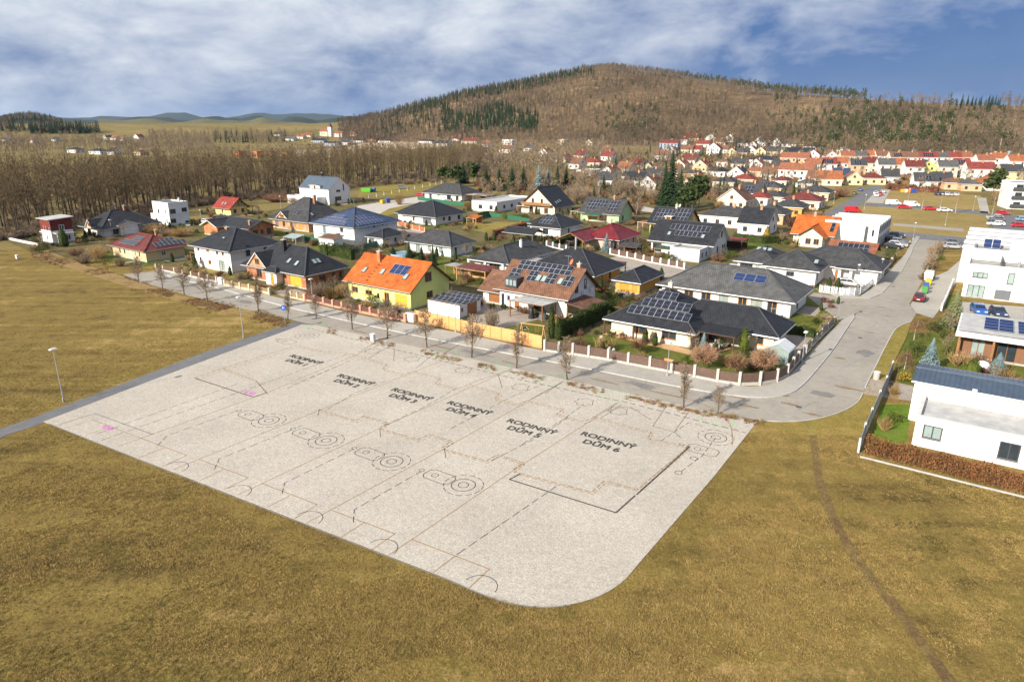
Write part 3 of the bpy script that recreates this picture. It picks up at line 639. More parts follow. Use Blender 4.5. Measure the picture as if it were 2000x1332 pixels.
poly('straw_verge', smooth_px([(640, 641), (760, 669), (900, 701), (1060, 736), (1200, 765), (1350, 798), (1480, 822)]) + smooth_px([(1478, 838), (1350, 812), (1200, 778), (1060, 747), (900, 710), (760, 677), (640, 647)]), .012, G_DRYGRASS)
poly('worn_path', smooth_px([(1578, 822), (1585, 880), (1592, 940), (1612, 1000), (1640, 1055), (1690, 1130), (1750, 1200), (1800, 1270), (1850, 1345)]) + smooth_px([(1880, 1345), (1815, 1260), (1765, 1190), (1705, 1120), (1655, 1045), (1628, 990), (1608, 935), (1600, 880), (1590, 822)]), .012, G_MUD)
poly('far_field', None, 0, OCHRE, world_pts=None, px=[(0, 0)] * 3) if False else None
# ------------------------------------------------------------------ the plot of land on offer, with its marked-out plan
plot = poly('building_plot', [(85, 824)] + [(300, 742), (450, 686), (560, 646)] + [(590, 634), (620, 636)] + [(1050, 730), (1478, 824)] + [(1468, 838), (1395, 930), (1300, 1040)] + smooth_px([(1250, 1098), (1215, 1137), (1170, 1164), (1115, 1180), (1060, 1185), (990, 1176), (930, 1155), (880, 1132)]) + [(560, 1008), (300, 907)], .045, PLOT, .06)
I_BLACK = mat('plan_ink', (.06, .055, .05), .9, .2); I_BROWN = mat('plan_brown', (.34, .22, .11), .9, .2); I_MAG = mat('plan_magenta', (.65, .08, .55), .9, .1); I_GREEN = mat('plan_green', (.12, .60, .20), .9, .1); I_GREY = mat('plan_grey', (.22, .21, .19), .9, .2); I_PINK = mat('plan_pink', (.60, .45, .46), .9, .1)
def dashes(pts, on, off):
    out = []; on_, left, cur = True, on, [pts[0]]
    for a, b in zip(pts, pts[1:]):
        d = (b - a).length; s = 0
        while d - s > left:
            s += left; p = a + (b - a) * (s / d)
            if on_: cur.append(p); out.append(cur)
            cur = [p]; on_ = not on_; left = on if on_ else off
        left -= d - s
        if on_: cur.append(b)
    if on_ and len(cur) > 1: out.append(cur)
    return out
ZP = .052
def pline(name, lines, w, m_, dash=None, closed=False, z=ZP):
    b = MB()
    for ln in lines:
        pts = [P(*q) for q in ln]
        if closed: pts.append(pts[0])
        for seg in (dashes(pts, *dash) if dash else [pts]): b.strip(seg, w, z)
    b.build(name, m_, plot)
DIV = [[(230, 873), (521, 768), (745, 673)], [(338, 918), (626, 801), (887, 695)], [(463, 968), (742, 837), (1000, 721)], [(599, 1022), (867, 877), (1097, 747)], [(759, 1085), (1002, 920), (1210, 786)]]
for d in DIV: pline('lot_boundary', [d], .085, I_BROWN)
pline('plot_edge_line', [[(95, 828), (300, 910), (560, 1011), (880, 1135)] + smooth_px([(930, 1157), (990, 1178), (1060, 1187), (1115, 1182)])], .12, I_GREY)
pline('plot_edge_line', [smooth_px([(1250, 760), (1330, 776), (1385, 795), (1425, 828), (1430, 870)])], .10, I_BROWN)
pline('setback_line', [[(600, 641), (1000, 739), (1230, 788), (1457, 846)]], .13, I_BLACK, (.7, .35))
pline('setback_line', [[(640, 637), (1050, 731), (1240, 773), (1460, 826)]], .06, I_PINK, (1.6, .5))
PARK = [[(245, 845), (365, 890), (317, 912)], [(389, 898), (485, 934), (437, 957)], [(512, 945), (620, 986), (575, 1014)], [(650, 998), (771, 1043), (725, 1075)], [(804, 1054), (956, 1112), (916, 1149)]]
MID = [[(320, 876), (271, 894)], [(437, 917), (391, 939)], [(567, 968), (521, 992)], [(712, 1021), (666, 1050)], [(888, 1087), (846, 1119)]]
for a, b in zip(PARK, MID): pline('parking_outline', [a, b], .09, I_BROWN)
pline('parking_outline', [[(113, 831), (185, 808), (298, 849)]], .12, I_GREY); pline('parking_outline', [[(128, 837), (182, 821), (245, 845)], [(168, 850), (215, 835)]], .08, I_BROWN)
HO = [[(622, 800), (694, 822), (712, 813), (757, 826), (742, 836)], [(742, 838), (817, 859), (839, 849), (882, 862), (860, 877)], [(867, 878), (950, 901), (970, 889), (1022, 904), (1000, 920)],
      [(687, 692), (757, 712), (747, 721), (787, 732), (810, 725)], [(810, 726), (860, 740), (850, 749), (895, 760), (917, 751)], [(917, 752), (977, 769), (965, 779), (1012, 791), (1032, 782)], [(1032, 784), (1100, 800), (1087, 810), (1140, 824), (1160, 815)],
      [(1160, 815), (1272, 845), (1265, 857), (1345, 873), (1245, 957), (1180, 940), (1155, 962), (1004, 922)], [(380, 739), (435, 720), (580, 675), (630, 687), (690, 692)], [(435, 720), (500, 744), (521, 768)]]
for h_ in HO: pline('house_outline', [h_], .14, I_BROWN, (.6, .2)); pline('house_outline', [[(u + 3, v + 4) for u, v in h_]], .09, I_BROWN, (.5, .25))
pline('wall_outline', [[(1348, 872), (1243, 967)], [(1241, 968), (1203, 1002), (995, 937), (1016, 926)], [(380, 739), (494, 776)], [(494, 776), (521, 768)]], .15, I_BLACK)
pline('wall_outline', [[(1205, 787), (1160, 815)], [(1215, 790), (1172, 818)], [(1300, 796), (1275, 833), (1320, 846), (1330, 857)], [(1345, 805), (1318, 842)], [(1000, 721), (917, 750)], [(1097, 748), (1036, 781)]], .10, I_GREY)
SER = [[(197, 861), (677, 693)], [(308, 871), (326, 852), (467, 801)], [(419, 917), (428, 897), (590, 832)], [(551, 965), (556, 944), (645, 900), (690, 878)], [(690, 1021), (692, 996), (823, 921)], [(892, 1084), (1068, 963), (1091, 947)], [(880, 838), (1000, 775), (1060, 752)], [(1020, 868), (1100, 820), (1140, 790)],
       [(640, 800), (690, 770), (760, 742)], [(750, 832), (830, 795), (890, 760)], [(960, 900), (1060, 850), (1110, 815)], [(190, 848), (470, 748)], [(560, 760), (690, 702)], [(570, 752), (660, 716)], [(1330, 922), (1372, 890), (1398, 855)], [(1290, 862), (1345, 826), (1380, 835)]]
for s in SER: pline('service_line', [s], .07, I_BLACK, (.9, .4))
pline('service_line', [[(770, 684), (769, 706)], [(973, 734), (981, 758)], [(1230, 795), (1272, 821)], [(624, 800), (621, 812)], [(742, 838), (743, 854)], [(868, 878), (871, 895)], [(700, 690), (740, 665)], [(720, 700), (770, 672)], [(812, 720), (850, 690)], [(1186, 804), (1220, 795), (1250, 803)], [(850, 700), (900, 672)], [(1064, 770), (1100, 745)]], .06, I_BLACK)
def ring(cu, cv, r, n=28):
    c = P(cu, cv); return [(c.x + r * math.cos(2 * math.pi * k / n), c.y + r * math.sin(2 * math.pi * k / n)) for k in range(n)]
def tank(u, v, bu, bv, s=1.0):
    b = MB()
    for r, w in ((.45 * s, .07), (1.05 * s, .08)): b.strip(ring(u, v, r), w, ZP, True)
    o = [Vector((*q, 0)) for q in ring(u, v, 1.75 * s)]; o.append(o[0])
    for sg in dashes(o, .6, .25): b.strip(sg, .07, ZP)
    c = P(bu, bv); a = Vector((math.cos(GA), math.sin(GA))); e = Vector((-a.y, a.x)); cc = Vector((c.x, c.y))
    shape = [(-1.5, -.45), (-1.1, -.85), (1.1, -.85), (1.5, -.45), (1.5, .45), (1.1, .85), (-1.1, .85), (-1.5, .45)]
    b.strip([cc + a * x * s + e * y * s for x, y in shape], .07, ZP, True); b.strip([cc + a * -.5 * s + Vector((.32 * s * math.cos(k), .32 * s * math.sin(k))) for k in [i * .52 for i in range(12)]], .06, ZP, True)
    b.strip([cc + a * -2.1 * s + Vector((.24 * s * math.cos(k), .24 * s * math.sin(k))) for k in [i * .52 for i in range(12)]], .06, ZP, True)
    b.build('tank_symbol', I_BLACK, plot)
for t in ((525, 822, 490, 812), (637, 861, 598, 848), (765, 902, 722, 887), (905, 948, 858, 932), (1398, 855, 1372, 880), (600, 656, 560, 668)): tank(*t)
for u, v in ((1355, 896), (1325, 924)): b = MB(); b.strip(ring(u, v, .32, 14), .07, ZP, True); b.build('tank_symbol', I_BLACK, plot)
for u, v in ((615, 638), (870, 692), (972, 716), (1082, 742), (1202, 771), (1402, 821)):
    b = MB(); o = [Vector((*q, 0)) for q in ring(u, v, 1.7)]; o.append(o[0])
    for sg in dashes(o, .5, .2): b.strip(sg, .09, ZP)
    b.strip([(o[0] + o[14]) / 2 - Vector((.2, 0, 0)), (o[0] + o[14]) / 2 + Vector((.2, 0, 0))], .15, ZP); b.build('planting_mark', I_GREEN, plot)
for u, v in ((805, 702), (905, 724), (1017, 757), (1142, 786), (1208, 803), (728, 686)):
    b = MB(); rr = random.Random(u)
    c = P(u, v); pts = [(c.x + (.9 + .28 * (k % 2)) * math.cos(k * .42), c.y + (.9 + .28 * (k % 2)) * math.sin(k * .42)) for k in range(15)]; b.strip(pts, .06, ZP, True); b.build('tree_symbol', I_BLACK, plot)
for u, v, r in ((937, 1146, 1.2), (745, 1072, 1.2), (600, 1015, 1.2), (462, 962, 1.2), (340, 915, 1.2)):
    c = P(u, v); b = MB(); a0 = math.radians(-30); b.strip([(c.x + r * math.cos(a0 + k * .17), c.y + r * math.sin(a0 + k * .17)) for k in range(19)], .06, ZP); b.build('gate_arc', I_BLACK, plot)
def lettering(txt, u, v, size, m_, name='lettering', ang=-33.0, shear=0.0, sx=1.0):
    cu = bpy.data.curves.new('text', 'FONT'); cu.body = txt; cu.size = size; cu.align_x = 'CENTER'; cu.align_y = 'CENTER'; cu.space_line = 1.22; cu.shear = shear; cu.bevel_depth = .04 if size > 1.1 else .008; cu.bevel_resolution = 0
    o = bpy.data.objects.new('text_tmp', cu); COL.objects.link(o); dg = bpy.context.evaluated_depsgraph_get(); me = bpy.data.meshes.new_from_object(o.evaluated_get(dg)); bpy.data.objects.remove(o)
    me.materials.clear(); me.materials.append(m_); p = P(u, v); t = put(name, me, plot, (p.x, p.y, ZP + .004), R(ang)); t.scale = (sx, 1, 1); return t
for k, (u, v) in enumerate([(588, 706), (685, 746), (795, 775), (908, 802), (1030, 839), (1180, 866)]): lettering('RODINNÝ\nDŮM %d' % (k + 1), u, v, 1.22, I_BLACK, sx=1.05)
for u_, v_ in ((487, 768), (210, 836)):
    t_ = lettering('4,50', u_, v_, 1.0, I_MAG)
    t_.scale = (1, 1, .2)

# wear of the carriageway: tar patches, leaf litter in the gutter, covers
ST_OB = [o for o in COL.objects if o.name == 'street'][0]
STAIN = ground_mat('leaf_stain', [(.20, .14, .085), (.26, .19, .12), (.30, .25, .18)], .8, 3.0, .3, 12.0, dist=.02); TAR = ground_mat('tar_patch', [(.17, .165, .155), (.21, .20, .185), (.25, .235, .215)], .6, 2.0, .3, 14.0, dist=.02)
def blot(name, u, v, rx, ry, m_, seed, ang=-35, z=.026):
    rd = random.Random(seed); c = P(u, v); g = R(ang); b = MB(); pts = []
    for k in range(14): q = rd.uniform(.55, 1.1); x, y = rx * q * math.cos(k * .4488), ry * q * math.sin(k * .4488); pts.append((c.x + x * math.cos(g) - y * math.sin(g), c.y + x * math.sin(g) + y * math.cos(g), z))
    b.face(pts); b.build(name, m_, ST_OB)
for i, (u, v, rx, ry) in enumerate(((1655, 758, 1.8, .5), (1530, 772, .9, .45), (1460, 793, 1.2, .5), (1590, 810, 1.6, .3), (1440, 776, 1.5, .25), (1640, 700, .8, .4), (1720, 600, .9, .35), (1735, 618, .8, .3), (1300, 770, 2.4, .3), (1180, 745, 2.6, .3), (1000, 710, 2.2, .25), (860, 678, 2.4, .3), (1660, 640, .7, .3), (700, 648, 2.5, .3), (1700, 650, .9, .3), (1545, 790, 1.2, .4))): blot('leaf_stain', u, v, rx, ry, STAIN, i)
for i, (u, v, rx, ry) in enumerate(((1250, 752, 2.6, .9), (1610, 770, 1.6, 1.0), (930, 690, 3.0, .8), (1690, 690, 1.2, 1.8), (620, 615, 3.2, .8), (480, 590, 2.6, .9), (1400, 782, 2.0, .7))): blot('tar_patch', u, v, rx, ry, TAR, 50 + i, z=.023)
for i, (u, v) in enumerate(((1560, 795), (1110, 728), (760, 655), (1680, 660), (1745, 560))):
    c = P(u, v); b = MB(); b.face([(c.x + .33 * math.cos(k * .4488), c.y + .33 * math.sin(k * .4488), .032) for k in range(14)]); b.build('manhole_cover', mat('cast_iron', (.09, .085, .08), .7), ST_OB)
rdk = random.Random(3)
for u, v in ((1600, 745), (1640, 720), (1680, 700), (1560, 800), (1500, 800), (1380, 785), (1250, 760), (1700, 640), (1120, 735), (1000, 715), (880, 690)):
    p = P(u, v); ln = [p.copy()]; d = Vector((math.cos(R(-35 + rdk.choice((0, 90)))), math.sin(R(-35 + rdk.choice((0, 90)))), 0))
    for k in range(7): p = p + d * .7 + Vector((rdk.gauss(0, .25), rdk.gauss(0, .25), 0)); ln.append(p.copy())
    b = MB(); b.strip(ln, .045, .029); b.build('crack', TAR, ST_OB)
# ------------------------------------------------------------------ houses of the near estate
def row(face, n, z, w, h, st, a=.12, b=.88): return [(face, a + (b - a) * (k / (n - 1) if n > 1 else .5), z, w, h, st) for k in range(n)]
h = house('flat_roofed_house', 'red-brown and white two-storey house with flat grey roof at far left', (105, 477), (72, 469), (159, 474), 429, 'monof', 3, W_WHITE, R_PALE, oh=.5, two=(.52, SIDING), W=6.0,
          wins=[('F', .3, 3.4, .5, .9, 'w'), ('F', .52, 3.4, .5, .9, 'w'), ('F', .82, 3.4, .5, .7, 'w'), ('R', .5, 3.4, 1.3, 1.3, 'w'), ('R', .72, .6, 1.2, 1.4, 'w'), ('F', .5, 1.0, .6, 1.1, 'b')])
canopy(h, .15, 2.2, .2, h.D - .6, 2.9, 2.7, R_PALE, [(2.0, .5), (2.0, h.D - 1)], TRIM); canopy(h, -h.W - 2.2, -h.W - .1, .3, 4.2, 2.6, 2.6, R_PALE, [(-h.W - 2, .5), (-h.W - 2, 4)], TRIM, name='porch_roof')
h = house('villa', 'house with complex anthracite hip roof, small gable and twin aerials beside the bare wood', (204, 464), (170, 452), (314, 452), 449, 'hip', 28, W_WHITE, R_BLACK, oh=1.1, h=3.0, W=11,
          wins=[('F', .3, .6, 1, 1.4, 'b'), ('R', .22, .5, 1.6, 1.4, 'b'), ('R', .55, .7, 1.4, 1.2, 'b'), ('R', .85, .7, 1.2, 1.2, 'b')])
dormer(h, -6.5, -3.2, -1.2, 4.5, 2.2, 3.1, 44, W_PEACH, R_BLACK, (1.0, .9, 2.9, 'o'))
wing(h, -.3, 1.2, 4.0, 9.0, 3.0, 'ga', 20, W_WHITE, R_BLACK); antenna(h, -6, 7, 5, 8.3); antenna(h, -7.2, 7.6, 5, 8.0); chimney(h, -5, 9, 7.4)
h = house('modern_house', 'white two-storey cube house with blue-grey lower storey', (334, 442), (309, 434), (391, 440), 397, 'flat', 0, W_LGREY, R_DFELT, W=9, two=(.52, W_WHITE),
          wins=[('R', .16, .9, 1.7, 1.2, 'g'), ('R', .2, 3.7, 1.8, 1.3, 'g'), ('R', .78, 3.9, 1.7, 1.2, 'g'), ('R', .85, .5, 1.3, .6, 'g'), ('F', .35, 3.6, .9, 1.1, 'g'), ('F', .8, 3.6, .5, 1.2, 'g'), ('F', .8, .8, .5, 1.2, 'g')])
wing(h, -h.W - 3, -h.W + .0, .6, 6, 3.0, 'flat', 0, W_WHITE, R_PALE); chimney(h, -2, h.D - 1.5, h.h + .9, .5, TRIM)
h = house('gabled_house', 'yellow house with bright red gable roof and two skylights beside the wood', (452, 422), (424, 419), (499, 420), 406, 'ga', 40, W_YELLOW, R_RED, two=(.97, W_OLIVE), oh=.8, cap=R_RED, fascia=FASCIA, W=9.0, h=3.0,
          wins=[('F', .45, .8, .8, 1.1, 'b'), ('R', .25, .8, 1.1, 1.3, 'b'), ('R', .72, .8, 1.1, 1.3, 'b'), ('R', .3, 3.4, 1.0, 1.2, 'w'), ('R', .68, 3.4, 1.0, 1.2, 'w')])
skylight(h, 'F', 3.2, 1.6); skylight(h, 'F', 4.8, 1.6); canopy(h, -3, 1.2, h.D + .2, h.D + 4, 3.1, 2.2, FASCIA, [(1, h.D + 3.8), (-2.6, h.D + 3.8)], WOODD, name='carport_roof')
h = house('bungalow', 'yellow bungalow with maroon hip roof carrying two groups of solar panels', (288, 513), (223, 499), (356, 500), 489, 'hip', 22, W_SAND, R_DRED, cap=R_DRED, oh=.8, fascia=FASCIA, h=3.0,
          wins=[('F', .22, .8, .9, 1.3, 'w'), ('F', .36, .8, .9, 1.3, 'w'), ('F', .54, .05, 1.1, 2.1, 'Dw'), ('F', .68, .9, .5, 1.1, 'w'), ('F', .80, .8, .8, 1.3, 'w'), ('R', .45, .9, 1.1, 1.2, 'w')])
panels(h, 'F', 2.6, 1.3, 7, 1, 1.05, 1.7); panels(h, 'F', 5.2, 3.5, 4, 1, 1.05, 1.1); panels(h, 'R', 2.6, 1.0, 7, 1, 1.05, 1.7); panels(h, 'R', 4.8, 2.9, 3, 1, 1.05, 1.0)
dish(h, -4.5, 6.5, 5.8, .6); chimney(h, -6.2, 6.2, 6.0, .5, BRICK)
h = house('two_storey_house', 'white and grey two-storey house with dark pyramid roof and brick chimney', (455, 535), (382, 521), (522, 513), 486, 'hip', 24, W_WHITE, R_BLACK, oh=.9, two=(.48, W_LGREY),
          wins=[('F', .12, 3.7, .8, 1.3, 'b'), ('F', .38, 3.8, 1.1, .9, 'o'), ('F', .64, 3.6, .8, 1.4, 'b'), ('F', .79, 3.6, .8, 1.4, 'b'), ('F', .15, .9, .8, 1.4, 'b'), ('F', .40, 1.1, 1.1, .9, 'o'), ('F', .73, .1, 2.2, 2.3, 'bp'), ('R', .35, 3.2, 1.0, 2.2, 'g'), ('R', .72, 3.7, .8, 1.2, 'g'), ('R', .5, .9, 1.2, 1.2, 'g')])
chimney(h, -h.W * .62, h.D * .45, h.h + 3.0, .7, BRICK); canopy(h, -h.W - 4, -h.W - .1, 1, 5, 2.7, 2.7, R_BLACK, [(-h.W - 3.8, 1.2), (-h.W - 3.8, 4.8)]); skylight(h, 'F', h.W * .55, 3.6, .8, .5)
h = house('brick_house', 'large brick house with anthracite hip roof, white front gable and yellow garage door', (599, 566), (482, 543), (671, 548), 535, 'hip', 33, BRICK, R_BLACK, oh=.8, h=3.4,
          wins=[('F', .22, .6, 1.7, 1.7, 'b'), ('F', .38, .5, .6, 1.8, 'b'), ('F', .835, .05, 3.4, 2.3, 'Dy'), ('R', .42, .7, 1.6, 1.4, 'b'), ('R', .72, .5, .9, 1.7, 'b'), ('R', .9, .7, .8, 1.4, 'b')])
dormer(h, -h.W * .88, -h.W * .58, -.8, 5, 2.9, 3.4, 42, BRICK3, R_BLACK, (1.2, 1.0, 3.6, 'b'))
put_e = wing(h, -h.W * .55, -h.W * .37, -1.5, .2, 3.0, 'hip', 26, W_WHITE, R_BLACK, .5, wins=[('F', .6, .05, 1.0, 2.2, 'Dh')])
chimney(h, -h.W * .55, h.D * .36, h.h + 4.6, .7, BLACKM); skylight(h, 'F', h.W * .63, 2.3); skylight(h, 'F', h.W * .77, 2.0); skylight(h, 'R', 3.2, 2.4); skylight(h, 'R', 4.2, 2.4)
h = house('gabled_house', 'lime green house with bright orange gable roof and yellow garage door', (803, 606), (680, 582), (865, 588), 564, 'ga', 36, W_LEMON, R_ORANGE, oh=.7, cap=R_ORANGE, fascia=FASCIA, D=10.0,
          wins=[('F', .11, 1.2, 1.6, 1.1, 'o'), ('F', .34, 1.3, 1.7, .8, 'o'), ('F', .495, 1.0, .6, .9, 'b'), ('F', .63, .1, 1.2, 2.2, 'o'), ('F', .855, .1, 2.8, 2.3, 'Dy'), ('R', .45, 4.2, 1.6, 1.5, 'b'), ('R', .48, 1.2, 1.6, 1.2, 'b')])
h.root.children[0].data.materials[0] = W_LEMON
chimney(h, -h.W * .72, h.D * .40, h.zr + .9, .7, BRICK2); panels(h, 'F', h.W * .55, 3.3, 3, 1, 1.25, 2.2, SOLARB, gap=.05)
for s, t in ((.14, 2.5), (.42, 2.7), (.8, 2.5)): skylight(h, 'F', h.W * s, t, .85, 1.3)
o_, ux, uy, nn = slope(h, 'F'); b = MB()
for k in range(7): q = o_ + ux * (h.W * .30) + uy * (1.0 + k * .75) + nn * .1; b.bar(q, q + ux * .45, .2, .06)
b.build('roof_step', FASCIA, h.roof)
gg = house('garage', 'white flat garage with brown eaves and rows of solar panels on top', (898, 624), (835, 612), (931, 622), 597, 'flat', 0, W_WHITE, R_DFELT, cat='garage', fascia=FASCIA, D=5.5, wins=[('R', .58, .05, 2.4, 2.2, 'Db'), ('R', .12, 1.2, .5, .6, 'b')])
for k in range(3): panels(gg, 'F', .5, 0, 7, 1, 1.0, 1.5, frm=(Vector((-gg.W, .3 + k * 1.75, gg.h + .08)), Vector((1, 0, 0)), Vector((0, .94, .34)), Vector((0, -.34, .94))), parent=gg.roof, lift=.03)
h = house('gabled_house', 'white house with brown tiled gable roof almost covered in solar panels', (1106, 621), (986, 594), (1156, 598), 577, 'ga', 36, W_WHITE, R_BROWN, oh=.8, cap=R_BROWN, fascia=FASCIA, D=9.5,
          wins=[('F', .05, .1, .6, 2.2, 'g'), ('F', .14, 1.3, .6, .8, 'b'), ('F', .27, .1, 1.0, 2.1, 'Db'), ('F', .6, .1, 2.0, 2.1, 'b'), ('R', .32, 3.6, .9, 1.6, 'g'), ('R', .62, 3.8, .7, 1.6, 'g')])
wall_block(h, -h.W - 4.0, -h.W, .6, 8.0, 0, 2.7, W_WHITE, [('F', .62, .05, 2.6, 2.2, 'Db')], 'ga', R(33)); add_roof(h, 'ga', -h.W - 4.0, -h.W, .6, 8.0, 2.7, .7, R(33), R_BROWN, R_BROWN, FASCIA, name='garage_roof')
panels(h, 'F', h.W * .10, 5.0, int(h.W * .80 / 1.05), 2, 1.02, 1.0); panels(h, 'F', h.W * .05, 2.9, 2, 2, .95, 1.0); panels(h, 'F', h.W * .33, 2.7, 2, 2, .85, 1.1); panels(h, 'F', h.W * .61, 2.7, 2, 2, .85, 1.1); panels(h, 'F', h.W * .86, 2.7, 2, 2, .8, 1.1)
for s in (.46, .54, .78): skylight(h, 'F', h.W * s, 2.9, .85, 1.4)
b = MB(); b.box(-h.W * .90, -h.W * .72, -.3, 3.4, h.h - .1, h.h + 1.5); dd = b.build('glazed_dormer', F_GREY, h.root)
for k in range(3):
    fm, pm = win_meshes(.9, 1.2, 'gp'); w = put('window', fm, dd, (-h.W * .90 + .5 + k * (h.W * .18 - .2) / 3, -.42, h.h + .15)); put('pane', pm, w)
for k in range(2):
    b = MB(); b.box(.05, .45, h.D * .5 + k * 2.6, h.D * .5 + .9 + k * 2.6, 2.9, 3.6); b.build('air_conditioner', TRIM, h.root)
dish(h, -h.W * .14, h.D * .5, h.zr + .9, .55, mat('terracotta', (.62, .16, .07), .6)); chimney(h, -h.W * .03 - .4, h.D * .55, h.zr + .7, .6, BRICK3); antenna(h, -h.W * .2, h.D * .5, h.zr, h.zr + 2)
tops, _, _ = roof_tops('monof', .1, 4.2, -.5, h.D * .55, 2.5, .2, R(16)); mm_, _ = roof_mesh([[(.1, -.8, 2.75), (4.2, -.8, 2.2), (4.2, h.D * .6, 2.2), (.1, h.D * .6, 2.75)]], .15); lr = mm_.build('verandah_roof', [R_BROWN, FASCIA], h.root)
for x, y in ((.5, -.6), (4.0, -.6), (4.0, 2.4), (4.0, h.D * .58)): b = MB(); b.box(x - .1, x + .1, y - .1, y + .1, 0, 2.15); b.build('post', WOOD, lr)
b = MB(); b.box(.4, 3.9, -.55, -.45, 0, 1.0); b.build('parapet_wall', W_TAN, lr)
canopy(h, -8.2, -1.6, -4.6, -.15, 2.75, 2.55, R_PALE, [(-8.0, -4.4), (-1.8, -4.4), (-1.8, -.5)], F_BROWN, name='pergola_roof')
h = house('bungalow', 'white bungalow with dark grey pyramid roof and garden pool beside it', (881, 503), (812, 489), (923, 493), 480, 'hip', 25, W_WHITE, R_GREY, oh=.8, h=3.0,
          wins=[('F', .22, .2, 1.4, 2.2, 'gp'), ('F', .5, .9, .9, 1.3, 'gp'), ('F', .77, .9, 1.1, 1.3, 'gp'), ('R', .22, .9, .8, 1.4, 'g'), ('R', .75, .9, .8, 1.4, 'g')])
chimney(h, -h.W * .6, h.D * .55, h.zr - .2, .5, BRICK3); wpost = MB(); wpost.box(-h.W - 1.0, -h.W - .85, -.5, -.35, 0, 2.8); wpost.build('post', WOODD, h.root)
h = house('two_storey_house', 'tall white house whose blue pyramid roof is covered with solar panels', (694, 481), (630, 467), (750, 462), 442, 'hip', 20, W_WHITE, R_BLUE, oh=.8,
          wins=[('F', .28, 2.6, 1.2, 2.3, 'gp'), ('F', .7, 3.2, 1.2, 1.2, 'g'), ('R', .45, 4.0, .6, .9, 'g'), ('R', .65, 4.2, .7, .6, 'g'), ('R', .3, .9, 1.1, 1.2, 'g')])
for j, (a, n) in enumerate(((1.4, 9), (2.8, 7), (4.2, 4))): panels(h, 'F', a, .7 + j * 1.5, n, 1, 1.2, 1.45, SOLARB); panels(h, 'R', a, .7 + j * 1.5, n - 1, 1, 1.2, 1.45, SOLARB)
antenna(h, -h.W / 2, h.D / 2, h.zr - .3, h.zr + 2.2)
wing(h, 1.6, 7.2, h.D * .18, h.D * .18 + 8.0, 2.6, 'hip', 22, W_LGREY, R_BLACK, .5, [('R', .2, 1.0, .7, .9, 'g'), ('R', .55, 1.0, .7, .9, 'g'), ('F', .3, .1, 1.6, 2.1, 'Dg')])
wing(h, -6.0, -.6, -6.4, -3.4, 2.6, 'monof', 9, W_WHITE, FASCIA, .3); canopy(h, -9.6, -5.4, -4.0, -.2, 2.7, 3.0, PANEL_G, [(-9.4, -3.8), (-5.6, -3.8)], TRIM)
h = house('bungalow', 'white angular bungalow with broad anthracite hip roofs behind a plank fence', (851, 441), (792, 433), (909, 432), 425, 'hip', 24, W_WHITE, R_BLACK, oh=1.0, h=3.1, wins=[('F', .75, .1, 3.4, 2.3, 'Dg'), ('F', .35, .8, .8, 1.4, 'b'), ('R', .3, 1.2, 1.0, 1.0, 'g'), ('R', .5, .8, 1.2, 1.5, 'g'), ('R', .85, .8, 1.2, 1.3, 'g')])
wing(h, -h.W - 3.5, -h.W * .45, 1.8, 12, 3.0, 'hip', 24, W_WHITE, R_BLACK, .9)
h = house('bungalow', 'white bungalow with dark grey hip roof at the edge of the mown paddock', (902, 394), (831, 388), (926, 388), 380, 'hip', 24, W_WHITE, R_GREY, oh=.9, h=3.0, wins=[('F', .16, .3, 1.4, 2.0, 'g'), ('F', .38, .3, 1.4, 2.0, 'wp'), ('F', .66, .2, 2.2, 2.1, 'g'), ('F', .88, .2, 1.5, 2.1, 'g')])
canopy(h, .6, 11, 2, 8, 2.7, 2.7, R_FELT, [(10.6, 2.3), (10.6, 7.7), (4, 2.3)], WOODP, name='carport_roof')
h = house('flat_roofed_house', 'long white single-storey house with flat pale roof', (970, 416), (932, 410), (1021, 402), 397, 'flat', 0, W_WHITE, R_PALE, h=3.6, wins=[('F', .35, 1.0, 1.7, 1.4, 'g'), ('F', .78, 1.0, 1.5, 1.4, 'g')] + row('R', 4, 1.2, 1.3, 1.1, 'g', .2, .8))
h = house('gabled_house', 'cream house with balcony gable and black roof with three skylights', (1083, 421), (1037, 412), (1114, 414), 406, 'gb', 40, W_CREAM, R_BLACK, oh=.9, fascia=FASCIA, h=3.2, wins=[('F', .3, .3, 1.6, 2.0, 'b'), ('F', .75, .4, 1.6, 1.8, 'b'), ('F', .35, 3.4, .9, 1.8, 'b'), ('F', .62, 3.4, .9, 1.8, 'b'), ('R', .3, .8, 1.0, 1.3, 'b')])
b = MB(); b.box(-h.W + .8, -1.0, -1.4, -.02, 3.0, 3.15); b.box(-h.W + .8, -1.0, -1.4, -1.32, 3.15, 4.0); b.build('balcony', WOOD, h.root)
for k in range(3): skylight(h, 'R', 2 + k * 1.6, 1.8 + .3 * k, .8, 1.2)
h = house('brick_house', 'unplastered orange brick house with black gable roof, still being built', (490, 467), (424, 454), (556, 463), 452, 'ga', 22, BRICK2, R_BLACK, oh=.9, h=3.1, fascia=FASCIA, wins=[('R', .22, .8, 1.5, 1.4, 'g'), ('R', .8, .7, 1.4, 1.6, 'g'), ('R', .5, 1.0, .9, 1.1, 'g'), ('F', .7, .8, 1.2, 1.3, 'g')])
wing(h, -h.W + .5, -h.W + 7, -2.5, 4, 3.0, 'gb', 22, BRICK2, R_BLACK, .8); chimney(h, -1.4, 1.2, 4.6, .6, BRICK2)
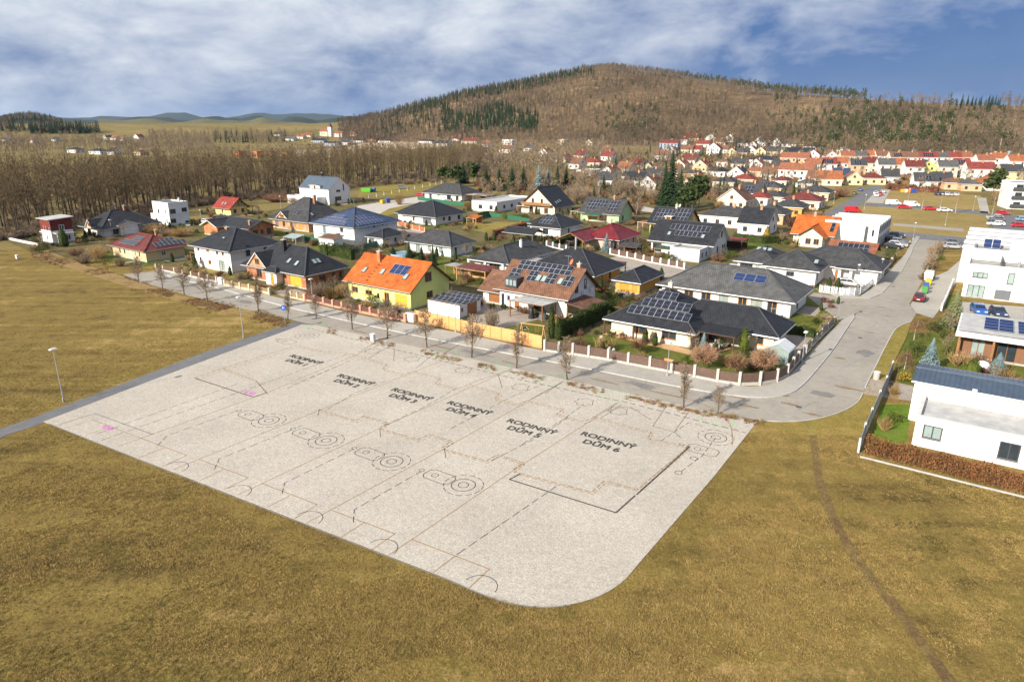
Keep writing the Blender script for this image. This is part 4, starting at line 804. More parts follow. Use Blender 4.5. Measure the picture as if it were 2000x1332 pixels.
h = house('brick_house', 'sand-coloured brick house with dark hip roof and round eyebrow window', (604, 454), (552, 442), (652, 440), 432, 'hip', 34, BRICK3, R_GREY, oh=.8, h=3.4, wins=[('F', .12, .4, 1.5, 2.0, 'Dg'), ('F', .32, .8, 1.1, 1.4, 'b'), ('F', .53, .8, 1.1, 1.4, 'b'), ('F', .78, .1, 1.0, 2.1, 'Dh'), ('R', .4, .8, 1.1, 1.4, 'b'), ('R', .7, .8, 1.1, 1.4, 'b')])
dormer(h, -h.W * .82, -h.W * .55, -.3, 4, 3.3, 3.5, 38, W_PEACH, R_GREY, (1.6, .8, 3.5, 'o')); chimney(h, -h.W * .3, h.D * .5, h.zr + .8, .7, BRICK); skylight(h, 'R', 2.4, 2.5); panels(h, 'F', h.W * .5, 2.6, 2, 1, 1.1, 2.0)
h = house('gabled_house', 'tall white modern house with grey gable roof and dark strip windows near the wood', (644, 401), (600, 394), (678, 397), 373, 'ga', 38, W_WHITE, R_METAL, oh=.25, wins=[('R', .42, 1.4, 3.2, 1.5, 'g'), ('R', .45, 4.6, 2.0, .8, 'g'), ('R', .70, 5.0, .5, 2.4, 'g')], h=6.0, D=10.5)
wing(h, -h.W - 2.5, -2.0, -4.2, -.05, 3.0, 'flat', 0, W_WHITE, R_FELT, wins=[('F', .62, .2, 5.0, 2.2, 'g')]); dormer(h, -h.W * .62, -h.W * .28, -.1, 4.0, 5.6, 7.0, 4, W_CREAM, R_METAL, (.8, 1.8, 5.6, 'b')); chimney(h, -h.W * .55, h.D * .5, h.zr + 1.2, .45, BLACKM, 7.0)
h = house('bungalow', 'white bungalow with dark grey hip roofs and columned corner terrace', (992, 541), (926, 531), (1066, 512), 510, 'hip', 23, W_WHITE, R_GREY, oh=.8, h=3.2, wins=[('F', .62, .1, 2.6, 2.4, 'b'), ('F', .28, .2, 1.6, 2.2, 'wp'), ('R', .3, .8, 1.0, 1.2, 'b')])
wing(h, -h.W - 1.0, -h.W * .30, 5.5, 13.5, 3.2, 'hip', 23, W_WHITE, R_GREY, .8)
for x in (-h.W - .35, -h.W * .55, -.3): b = MB(); b.box(x - .22, x + .22, -1.45, -1.0, 0, 2.9); b.build('column', TRIM, h.root)
canopy(h, -h.W - .6, 0, -1.6, -.05, 2.95, 3.1, R_GREY, [], TRIM, name='terrace_roof'); chimney(h, -h.W * .32, h.D * .5, h.zr + .6, .5, TRIM); canopy(h, .9, 4.0, 1, 9.5, 2.6, 2.6, R_FELT, [(3.8, 1.3), (3.8, 9.2)], WOODD, name='carport_roof')
h = house('bungalow', 'white house with blue-black hip roof and pale line of panels, next to clipped hedge', (1094, 465), (1046, 457), (1126, 454), 450, 'hip', 24, W_WHITE, R_BLACK, oh=.8, h=3.0, wins=[('R', .4, .8, .8, 1.3, 'g'), ('F', .5, .6, 1.8, 1.6, 'g')])
wing(h, -h.W - 3.0, -h.W * .5, 4, 11, 3.0, 'hip', 24, W_WHITE, R_BLACK, .7); panels(h, 'F', 2.0, 1.6, 4, 2, 1.05, 1.6)
h = house('garden_pavilion', 'open garden pavilion with black gable roof on posts', (1040, 476), W=9.0, D=5.0, h=2.5, roof='ga', pitch=22, oh=.5, rm=R_BLACK, wm=WOODD, cat='pavilion', fascia=FASCIA, base=False)
bpy.data.objects.remove([c for c in h.root.children if c.name.startswith('wall')][0])
for x in (-8.8, -4.5, -.2):
    for y in (.2, 4.8): b = MB(); b.box(x - .1, x + .1, y - .1, y + .1, 0, 2.45); b.build('post', WOODD, h.root)
h = house('bungalow', 'pinkish bungalow with shining maroon hip roof and wooden carport gable', (1207, 489), (1158, 478), (1251, 478), 472, 'hip', 26, W_PINK, R_MAROON, cap=R_MAROON, oh=.8, h=3.0, fascia=FASCIA, wins=[('F', .85, .1, 1.6, 2.2, 'b'), ('R', .25, .4, 1.0, 2.0, 'b'), ('R', .5, .9, .7, 1.2, 'b'), ('R', .8, .9, .7, 1.2, 'b')])
add_roof(h, 'gb', -h.W - 4.5, -h.W + 2.5, -6.0, 3.5, 2.7, .5, R(24), R_MAROON, R_MAROON, WOOD, name='carport_roof')
for x in (-h.W - 4.3, -h.W + 2.2):
    for y in (-5.8, -2): b = MB(); b.box(x - .1, x + .1, y - .1, y + .1, 0, 2.6); b.build('post', WOOD, h.root)
chimney(h, -h.W * .55, h.D * .5, h.zr + .9, .5, W_TAN)
h = house('gabled_house', 'light green house with grey gable roof holding two blocks of solar panels', (1208, 437), (1140, 429), (1226, 430), 417, 'ga', 38, W_GREEN, R_GREY, oh=.7, fascia=FASCIA, h=3.2, D=9.5, wins=[('F', .25, .1, 1.0, 2.1, 'Dh'), ('F', .6, .4, 2.6, 1.8, 'b'), ('R', .3, .8, 1.2, 1.4, 'b')])
panels(h, 'F', 1.5, 1.4, 6, 3, 1.05, 1.5, skip=[(3, 0), (4, 0), (5, 0)]); panels(h, 'F', h.W * .66, 1.4, 3, 3, 1.05, 1.5); chimney(h, -h.W * .3, h.D * .5, h.zr + .8, .6, BRICK3)
canopy(h, -h.W * .85, -h.W * .4, -3.2, -.1, 2.3, 2.8, R_GREEN, [(-h.W * .84, -3), (-h.W * .41, -3)]); canopy(h, -h.W - 4, -h.W, .2, 4, 2.7, 2.7, R_RUST, [(-h.W - 3.8, .4)], W_GREEN)
h = house('gabled_house', 'yellow house with large solar roof, small dormer and terrace', (1336, 461), (1260, 457), (1356, 456), 437, 'ga', 36, W_YELLOW, R_BLACK, oh=.7, fascia=FASCIA, h=3.3, D=10, wins=[('F', .2, .2, 2.0, 2.1, 'o'), ('F', .6, .8, 1.2, 1.4, 'o'), ('R', .5, 3.8, 1.2, 1.2, 'b')])
panels(h, 'F', .8, 1.2, 5, 3, 1.05, 1.6); panels(h, 'F', h.W * .6, 1.8, 4, 3, 1.05, 1.6, skip=[(0, 0)]); dormer(h, -h.W * .58, -h.W * .42, .6, 4.5, 3.6, 5.0, 5, W_YELLOW, R_PALE, (1.2, 1.0, 3.9, 'o')); chimney(h, -h.W * .45, h.D * .5, h.zr + .9, .6, W_TAN); canopy(h, -h.W - 4, -h.W, 0, 4, 2.8, 2.8, R_RUST, [(-h.W - 3.8, .3), (-h.W - 3.8, 3.7)], W_PEACH); dish(h, -h.W * .35, h.D * .5, h.zr + .6, .5)
h = house('gabled_house', 'white house with big black gable roof, eleven-wide solar field and flat grey garage', (1388, 505), (1288, 486), (1406, 490), 474, 'ga', 36, W_WHITE, R_BLACK, oh=.8, D=10.5, h=3.5, wins=[('F', .1, .2, 2.2, 2.1, 'g'), ('F', .42, .8, 1.0, 1.3, 'g'), ('R', .4, 4.2, .9, 1.4, 'g'), ('R', .6, 4.2, .9, 1.4, 'g'), ('R', .4, .8, .9, 1.4, 'g'), ('R', .75, .8, .9, 1.4, 'g')])
panels(h, 'F', 3.4, 4.3, 9, 1, 1.05, 1.9); panels(h, 'F', 5.2, 2.4, 6, 1, 1.05, 1.7); skylight(h, 'F', 3.4, 2.3); skylight(h, 'F', h.W - 3.2, 2.3)
wing(h, -7.4, -.4, -6.6, -.3, 2.9, 'flat', 0, W_LGREY, R_FELT, wins=[('R', .3, .9, .8, 1.1, 'g'), ('R', .7, .9, .8, 1.1, 'g')]); canopy(h, -11.5, -7.0, -6.4, -3.5, 2.2, 2.5, R_GREEN, [(-11.3, -6.2), (-7.4, -6.2)], WOOD)
h = house('bungalow', 'orange-walled bungalow with black hip roof and shining steel flue', (1157, 563), (1082, 545), (1206, 547), 540, 'hip', 25, W_ORANGE, R_BLACK, oh=.9, h=3.0, wins=[('R', .3, .7, 1.0, 1.7, 'b'), ('R', .62, .7, 1.0, 1.7, 'b'), ('F', .6, .8, 1.4, 1.4, 'b')], W=14, D=11.5)
fl = MB(); fl.tube((-7.0, 5.5, 4.5), (-7.0, 5.5, 8.4), .22, .22, 10); fl.build('flue', METALG, h.root); antenna(h, -8.4, 5.2, 5, 7.6); canopy(h, -3, -.2, 11.6, 15, 2.6, 2.6, R_DRED, [(-.4, 14.8), (-2.8, 14.8)], WOODD)
h = house('garden_house', 'small orange garden house with black hip roof and arched porch', (1248, 577), (1202, 570), (1291, 559), 551, 'hip', 27, W_ORANGE, R_BLACK, oh=.6, cat='garden house', h=2.7, wins=[('F', .38, .05, 1.9, 2.1, 'Dh'), ('F', .8, .05, 1.0, 2.1, 'Dh')])
h = house('long_bungalow', 'long white bungalow with grey hip roof, honey window frames and blue collectors', (1541, 622), (1315, 573), (1574, 602), 590, 'hip', 25, W_WHITE, R_LGREY, oh=.9, h=3.3, D=11.0,
          wins=[('F', .05, .05, 1.0, 2.2, 'Dh'), ('F', .115, 1.4, .7, .8, 'o'), ('F', .225, .7, 1.7, 1.6, 'o'), ('F', .365, .7, 1.7, 1.6, 'o'), ('F', .505, .7, 1.7, 1.6, 'op'), ('F', .65, .1, 1.5, 2.3, 'o'), ('F', .755, .1, 1.9, 2.3, 'op'), ('F', .87, .1, 1.6, 2.3, 'o'), ('R', .45, .6, 1.1, 2.0, 'b')])
panels(h, 'F', h.W * .53, 3.6, 3, 1, 1.7, 1.9, SOLARB, gap=.08)
h = house('corner_bungalow', 'cream corner bungalow with black hip roofs, solar panels and shaded terrace', (1347, 680), (1196, 650), (1374, 667), 652, 'hip', 27, W_CREAM, R_BLACK, oh=1.0, h=3.0, D=12.0,
          wins=[('F', .36, .75, 2.0, 1.6, 'b'), ('F', .74, .75, 2.2, 1.7, 'b'), ('R', .35, .7, 1.0, 1.4, 'b')])
CB = h
for j, (s, n) in enumerate(((.17, 9), (.29, 7), (.41, 3))): panels(h, 'F', h.W * s + (.0 if j else 0), 1.9 + j * 1.85, n, 1, 1.02, 1.7)
for x in (-h.W - .8, -h.W * .68): b = MB(); b.box(x - .1, x + .1, -.85, -.65, 0, 2.5); b.build('post', WOODD, h.root)
wing(h, -5.0, 10.0, 4.6, 11.6, 3.0, 'hip', 27, W_CREAM, R_BLACK, .9, [('F', .45, .2, 1.6, 2.0, 'b'), ('F', .88, .8, 1.0, 1.3, 'o'), ('R', .5, .1, 2.4, 2.2, 'Db')])
canopy(h, .2, 6.0, .4, 4.4, 2.55, 2.75, R_BLACK, [(5.8, .6), (.6, .6)], WOODD, name='terrace_roof'); chimney(h, -h.W * .52, h.D * .62, h.zr + .5, .6, W_CREAM)
h = house('bungalow', 'sprawling white bungalow with several grey hip roofs by the bend', (1590, 561), (1512, 537), (1632, 541), 526, 'hip', 24, W_WHITE, R_GREY, oh=.8, h=3.6, wins=[('F', .5, 1.6, 1.5, .9, 'g'), ('R', .2, 1.2, .7, 1.2, 'g')], D=9.0)
wing(h, -h.W - 6.5, -h.W + .6, 3.0, 14.0, 3.4, 'hip', 24, W_WHITE, R_GREY, .8, [('F', .25, .1, 2.6, 2.4, 'g'), ('F', .72, .2, 3.2, 2.2, 'wp')])
wing(h, -6.0, 9.5, 8.0, 18.0, 3.4, 'hip', 24, W_WHITE, R_GREY, .8, [('F', .55, .1, 1.1, 2.2, 'Db'), ('R', .3, .8, .8, 1.4, 'g'), ('R', .7, .8, .8, 1.4, 'g')]); skylight(h, 'F', h.W * .9, 2.3); 
for k in range(3): skylight(h, 'F', -4.0 + k * 1.1, 4.5, .85, 1.1, frm=(Vector((-h.W, 2.2, 3.05)), Vector((1, 0, 0)), Vector((0, .9135, .4067)), Vector((0, -.4067, .9135))))
for x in (3.0, 5.0): b = MB(); b.box(x - .25, x + .25, 6.6, 7.1, 0, 3.1); b.build('column', TRIM, h.root)
canopy(h, 2.2, 6.0, 5.8, 8.2, 3.1, 3.3, R_GREY, [], TRIM, name='porch_roof')
h = house('gabled_house', 'cream house with bright orange roof, front gable and tube collectors', (1622, 482), (1552, 473), (1656, 470), 468, 'ga', 36, W_CREAM, R_ORANGE, oh=.8, cap=R_ORANGE, h=3.2, D=10, fascia=FASCIA, wins=[('F', .3, .8, 1.2, 1.3, 'b')])
wing(h, -h.W * .75, -h.W * .15, -4.0, 4.0, 3.2, 'gb', 36, W_CREAM, R_ORANGE, .8, [('F', .4, .8, 1.3, 1.4, 'b'), ('F', .75, .8, 1.3, 1.4, 'b')], cap=R_ORANGE, fascia=FASCIA); panels(h, 'F', h.W * .9, 1.6, 1, 3, 1.0, 1.6); chimney(h, -h.W * .6, h.D * .5, h.zr + .7, .6, BRICK3)
h = house('garage', 'low garage with rust-red roof carrying a block of solar panels', (1700, 520), W=9.0, D=8.0, h=2.6, roof='ga', pitch=24, rm=R_RUST, wm=W_YELLOW, cat='garage', cap=R_RUST, fascia=FASCIA, wins=[('R', .5, .05, 2.4, 2.1, 'Db')]); panels(h, 'F', 1.5, .9, 6, 2, 1.05, 1.6)
AV = Vector((math.cos(GA), math.sin(GA), 0)); BV = Vector((-math.sin(GA), math.cos(GA), 0))
# terraced rows with stepped party walls
def terrace(label, N, units, w, d, hh, step, ang, wins, group=None, seed=1):
    n = N if isinstance(N, Vector) else P(*N); t = House(); t.root = thing('terraced_row', label, 'terrace', n, R(ang)); t.W = w
    for k in range(units):
        z = hh + step * k; y0 = k * d; nm = 'wall'
        wall_block(t, -w, 0, y0, y0 + d, 0, z, W_WHITE, wins(k), 'flat'); add_roof(t, 'flat', -w, 0, y0, y0 + d, z, 0, 0, R_FELT, fascia=GUTTER)  # parapets coloured grey to stand in for shading between white units
        b = MB(); b.box(-w - .12, .12, y0 - .14, y0 + .14, z + .1, z + .75); b.build('party_wall', W_LGREY, t.root); b = MB(); b.box(-w - .16, .16, y0 - .18, y0 + .18, z + .75, z + .80); b.build('party_shade_cap', GUTTER, t.root)  # dark cap added on each party wall in place of its shading stripe
    return t
t1 = terrace('row of white terraced houses with stepped flat roofs left of the side street', (1711, 486), 5, 12.5, 4.3, 5.6, .0, -35, lambda k: row('R', 3, 3.6, 1.0, 1.6, 'g', .2, .8) + row('R', 2, .4, 1.2, 2.0, 'g', .3, .75) + ([('F', .9, 3.0, .5, 1.6, 'g')] if k == 0 else []))
b = MB(); b.box(-3.1, -2.4, -.12, .02, .3, 5.3); b.build('recess_strip', F_GREY, t1.root)  # dark strip on the flat wall stands in for a recess
t2 = terrace('row of white terraced houses with stepped roofs at the right edge', P(1877, 579) + AV * 12.5 + BV * 13.2, 5, 14, 6.6, 6.7, .05, -35, lambda k: row('R', 3, 3.6, 1.0, 1.6, 'g', .2, .8) + row('L', 2, 3.6, 1.0, 1.5, 'g', .3, .7))
h = house('modern_house', 'white two-storey flat house with roof terrace, tall windows and grey garage door', P(1877, 579) + AV * 11, W=11, D=12.5, roof='flat', h=6.0, wm=W_WHITE, rm=R_FELT, fascia=TRIM,
          wins=[('F', 2.2, 3.7, 2.3, 1.0, 'gp'), ('F', 2.0, .15, 2.6, 2.2, 'gp'), ('F', 6.7, 3.1, 1.0, 2.0, 'gp'), ('F', 6.0, .05, 2.3, 1.9, 'Dg'), ('F', 9.6, 3.2, 1.2, 1.6, 'gp'), ('L', .4, 3.8, 1.2, 1.2, 'g')])
wing(h, -10.6, -.5, 6.8, 12.4, 7.9, 'flat', 0, W_WHITE, R_FELT, z0=5.75, fascia=GUTTER); b = MB(); b.box(-6.2, -6.0, .6, 6.7, 5.7, 6.9); b.build('terrace_screen', F_GREY, h.root)  # grey parapet colour stands in for shading against the white row behind
b = MB(); b.tube((-3.5, 3.4, 5.7), (-3.5, 3.4, 6.6), .3, .3, 10, cap=True); b.build('vent', METALG, h.root); b = MB(); b.box(-5.2, -2.4, 7.6, 10.6, 7.5, 9.0); b.build('stair_hatch', W_WHITE, h.root)
panels(h, 'F', 0, 0, 2, 1, 1.3, 1.8, SOLARB, frm=(Vector((-9.3, 9.5, 7.7)), Vector((1, 0, 0)), Vector((0, .5, .866)), Vector((0, -.866, .5))), parent=h.root, lift=.05)
h = house('modern_house', 'house with flat white-edged roof covered in blue solar panels and timber-framed glazed front', Vector((58.58, 86.1, 0)) + AV * 18.1 + BV * 1.8, W=17.5, D=9.0, h=3.9, roof='flat', wm=W_BROWN, rm=R_PALE, fascia=TRIM, wins=[('F', .12, .2, 1.6, 2.6, 'bp'), ('F', .30, .2, 2.2, 2.6, 'b'), ('F', .52, .2, 2.4, 2.6, 'bp'), ('F', .75, .2, 2.6, 2.6, 'bp')])
b = MB(); b.box(-18.1, .6, -1.8, 9.4, 3.2, 3.85); b.build('roof_overhang', TRIM, h.root)
b = MB(); b.face([(-17.9, -1.6, 4.0), (.4, -1.6, 4.0), (.4, 9.2, 4.0), (-17.9, 9.2, 4.0)]); b.build('roof_sheet', R_PALE, h.root)
for x in (-17.6, -13.8, -10, -6.2, -2.4): b = MB(); b.box(x - .12, x + .12, -1.6, -1.36, 0, 3.2); b.build('post', WOOD, h.root)
for i in range(4):
    for j in range(4): panels(h, 'F', 0, 0, 2, 1, 1.6, 1.0, SOLARB, frm=(Vector((-15.2 + i * 3.7, .3 + j * 1.7, 4.1)), Vector((1, 0, 0)), Vector((0, .985, .17)), Vector((0, -.17, .985))), parent=h.root, lift=.04)
h = house('modern_house', 'white foreground house with blue-grey standing-seam roof, low flat front and two square windows', P(1780, 868) + AV * 9.6, W=9.6, D=6.5, h=3.1, roof='flat', wm=W_WHITE, rm=R_PALE, fascia=CONCW,
          wins=[('F', 1.5, 1.0, 1.6, 1.35, 'gp'), ('F', 7.6, .6, 1.6, 1.7, 'g'), ('L', .5, 1.0, 1.0, 1.3, 'g')], base=False)
FH = h
# ------------------------------------------------------------------ plants
def leafmat(name, c, c2, rough=.75):
    m = mat(name, c, rough, 0, .9, col2=c2, spec=.15); return m
BARK = mat('bark', (.13, .10, .075), .9, .3, 3, spec=.1); BARKD = mat('bark_dark', (.095, .075, .055), .9, .3, 2, spec=.1); BARKL = mat('bark_pale', (.42, .37, .32), .9, .3, 3, spec=.1); TWIG = mat('twig', (.27, .205, .14), .95, .25, .4, spec=.05); TWIGD = mat('twig_olive', (.17, .125, .072), .95, .25, .06, spec=.05); TWIGR = mat('twig_red', (.22, .115, .075), .95, .3, .5, spec=.05); TWIGG = mat('twig_gold', (.34, .22, .10), .95, .25, .5, spec=.05)
TWIGH = mat('twig_hill', (.25, .185, .12), .95, .25, .012, spec=.05, col2=(.12, .093, .062), lo=.42, hi=.6)
L_SPRUCE = leafmat('needle_dark', (.030, .055, .020), (.016, .032, .014)); L_PINE = leafmat('needle_pine', (.065, .085, .025), (.035, .055, .018)); L_BLUE = leafmat('needle_blue', (.20, .27, .27), (.12, .18, .19)); L_THUJA = leafmat('thuja', (.055, .075, .018), (.030, .045, .012)); L_BRIGHT = leafmat('box_green', (.11, .13, .022), (.06, .08, .016)); L_BEECH = leafmat('beech_brown', (.26, .115, .045), (.14, .065, .03)); L_GOLD = leafmat('gold_shrub', (.34, .24, .04), (.22, .15, .03)); L_STRAW = leafmat('dry_grass_blade', (.34, .25, .11), (.22, .14, .06)); L_RUSSET = leafmat('russet_leaf', (.20, .075, .045), (.11, .045, .03))
L_GRASS = leafmat('grass_blade', (.41, .292, .105), (.265, .19, .063)); L_GRASSG = leafmat('grass_blade_green', (.25, .20, .06), (.17, .14, .042))
def bare(seed, h, r0, first=.3, spread=.5, n1=12, n2=5, n3=4, twigw=.03, lean=.25, up=.8, droop=0.0, twl=1.0):
    """leafless tree: (trunk builder, crown builder)"""
    rd = random.Random(seed); T, C = MB(), MB(); p = Vector((0, 0, -.1)); pts = [p.copy()]; d = Vector((rd.uniform(-.05, .05), rd.uniform(-.05, .05), 1)); seg = 6
    for k in range(seg):
        d = (d + Vector((rd.gauss(0, .05), rd.gauss(0, .05), .1))).normalized(); p = p + d * (h * .93 / seg); pts.append(p.copy())
    for k in range(seg): T.tube(pts[k], pts[k + 1], r0 * (1 - k / seg * .88), r0 * (1 - (k + 1) / seg * .88), 6 if r0 > .12 else 5)
    def at(t): t = min(.999, t) * seg; i = int(t); return pts[i].lerp(pts[i + 1], t - i)
    def flat(a, b, w):
        s = (b - a).cross(Vector((rd.uniform(-1, 1), rd.uniform(-1, 1), rd.uniform(-.3, .3))))
        if s.length < 1e-5: return
        s = s.normalized() * w / 2; C.face([a - s, a + s, b])
    for i in range(n1):
        t = first + (1 - first) * (i + rd.random() * .8) / n1; a = at(t); az = i * 2.4 + rd.uniform(-.5, .5)
        ln = h * spread * (1.15 - t * .75) * rd.uniform(.75, 1.15); b1 = Vector((math.cos(az), math.sin(az), up * rd.uniform(.7, 1.4))).normalized(); cur = a; q = [a]
        for s in range(3):
            b1 = (b1 + Vector((rd.gauss(0, .15), rd.gauss(0, .15), .12 - droop * (s + 1)))).normalized(); cur = cur + b1 * ln / 3; q.append(cur)
        rr = max(.012, r0 * .36 * (1.05 - t * .6))
        for s in range(3): C.tube(q[s], q[s + 1], rr * (1 - s * .3), rr * (.7 - s * .28), 3)
        for j in range(n2):
            u = rd.uniform(.25, 1.0) * 3; s = min(2, int(u)); e = q[s].lerp(q[s + 1], u - s); b2 = (b1 + Vector((rd.gauss(0, .6), rd.gauss(0, .6), rd.gauss(.15, .4) - droop * 2))).normalized(); l2 = ln * rd.uniform(.25, .5); f = e + b2 * l2
            C.tube(e, f, max(.008, rr * .33), .005, 3)
            for k in range(n3):
                g = e.lerp(f, rd.uniform(.2, 1)); b3 = (b2 + Vector((rd.gauss(0, .7), rd.gauss(0, .7), rd.gauss(.1, .5) - droop * 3))).normalized(); flat(g, g + b3 * l2 * rd.uniform(.4, .9) * twl, twigw)
    return T, C
def cards(C, rd, n, where, size, flatness=0.0):
    for _ in range(n):
        p = Vector(where()); s = size * rd.uniform(.6, 1.3); a = Vector((rd.gauss(0, 1), rd.gauss(0, 1), rd.gauss(0, 1 - flatness))).normalized(); b = a.orthogonal().normalized(); c = a.cross(b)
        ang = rd.uniform(0, 6.28); b, c = b * math.cos(ang) + c * math.sin(ang), c * math.cos(ang) - b * math.sin(ang)
        C.face([p - b * s * .5 - c * s * .3, p + b * s * .5 - c * s * .25, p + c * s * .55])
def spruce(seed, h, r, rows=16, per=9, first=.06):
    rd = random.Random(seed); T, C = MB(), MB(); T.tube((0, 0, -.1), (0, 0, h * .97), h * .018, .02, 6)
    for i in range(rows):
        t = first + (1 - first) * i / rows; z = h * t; rr = r * (1 - t) ** .85 + .05
        for k in range(per):
            az = k * 6.283 / per + i * .7 + rd.uniform(-.2, .2); ln = rr * rd.uniform(.72, 1.15); d = Vector((math.cos(az), math.sin(az), 0)); s = Vector((-d.y, d.x, 0)); w = ln * .42 + .06; dz = -ln * rd.uniform(.18, .45); b = Vector((0, 0, z + h / rows * .9)); m_ = Vector((0, 0, z)) + d * ln * .6 + Vector((0, 0, dz * .3)); e = Vector((0, 0, z + dz)) + d * ln
            C.face([b, m_ + s * w * .5, e]); C.face([b, e, m_ - s * w * .5])
            for q in (-1, 1): f = m_ + s * w * .5 * q; C.face([f, f + d * ln * .25 + s * q * w * .25 + Vector((0, 0, -.12 * ln)), f + d * ln * .3 - s * q * w * .2])
    return T, C
def pine(seed, h, r, clumps=16, per=16):
    rd = random.Random(seed); T, C = MB(), MB(); T.tube((0, 0, -.1), (rd.uniform(-.3, .3), rd.uniform(-.3, .3), h * .92), h * .016, .04, 6)
    for i in range(clumps):
        t = rd.uniform(.48, 1); az = rd.uniform(0, 6.28); q = r * rd.uniform(.15, .9) * (1.25 - t * .7); c = Vector((math.cos(az) * q, math.sin(az) * q, h * t)); T.tube((0, 0, h * (t - .07)), c, .05, .02, 3)
        cards(C, rd, per, lambda: (c.x + rd.gauss(0, r * .17), c.y + rd.gauss(0, r * .17), c.z + rd.gauss(0, h * .028)), r * .3)
    return T, C
def column(seed, h, r, n=420, s=.16):
    rd = random.Random(seed); T, C = MB(), MB(); T.tube((0, 0, -.1), (0, 0, h * .5), .06, .03, 5)
    def w():
        t = rd.random() ** .85; rr = r * (1 - t ** 2.2) ** .6 * (.75 + .25 * rd.random() ** .4) * (.6 + .4 * min(1, t * 6)); a = rd.uniform(0, 6.28); return (rr * math.cos(a), rr * math.sin(a), h * t)
    cards(C, rd, n, w, s); n2 = 8
    rings = [(.0, .5), (.15, .8), (.45, .78), (.75, .52), (.93, .12)]
    for (t0, a0), (t1, a1) in zip(rings, rings[1:]):
        for k in range(n2): x = k * 6.283 / n2; y = (k + 1) * 6.283 / n2; C.face([(r * a0 * math.cos(x), r * a0 * math.sin(x), h * t0), (r * a0 * math.cos(y), r * a0 * math.sin(y), h * t0), (r * a1 * math.cos(y), r * a1 * math.sin(y), h * t1), (r * a1 * math.cos(x), r * a1 * math.sin(x), h * t1)])
    return T, C
def bush(seed, rx, rz, n=300, s=.15, core=.7):
    rd = random.Random(seed); T, C = MB(), MB(); T.tube((0, 0, -.05), (0, 0, rz), .05, .03, 5); lob = [(rd.uniform(-.45, .45) * rx, rd.uniform(-.45, .45) * rx, rd.uniform(.5, 1.2) * rz, rd.uniform(.45, .75)) for _ in range(6)]
    def w():
        l = lob[rd.randrange(6)]; a = Vector((rd.gauss(0, 1), rd.gauss(0, 1), rd.gauss(0, 1))).normalized() * rd.uniform(.7, 1.0); return (l[0] + a.x * rx * l[3], l[1] + a.y * rx * l[3], max(.03, l[2] + a.z * rz * l[3]))
    cards(C, rd, n, w, s); return T, C
def twigbush(seed, r, h, n=60, wid=.03):
    rd = random.Random(seed); T, C = MB(), MB()
    for i in range(n):
        a = rd.uniform(0, 6.28); q = rd.random() ** .6; b = Vector((math.cos(a) * r * .25 * q, math.sin(a) * r * .25 * q, 0)); e = Vector((math.cos(a) * r * q, math.sin(a) * r * q, h * rd.uniform(.55, 1) * (1.1 - q * .4)))
        (T if i < 5 else C).tube(b, e, wid * .6, wid * .2, 3)
        for k in range(3):
            g = b.lerp(e, rd.uniform(.4, 1)); f = g + Vector((rd.gauss(0, .25) * r, rd.gauss(0, .25) * r, abs(rd.gauss(.2, .2)) * h)); s = (f - g).orthogonal().normalized() * wid * .5; C.face([g - s, g + s, f])
    return T, C
def ball(seed, trunk, r, n=170, wid=.028):
    """grafted round crown on a clear stem"""
    rd = random.Random(seed); T, C = MB(), MB(); T.tube((0, 0, -.1), (rd.uniform(-.1, .1), 0, trunk + r * .3), .09, .06, 6); c = Vector((0, 0, trunk + r * .72))
    for i in range(n):
        d = Vector((rd.gauss(0, 1), rd.gauss(0, 1), rd.gauss(.1, .8))).normalized(); d.z *= .72; e = c + d * r * rd.uniform(.75, 1.05); b = Vector((0, 0, trunk + r * .25)) + d * r * .12; s = (e - b).orthogonal().normalized() * wid * .5; C.face([b - s, b + s, e])
        for k in range(4):
            g = b.lerp(e, rd.uniform(.5, 1)); f = g + (d + Vector((rd.gauss(0, .6), rd.gauss(0, .6), rd.gauss(0, .6)))).normalized() * r * rd.uniform(.15, .35); s2 = (f - g).orthogonal().normalized() * wid * .5; C.face([g - s2, g + s2, f])
    return T, C
PROTO = {}
def proto(key, fn, tm, cm):
    if key not in PROTO: T, C = fn(); PROTO[key] = (T.mesh('trunk', tm), C.mesh('crown', cm))
    return PROTO[key]
def plant(name, key, fn, tm, cm, loc, label, cat, group=None, scale=1.0, rz=None, crown='crown', trunk='trunk'):
    a, b = proto(key, fn, tm, cm); t = thing(name, label, cat, loc, random.uniform(0, 6.28) if rz is None else rz, group); t.scale = (scale,) * 3 if isinstance(scale, (int, float)) else scale
    put(trunk, a, t); put(crown, b, t); return t
